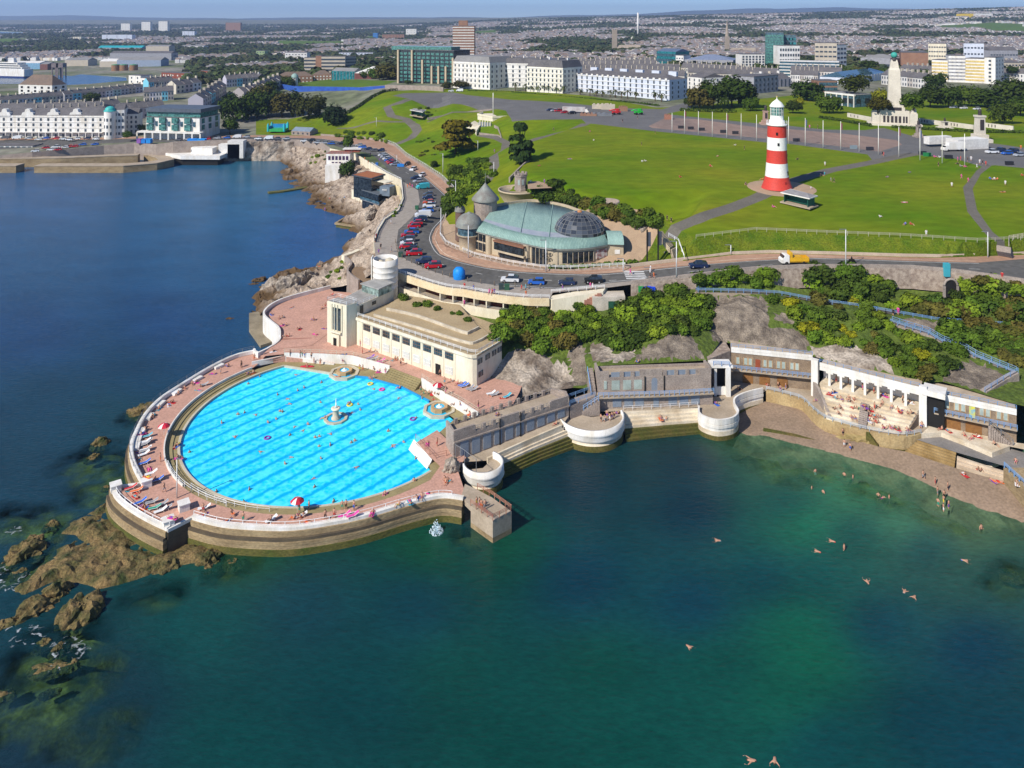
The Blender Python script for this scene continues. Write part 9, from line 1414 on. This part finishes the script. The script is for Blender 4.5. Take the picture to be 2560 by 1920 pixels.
Xt('on the lawn right of the lighthouse','people right of the lighthouse','sit','B3',[(685,107,0,'dark'),(870,148,'stand','white'),(867,215,'walk','turquoise'),(845,215,0,'black'),(910,255,'walk','grey'),(930,262,'walk','dark'),(775,300,0,'white'),(335,275,0,'black'),(1290,222,'lie'),(1440,190,'lie'),(1635,150,'stand','black'),(1725,290,'stand','white'),(1790,235,'walk','pink'),(1836,258,'walk','pink'),(1408,395,'lie','white'),(1240,495,0,'white'),(1410,545,0),(1450,545,0,'red'),(1553,620,'stand','white'),(520,428,0,'pink'),(1985,238,0,'blue'),(2010,240,0,'white'),(2030,242,0,'orange'),(2086,278,'stand','white'),(2070,325,'lie','dark'),(2200,215,0,'red'),(2065,910,'stand','red')],1,s_=1.05)
Xt('at the right path head','people at the path head','stand','A3',[(1000,1350,0,'red'),(988,1345,0,'black'),(1440,1360,'sit','pink'),(1480,1362,'sit','white'),(1640,1395,0,'pink'),(1665,1390),(1725,1395),(1755,1390,0,'white'),(1665,1440,'sit','grey'),(1700,1445,'sit','pink'),(1640,1420,'sit','dark'),(1805,1455,'walk','white'),(1830,1418,0,'white'),(1855,1420,0,'dark'),(1882,1430,0,'red'),(430,1112,0,'black'),(360,1110,0,'pink'),(2185,1290,0,'orange')],1,s_=1.15)
Xt('on the cliff path','walkers on the cliff path','stand','D3',[(1307,245,0,'dark'),(1342,240,0,'pink')],1,s_=1.05)
def label_all(items,cat,maxw=16):
 by={}
 for o,l,g,x in items:by.setdefault(l,[]).append((x,o,g))
 for l,v in by.items():
  v.sort(key=lambda q:q[0])
  for i,(x,o,g)in Xi(v):
   k='' if len(v)==1 else ', %s from left'%(ORD[i]if i<16 else '%dth'%(i+1))
   tag(o,l+k,cat,g)
PEOPLE.sort(key=lambda q:q[0].location.y);rest=PEOPLE[298:];PEOPLE=PEOPLE[:298];mb=MB();ms=[M_SKIN,M_HAIR,M_PALE];ci={}
for o,*_ in rest:
 k=tuple(o.color)
 if k not in ci:m=bpy.data.materials.new('crowd_clothing');nodes(m)[1].inputs['Base Color'].default_value=k;ci[k]=len(ms);ms.append(m)
 M=Matrix.Translation(o.location)@Matrix.Rotation(o.rotation_euler.z,4,'Z')@Matrix.Diagonal((*o.scale,1));b0=len(mb.v);mb.v+=[tuple(M@v.co)for v in o.data.vertices]
 for f in o.data.polygons:mb.f.append([b0+i for i in f.vertices]);mb.m.append((0,ci[k],1,2)[f.material_index]);mb.sm.append(True)
 bpy.data.objects.remove(o)
kind(mb.Xb('distant_crowd',ms),'stuff');label_all(PEOPLE,'person')
TWI=[]
mb=MB();mb.box((0,0,.015),(.7,1.6,.03));tw=mb.Xb('towel',tint('towel_cloth',.9));TWD=tw.data;bpy.data.objects.remove(tw)
for rz_,where,g,p,x in TOW:
 if 'pool'==where[-4:]and 'in the' in where or 'fountain by' in where:continue
 cn_=R.choice(['red','blue','white','pink','orange','purple','turquoise']);t=put('towel',TWD,None,(p.x,p.y,p.z+.01));t.rotation_euler.z=rz_;t.color=(*CLR[cn_],1);TWI.append((t,'%s towel under a sunbather %s'%(cn_,where),'towels '+where,x))
label_all(TWI,'towel')
# ---- loungers, parasols, floats
lg=bpy.data.objects.new('sun_lounger',None);COL.objects.link(lg);mb=MB()
for s in(-1,1):mb.tube([(s*.3,-.95,.3),(s*.3,.25,.32),(s*.3,.95,.72)],.03,4);mb.tube([(s*.3,-.7,0),(s*.3,-.7,.3)],.03,4);mb.tube([(s*.3,.5,0),(s*.3,.4,.35)],.03,4)
mb.Xb('frame',Xk,lg);mb=MB();mb.add([(-.28,-.95,.31),(.28,-.95,.31),(.28,.25,.33),(-.28,.25,.33),(.28,.95,.74),(-.28,.95,.74)],[(0,1,2,3),(3,2,4,5)]);mb.Xb('sling',tint('sling_cloth'),lg)
LG_=[]
for c,where,pts in(('E1','on the south western deck',[(570,40,'white'),(560,75,'grey'),(560,165,'grey'),(550,215,'white'),(560,335,'blue'),(650,480,'white'),(740,570,'blue'),(1385,960,'white')]),('E1','on the corner sunbathing terrace',[(370,680,'red'),(450,720,'orange'),(500,880,'blue'),(660,880,'grey'),(700,960,'green'),(800,910,'grey'),(780,1000,'white'),(850,970,'grey')]),('E4','on the front pool deck',[(1110,520,'pink'),(1205,520,'pink'),(265,570,'white'),(610,300+220,'white')]),('D1','beside the cream pavilion',[(990,680,'purple'),(1020,690,'grey'),(1080,710,'pink'),(1780,915,'blue'),(1800,925,'blue'),(1850,945,'grey'),(1880,955,'grey'),(2030,990,'white'),(2060,1000,'grey'),(2170,1015,'turquoise')]),('G2','on the western pool deck',[(150,805,'turquoise'),(150,850,'grey'),(140,910,'white'),(600,395,'grey')])):
 for x,y,cl_ in pts:
  p=hit(c,x,y);o=lg if not LG_ else dup(lg);o.location=p;o.rotation_euler.z=R.uniform(-1.3,-.9);o.color=(*CLR[cl_],1)
  for ch in o.children:ch.color=(*CLR[cl_],1)
  LG_.append((o,'%s sun lounger %s'%(cl_,where),'sun loungers by the pool',px(c,x,y)[0]))
label_all(LG_,'sun lounger')
M_PR,M_PW=mat('parasol_red',(.62,.02,.05),.7),Xk
for c,x,y,lab in(('B4',355,520,'red and white parasol on the western pool deck by the white wall end'),('B4',1050,920,'red and white parasol on the front pool deck at the water edge'),('D1',1572,985,'red and white parasol by the white wall at the right fountain')):
 p=hit(c,x,y);t=Xh('parasol',lab,'parasol',p,0,'red parasols by the pool');t.scale=(.85,)*3;mb=MB()
 for i in Xj(8):a0,a1=6.2832*i/8,6.2832*(i+1)/8;mb.mt(i%2 if i%4==1 else 0).add([(0,0,2.75),(.75*math.cos(a0),.75*math.sin(a0),2.5),(1.3*math.cos(a0),1.3*math.sin(a0),2.05),(1.3*math.cos(a1),1.3*math.sin(a1),2.05),(.75*math.cos(a1),.75*math.sin(a1),2.5)],[(0,1,4),(1,2,3,4)])
 mb.Xb('canopy',[M_PR,M_PW],t);mb=MB();mb.tube([(0,0,0),(0,0,2.7)],.04,5);mb.Xb('pole',Xk,t)
for c,x,y,cl_,lab in(('E3',1840,502,'yellow','yellow rubber ring floating near the far pool edge'),('E3',1580,765,'yellow','yellow rubber ring with a seated child near the fountain'),('E3',1985,572,'pink','pink rubber ring near the far pool edge'),('E3',545,0+1180,'purple','lilac float in the middle of the pool'),('E2',548,280,'purple','lilac float beside a swimmer at the right of the pool')):
 p=at(c,x,y,ZW+.06);mb=MB();mb.tube([(.5*math.cos(k*.524),.5*math.sin(k*.524),0)for k in Xj(12)],.17,6,closed=True);o=tag(mb.Xb('rubber_ring',tint('ring_vinyl',.4),None,p),lab,'pool float','pool floats');o.color=(*CLR[cl_],1)
for i,x in Xi((1020,1075)):p=hit('E3',x,285);mb=MB();mb.Xf([(.05,-.1),(.35,0),(.3,.16),(0,.2)],n=12,sx=3.2);o=tag(mb.Xb('rescue_board',M_PR,None,p),['left red rescue board on the far pool rim','right red rescue board on the far pool rim'][i],'rescue board','red rescue boards')
p=hit('B4',422,845);t=Xh('deck_lamp','tall white lamp post on the pool deck near the corner terrace','lamp post',p);mb=MB();mb.tube([(0,0,0),(0,0,6.3)],[.12,.07],6);mb.Xb('post',Xk,t);mb=MB();mb.box((.25,0,6.3),(.6,.25,.15));mb.Xb('lamp',Xr,t)
p=at('B4',1775,1020,SEA);rng=random.Random(4);mb=MB()
for i in Xj(240):a=rng.random()*6.28;k=rng.random()**.7*1.1;mb.box((p.x+math.cos(a)*k,p.y+math.sin(a)*k,SEA+max(0,1.1-k)*rng.random()**1.5*1.9),(.08,.08,.1),a)
kind(tag(mb.Xb('water_splash',M_FOAM),'white splash where someone has jumped beside the pier','splash'),'stuff');mb=MB()
for c,x,y,r_ in(('D4',60,1580,3),('D4',20,1480,2),('D5',240,520,2.2),('D5',620,650,2),('D5',560,590,1.5),('D5',90,440,1.5),('D4',130,1130,1.2),('D5',430,810,1.2)):
 p=at(c,x,y,SEA)
 k=len(mb.v);mb.add([p+Xa((x_*r_*.28,y_*r_*.2,.04))for y_ in Xj(-4,5)for x_ in Xj(-4,5)],[(j*9+i,j*9+i+1,j*9+i+10,j*9+i+9)for j in Xj(8)for i in Xj(8)if(i-3.5)**2+(j-3.5)**2<17])
M_LACE=bpy.data.materials.new('foam_lace');nt,b=nodes(M_LACE);N=nt.nodes;g=N.new('ShaderNodeNewGeometry');n=N.new('ShaderNodeTexNoise');n.inputs['Scale'].default_value=.9;n.inputs['Detail'].default_value=8;n.inputs['Distortion'].default_value=1.5;r=N.new('ShaderNodeMapRange');r.inputs['From Min'].default_value=.58;r.inputs['From Max'].default_value=.82;nt.links.new(g.outputs['Position'],n.inputs['Vector']);nt.links.new(n.outputs['Fac'],r.inputs['Value']);nt.links.new(r.outputs[0],b.inputs['Alpha']);b.inputs['Base Color'].default_value=(.75,.8,.82,1)
kind(mb.Xb('surf_foam',M_LACE),'stuff')
# ---- vehicles
M_CAR=tint('car_paint',.25,.2,.5);M_TYRE=mat('tyre',(.015,.015,.015),.9);M_HUB=mat('hub',(.35,.35,.36),.4,metal=.6);M_LAMP=mat('lamp_glass',(.6,.6,.58),.2)
def car_proto(name,L,W,prof,cab,wr=.33):
 t=bpy.data.objects.new(name,None);COL.objects.link(t);mb=MB();n=len(prof)
 def shell(P_,w0,w1,zlo,zhi):
  f=lambda z:w0+(w1-w0)*max(0,min(1,(z-zlo)/(zhi-zlo)));m=len(P_);mb.add([(x,s*f(z)/2,z)for s in(-1,1)for x,z in P_],[(i,(i+1)%m,m+(i+1)%m,m+i)for i in Xj(m)]+[tuple(Xj(m-1,-1,-1)),tuple(Xj(m,2*m))])
 shell(prof,W,W*.94,.3,1.0);mb.Xb('body',M_CAR,t);mb=MB();shell(cab,W*.9,W*.72,cab[0][1],max(z for x,z in cab));mb.Xb('cabin_glass',M_DGL,t);zt=max(z for x,z in cab);xs=[x for x,z in cab if z>zt-.12];mb=MB();mb.box(((min(xs)+max(xs))/2,0,zt+.02),(max(xs)-min(xs),W*.72,.06));mb.Xb('roof',M_CAR,t)
 for sx in(-1,1):
  for sy in(-1,1):mb=MB();mb.tube([(sx*L*.3,sy*(W/2-.18),wr),(sx*L*.3,sy*(W/2+.01),wr)],wr,12);mb.mt(1).tube([(sx*L*.3,sy*(W/2),wr),(sx*L*.3,sy*(W/2+.025),wr)],wr*.55,10);mb.Xb('wheel',[M_TYRE,M_HUB],t)
  mb=MB();mb.box((-L/2+.1,sx*W*.36,.68),(.16,.32,.16));mb.Xb('headlight',M_LAMP,t);mb=MB();mb.box((L/2-.06,sx*W*.38,.8),(.12,.22,.2));mb.Xb('tail_light',M_PR,t)
 return t
CARS={'h':car_proto('parked_car',4.1,1.8,[(-2.05,.3),(2.0,.3),(2.05,.75),(1.95,1.0),(-.95,.98),(-1.95,.78)],[(-1.0,.96),(1.95,.98),(1.6,1.42),(.9,1.52),(-.2,1.5)]),'s':car_proto('parked_suv',4.6,1.95,[(-2.3,.35),(2.25,.35),(2.3,.9),(2.2,1.12),(-1.1,1.1),(-2.2,.95)],[(-1.15,1.08),(2.2,1.1),(2.05,1.62),(1.0,1.74),(-.4,1.7)],.38),'v':car_proto('parked_van',5.2,2.1,[(-2.6,.35),(2.55,.35),(2.6,2.1),(.0,2.15),(-1.2,2.0),(-2.0,1.25),(-2.55,1.0)],[(-1.95,1.25),(-1.0,1.25),(-.95,1.9),(-1.35,1.92)],.36)}
CN={'r':'red','w':'white','k':'black','b':'blue','n':'navy','g':'grey','s':'silver','o':'orange red','t':'turquoise'};CC={'r':(.5,.01,.02),'w':(.75,.75,.75),'k':(.01,.01,.012),'b':(.02,.12,.5),'n':(.015,.03,.09),'g':(.10,.10,.11),'s':(.4,.42,.45),'o':(.6,.08,.02),'t':(.05,.45,.5)}
CARL=[];UC=set()
for c,where,g,rz,pts in(('B1','parked along the curving promenade','cars parked along the promenade',.1,[(1490,445,'hg'),(1485,475,'hn'),(1490,515,'ho'),(1495,545,'sw'),(1485,585,'hb'),(1440,630,'vw'),(1420,665,'sn'),(1385,695,'hr'),(1365,722,'hr'),(1345,775,'sb'),(1310,800,'hr'),(1310,840,'sg'),(1305,870,'hw'),(1300,900,'hr'),(1345,925,'hk'),(1365,960,'sr')]),('B1','beside the lower end of the promenade parking','cars at the promenade bend',.22,[(1450,1030,'sn'),(1530,1070,'sr')]),('B2','in the roadside bays facing the domed restaurant','cars in the roadside bays',-.05,[(605,1190,'sw'),(832,1210,'hb'),(1095,1215,'hn'),(1325,1200,'sk')]),('B3','driving on the upper road','cars driving on the road',.02,[(15,835,'sn')]),('B1','driving down the coast road','cars on the coast road',1.2,[(1308,182,'hk'),(1360,228,'sw'),(1435,278,'hw')]),('B1','in the echelon row by the cafe forecourt','cars parked by the cafe',.5,[(1090,105,'hw'),(1110,120,'hs'),(1130,135,'hw'),(1145,150,'hb'),(1160,160,'hr'),(1175,172,'sr'),(1195,185,'hs'),(1375,305,'hn'),(1400,330,'hs'),(1440,385,'vt')]),('A1','along the western coast road','cars on the western coast road',.05,[(20,1205,'hw'),(110,1203,'vw'),(180,1205,'hg'),(260,1205,'hs'),(415,1225,'hw'),(480,1222,'sk'),(530,1238,'hs'),(590,1242,'hs'),(650,1248,'hb'),(740,1248,'sk'),(890,1262,'hs'),(920,1280,'hb'),(970,1295,'hn'),(1020,1308,'hg'),(1080,1305,'hn')]),('A0','in front of the white crescent and seafront apartments','cars along the western seafront',.0,[(50,1200,'vg'),(150,1200,'vw'),(250,1202,'hs'),(335,1210,'hw'),(400,1200,'hb'),(485,1202,'hr'),(545,1207,'hw'),(600,1213,'hw'),(665,1205,'hw'),(755,1202,'hn'),(830,1207,'hw'),(1540,1226,'hg'),(1620,1222,'hs'),(1710,1224,'hk'),(1795,1222,'hr'),(1880,1222,'hs'),(1960,1218,'hb'),(2050,1214,'vw'),(2130,1214,'hs')]),('A0','in the harbour car park','cars in the harbour car park',.3,[(395,1285,'hr'),(440,1300,'hw'),(485,1278,'sw'),(560,1282,'hw'),(600,1275,'ho'),(645,1275,'hr'),(715,1262,'hb'),(820,1262,'hb'),(500,1300,'hr'),(305,1312,'hw')]),('A2','at the top of the big lawn','cars on the asphalt square',.35,[(325,958,'hn'),(365,962,'hs'),(400,965,'sr'),(450,978,'hr'),(515,985,'sk')]),('A3','parked at the right end of the square','cars at the right of the square',.15,[(1935,1325,'sw'),(2000,1312,'sn'),(2065,1335,'hb'),(2110,1318,'sn'),(2170,1350,'hs'),(1600,935,'hs'),(1690,940,'hw'),(1805,948,'hw'),(1920,960,'hk')]),('A1','outside the grand white hotel','vehicles outside the hotel',0,[(1685,792,'hw'),(1760,790,'vw')])):
 for x,y,k in pts:
  p=hit(c,x,y)if c!='A0' else at(c,x,y,9.9 if y<1250 else 8.6);o=CARS[k[0]]if k[0]not in UC else dup(CARS[k[0]])
  if c=='A0':p.z=max(p.z,land_h.z1(p.x,p.y)+.15)
  UC.add(k[0]);o.location=p;o.rotation_euler.z=rz+R.uniform(-.08,.08);o.color=(*CC[k[1]],1)
  for ch in o.children:ch.color=o.color
  CARL.append((o,'%s %s %s'%(CN[k[1]],{'h':'hatchback car','s':'sport utility car','v':'van'}[k[0]],where),g,px(c,x,y)[0]))
label_all(CARL,'car')
for o,l,g,x in CARL:
 if 'van ' in l:o['category']='van'
def truck(name,label,c,x,y,rz,cab,bedc,L,boxh,hasbox=1,wc=2.3):
 p=hit(c,x,y);t=Xh(name,label,'truck',p,rz);mb=MB();mb.add([(x_,s*wc/2,z)for s in(-1,1)for x_,z in((-L/2,.5),(-L/2+1.9,.5),(-L/2+1.9,2.4),(-L/2+.9,2.45),(-L/2+.3,1.5),(-L/2,1.3))],[(i,(i+1)%6,6+(i+1)%6,6+i)for i in Xj(6)]+[(5,4,3,2,1,0),(6,7,8,9,10,11)]);mb.Xb('cab',cab,t);mb=MB();mb.box((-L/2+.62,0,1.9),(.5,wc*.9,.75));mb.Xb('windscreen',M_DGL,t);mb=MB();mb.box((.9,0,.85),(L-2,wc*.95,.25))
 if hasbox==1:mb.box((.95,0,.97+boxh/2),(L-2.1,wc,boxh))
 else:
  for s in(-1,1):mb.box((.95,s*wc/2,1.4),(L-2.1,.1,.9))
  mb.box((L/2-.1,0,1.4),(.1,wc,.9));mb.box((-L/2+2.4,0,2.0),(.5,wc,2.2));mb.box((.5,0,1.5),(2.4,1.4,.8))
 mb.Xb('load_bed',bedc,t)
 for sx in(-L*.32,L*.3):
  for sy in(-1,1):mb=MB();mb.tube([(sx,sy*(wc/2-.25),.45),(sx,sy*wc/2,.45)],.45,12);mb.Xb('wheel',M_TYRE,t)
 return t
truck('tipper_truck','white cab truck with bright yellow load bed on the upper road','B3',660,808,.02,Xk,mat('truck_yellow',(.75,.42,.02),.5),6.8,1,2);truck('articulated_lorry','long white lorry with red stripe on the asphalt square','A2',550,975,2.9,Xk,mat('lorry_box',(.55,.54,.52),.6,(.35,.3,.28),.4),15,2.4);truck('box_truck','white box truck with long trailer near the right monument','A3',1600,1305,.12,Xk,Xk,9,2.6)
p=at('A3',1720,1280,30);mb=MB();mb.box((0,0,2),(15,6,4),.25);mb.box((-9,5,2.6),(11,3,3),.25);tag(mb.Xb('trailer_unit',Xm,None,p),'large white trailer unit behind the box truck','trailer')
for x,cc,lab in((900,mat('handler_red',(.6,.03,.03),.5),'red telescopic handler on the asphalt square'),(1092,mat('handler_green',(.03,.5,.05),.5),'bright green telescopic handler on the asphalt square')):
 p=at('A2',x,990,30);t=Xh('telehandler',lab,'vehicle',p,.2);mb=MB();mb.box((0,0,1.5),(4.6,2,1.2));mb.box((.5,-.5,2.6),(1.6,1.1,1.5));mb.Xb('body',cc,t);mb=MB();mb.tube([(2.3,.4,2.6),(-1,.4,2.9),(-4,.4,2.2)],.3,6);mb.Xb('boom',cc,t)
 for sx in(-1.5,1.5):
  for sy in(-1,1):mb=MB();mb.tube([(sx,sy*.8,.7),(sx,sy*1.25,.7)],.7,12);mb.Xb('wheel',M_TYRE,t)
for i,(x,w,h,m)in Xi(((660,9,1.2,Xq),(750,14,1.2,Xr),(830,8,3,XA),(960,5,2.6,Xq),(780,12,2.6,XA),(1350,4,2.2,M_RUST))):p=at('A2',x,[1000,1000,945,960,940,1030][i],30);mb=MB();mb.box((0,0,h/2),(w,2.4,h),-.1);[mb.box((-w*.4+k*w*.2,0,h+.3),(w*.1,1.6,.6),-.1)for k in Xj(4)];tag(mb.Xb('equipment_stack',m,None,p),['rusty flat stack of beams beside the lorry','grey trussing laid out beside the lorry','beige crates row behind the red handler','brown crates right of the red handler','long beige pallet row behind the lorry','orange generator at the left of the tan square'][i],'equipment')
p=hit('B3',1050,805);t=Xh('motorbike','black motorbike with rider on the upper road','motorbike',p);mb=MB();mb.box((0,0,.75),(1.3,.3,.5));mb.Xf([(.2,.8),(.25,1.2),(.12,1.4),(.16,1.6),(0,1.75)],n=8);mb.Xb('body',Xp,t)
for s in(-.7,.7):mb=MB();mb.tube([(s,-.08,.33),(s,.08,.33)],.33,10);mb.Xb('wheel',M_TYRE,t)
p=hit('B2',165,1165);t=Xh('covered_kiosk','kiosk wrapped in bright blue tarpaulin at the promenade edge','kiosk',p);mb=MB();mb.Xf([(1.3,0),(1.45,1.0),(1.35,2.2),(.8,2.9),(0,3.0)],n=10,sx=1.1);mb.Xb('tarpaulin',mat('blue_tarp',(.01,.25,.72),.5,(.01,.18,.55),1.5),t)
# ---- street things
def lamp(c,x,y,t_,i):p=hit(c,x,y);h=(y-t_)*CROPS[c][2]*p.y/FOC;o=Xh('lamp_post','lamp','lamp post',p,0,'street lamps');mb=MB();mb.tube([(0,0,0),(0,0,h)],[.14,.09],6);mb.Xb('post',M_RAIL,o);mb=MB();mb.box((-.7,0,h),(1.6,.16,.14));mb.Xb('lamp_head',Xr,o);return o
for i,(c,x,y,t_,lab)in Xi((('B1',1598,790,550,'white street lamp on the road bend opposite the parked red cars'),('B2',245,985,700,'white street lamp in front of the bow fronted dome'),('B2',915,1105,830,'white street lamp in front of the entrance glazing of the domed restaurant'),('B2',2043,1150,840,'white street lamp right of the zebra crossing'),('B3',1010,830,575,'tall white street lamp behind the motorbike'),('B3',1968,765,590,'white street lamp with blue sign near the lawn steps'),('B1',1217,185,95,'street lamp beside the echelon parked cars'),('A1',1615,1500,1325,'lamp post on the slope behind the roadside wall'),('A1',1917,1300,1215,'lamp post on the lawn right of the cypress'),('B1',2055,285,155,'lamp post on the path above the cone turret'),('B1',1725,510,315,'lamp post at the top of the roadside wall'),('B3',235,745,680,'short road sign post at the foot of the bank'),('A1',1040,1090,1015,'lamp post on the western grass slope'),('B2',1583,1100,990,'striped crossing beacon left of the zebra crossing'),('B2',1815,1155,1065,'striped crossing beacon right of the zebra crossing'))):lamp(c,x,y,t_,i)['label']=lab
bo=None;k_=0;lb=[p for p in Bk[4:13]];tot=[]
for a,b in zip(lb,lb[1:]):
 n=max(1,int((b-a).length/2.6))
 for i in Xj(n):q=a.lerp(b,i/n);tot.append(q)
for q in tot:
 if bo is None:mb=MB();mb.tube([(0,0,0),(0,0,1.1)],.09,6);bo=mb.Xb('bollard',mat('bollard_brown',(.22,.17,.12),.8));o=bo
 else:o=bo.copy();COL.objects.link(o)
 o.location=(q.x-.3,q.y-.5,q.z+.1);tag(o,'thin brown bollard in the line between promenade and parked cars','bollard','bollards along the promenade')
for i,(c,x,y,cl_,lab)in Xi((('B2',530,1255,(.03,.05,.05),'dark litter bin on the promenade, the left one of a pair'),('B2',578,1258,(.03,.09,.05),'green litter bin on the promenade, the right one of a pair'),('B1',1390,565,(.03,.12,.06),'green litter bin beside the white van'),('B1',1250,975,(.03,.07,.05),'dark green bins by the red car at the promenade bend'),('B1',1250,195,(.02,.2,.6),'blue recycling bank on the coast road'),('B1',1045,185,(.02,.12,.4),'blue bin by the cafe wall'),('B2',1735,1275,(.02,.25,.06),'green bin in the bin store below the crossing'),('B2',1800,1275,(.01,.06,.6),'large blue bins in the bin store below the crossing'),('A3',1335,1335,(.02,.03,.03),'black bin at the head of the right path'),('A3',1375,1350,(.02,.2,.06),'green bin beside the black bin near the flagpole'),('A3',1560,1370,(.02,.02,.025),'black bin in front of the box truck'),('A3',2085,1425,(.02,.02,.025),'black bin on the asphalt at the right'),('A3',245,1222,(.03,.03,.035),'dark planter at the edge of the tan square right of the lighthouse'),('A3',740,1285,(.2,.25,.27),'grey box on the edge of the tan square'),('A3',880,1298,(.03,.03,.04),'dark planter near the end of the tan square'),('A2',1460,1110,(.03,.03,.035),'first dark planter along the left edge of the tan square'),('A2',1545,1118,(.03,.03,.035),'second dark planter along the left edge of the tan square'),('A2',1640,1128,(.03,.03,.035),'third dark planter along the left edge of the tan square'),('A2',1825,1148,(.03,.03,.035),'fourth dark planter along the left edge of the tan square'),('A2',1930,1158,(.03,.03,.035),'fifth dark planter along the left edge of the tan square'),('B3',1690,865,(.05,.35,.42),'turquoise information board at the road edge'))):
 p=hit(c,x,y);w=1.2 if c[0]!='A' else 2.6;mb=MB();mb.box((0,0,.6),(w*(2.6 if 'large' in lab or 'bank' in lab else 1),1.0,1.2 if 'board' not in lab else 3.0));mb.box((0,0,1.25),(w*1.05,1.05,.12));o=tag(mb.Xb('litter_bin' if 'bin' in lab else 'planter_box' if 'planter' in lab else 'information_board' if 'board' in lab else 'box',tint('bin_paint'),None,p),lab,'bin' if 'bin' in lab else 'street furniture');o.color=(*cl_,1)
M_LINE=mat('road_paint',(.70,.69,.66),.8,(.5,.5,.48),1.2,.6);mb=MB()
def lift(p,d=.02):return Xa((p[0],p[1],land_h.z1(p[0],p[1])+d))
z0,z1=at('B2',1600,1135,18),at('B2',1780,1130,18.6)
for i in Xj(5):a,b=z0+Xa((0,(i-2)*1.25+.3,0)),z1+Xa((0,(i-2)*1.25+.3,0));mb.quad(lift(a),lift(b),lift(b+Xa((0,.6,0))),lift(a+Xa((0,.6,0))))
def painted(ln,off,w,dash=0):
 l=Xg([Xa(p)for p in ln],5)
 for i,(a,b)in Xi(zip(l,l[1:])):
  if dash and i%dash:continue
  d=Xa((b-a)[:2]).normalized();n=Xa((-d.y,d.x,0));mb.quad(lift(a+n*off),lift(b+n*off),lift(b+n*(off+w)),lift(a+n*(off+w)))
painted(Ck[6:-2],-.7,.18);painted(Ck[8:-2],-6.2+1.2,.15,3);painted(Bk[10:-2],.5,.15)
kind(mb.Xb('road_marking',M_LINE));mb=MB();painted(Ck[6:-2],.9,.16);kind(mb.Xb('cycle_lane_marking',mat('cream_line',(.62,.5,.38),.8)))
# ---- camera, sun, sky
cam=bpy.data.cameras.new('camera');co=bpy.data.objects.new('camera',cam);COL.objects.link(co)
co.location=(0,0,H);co.rotation_euler=(math.pi/2,0,0)
cam.sensor_width=36;cam.lens=36*FOC/2560;cam.shift_y=-(960-YH)/2560;cam.clip_start=1;cam.clip_end=60000
sc.camera=co
SUN_AZ=math.atan2(-.72,-.69);SUN_EL=math.radians(40)
sd=bpy.data.lights.new('sun','SUN');sd.energy=4.0;sd.angle=math.radians(.5);sd.color=(1,.94,.85)
so=bpy.data.objects.new('sun',sd);COL.objects.link(so)
sv=Xa((math.sin(SUN_AZ)*math.cos(SUN_EL),math.cos(SUN_AZ)*math.cos(SUN_EL),math.sin(SUN_EL)))
so.rotation_euler=(-sv).to_track_quat('-Z','Y').to_euler()
w=bpy.data.worlds.new('World');sc.world=w;w.use_nodes=True;nt=w.node_tree
sk=nt.nodes.new('ShaderNodeTexSky');sk.sky_type='NISHITA';sk.sun_disc=False;sk.sun_elevation=SUN_EL;sk.sun_rotation=SUN_AZ
sk.altitude=80;sk.air_density=.7;sk.dust_density=0;sk.ozone_density=8
nt.links.new(sk.outputs[0],nt.nodes['Background'].inputs[0]);nt.nodes['Background'].inputs[1].default_value=.1
sc.view_settings.view_transform='Standard';sc.view_settings.look='None';sc.view_settings.exposure=.55;sc.view_settings.gamma=1
sc.cycles.use_denoising=True
# ---- summer haze over the town
mb=MB();mb.box((0,8900,248),(30000,18200,516));hz=kind(mb.Xb('haze',bpy.data.materials.new('haze_air')),'stuff');m=hz.data.materials[0];m.use_nodes=True;nt=m.node_tree;nt.nodes.clear();o=nt.nodes.new('ShaderNodeOutputMaterial');v=nt.nodes.new('ShaderNodeVolumePrincipled');v.inputs['Color'].default_value=(.50,.66,1.0,1);v.inputs['Density'].default_value=8.5e-5;v.inputs['Anisotropy'].default_value=.2;nt.links.new(v.outputs[0],o.inputs['Volume'])
sc.cycles.volume_bounces=0
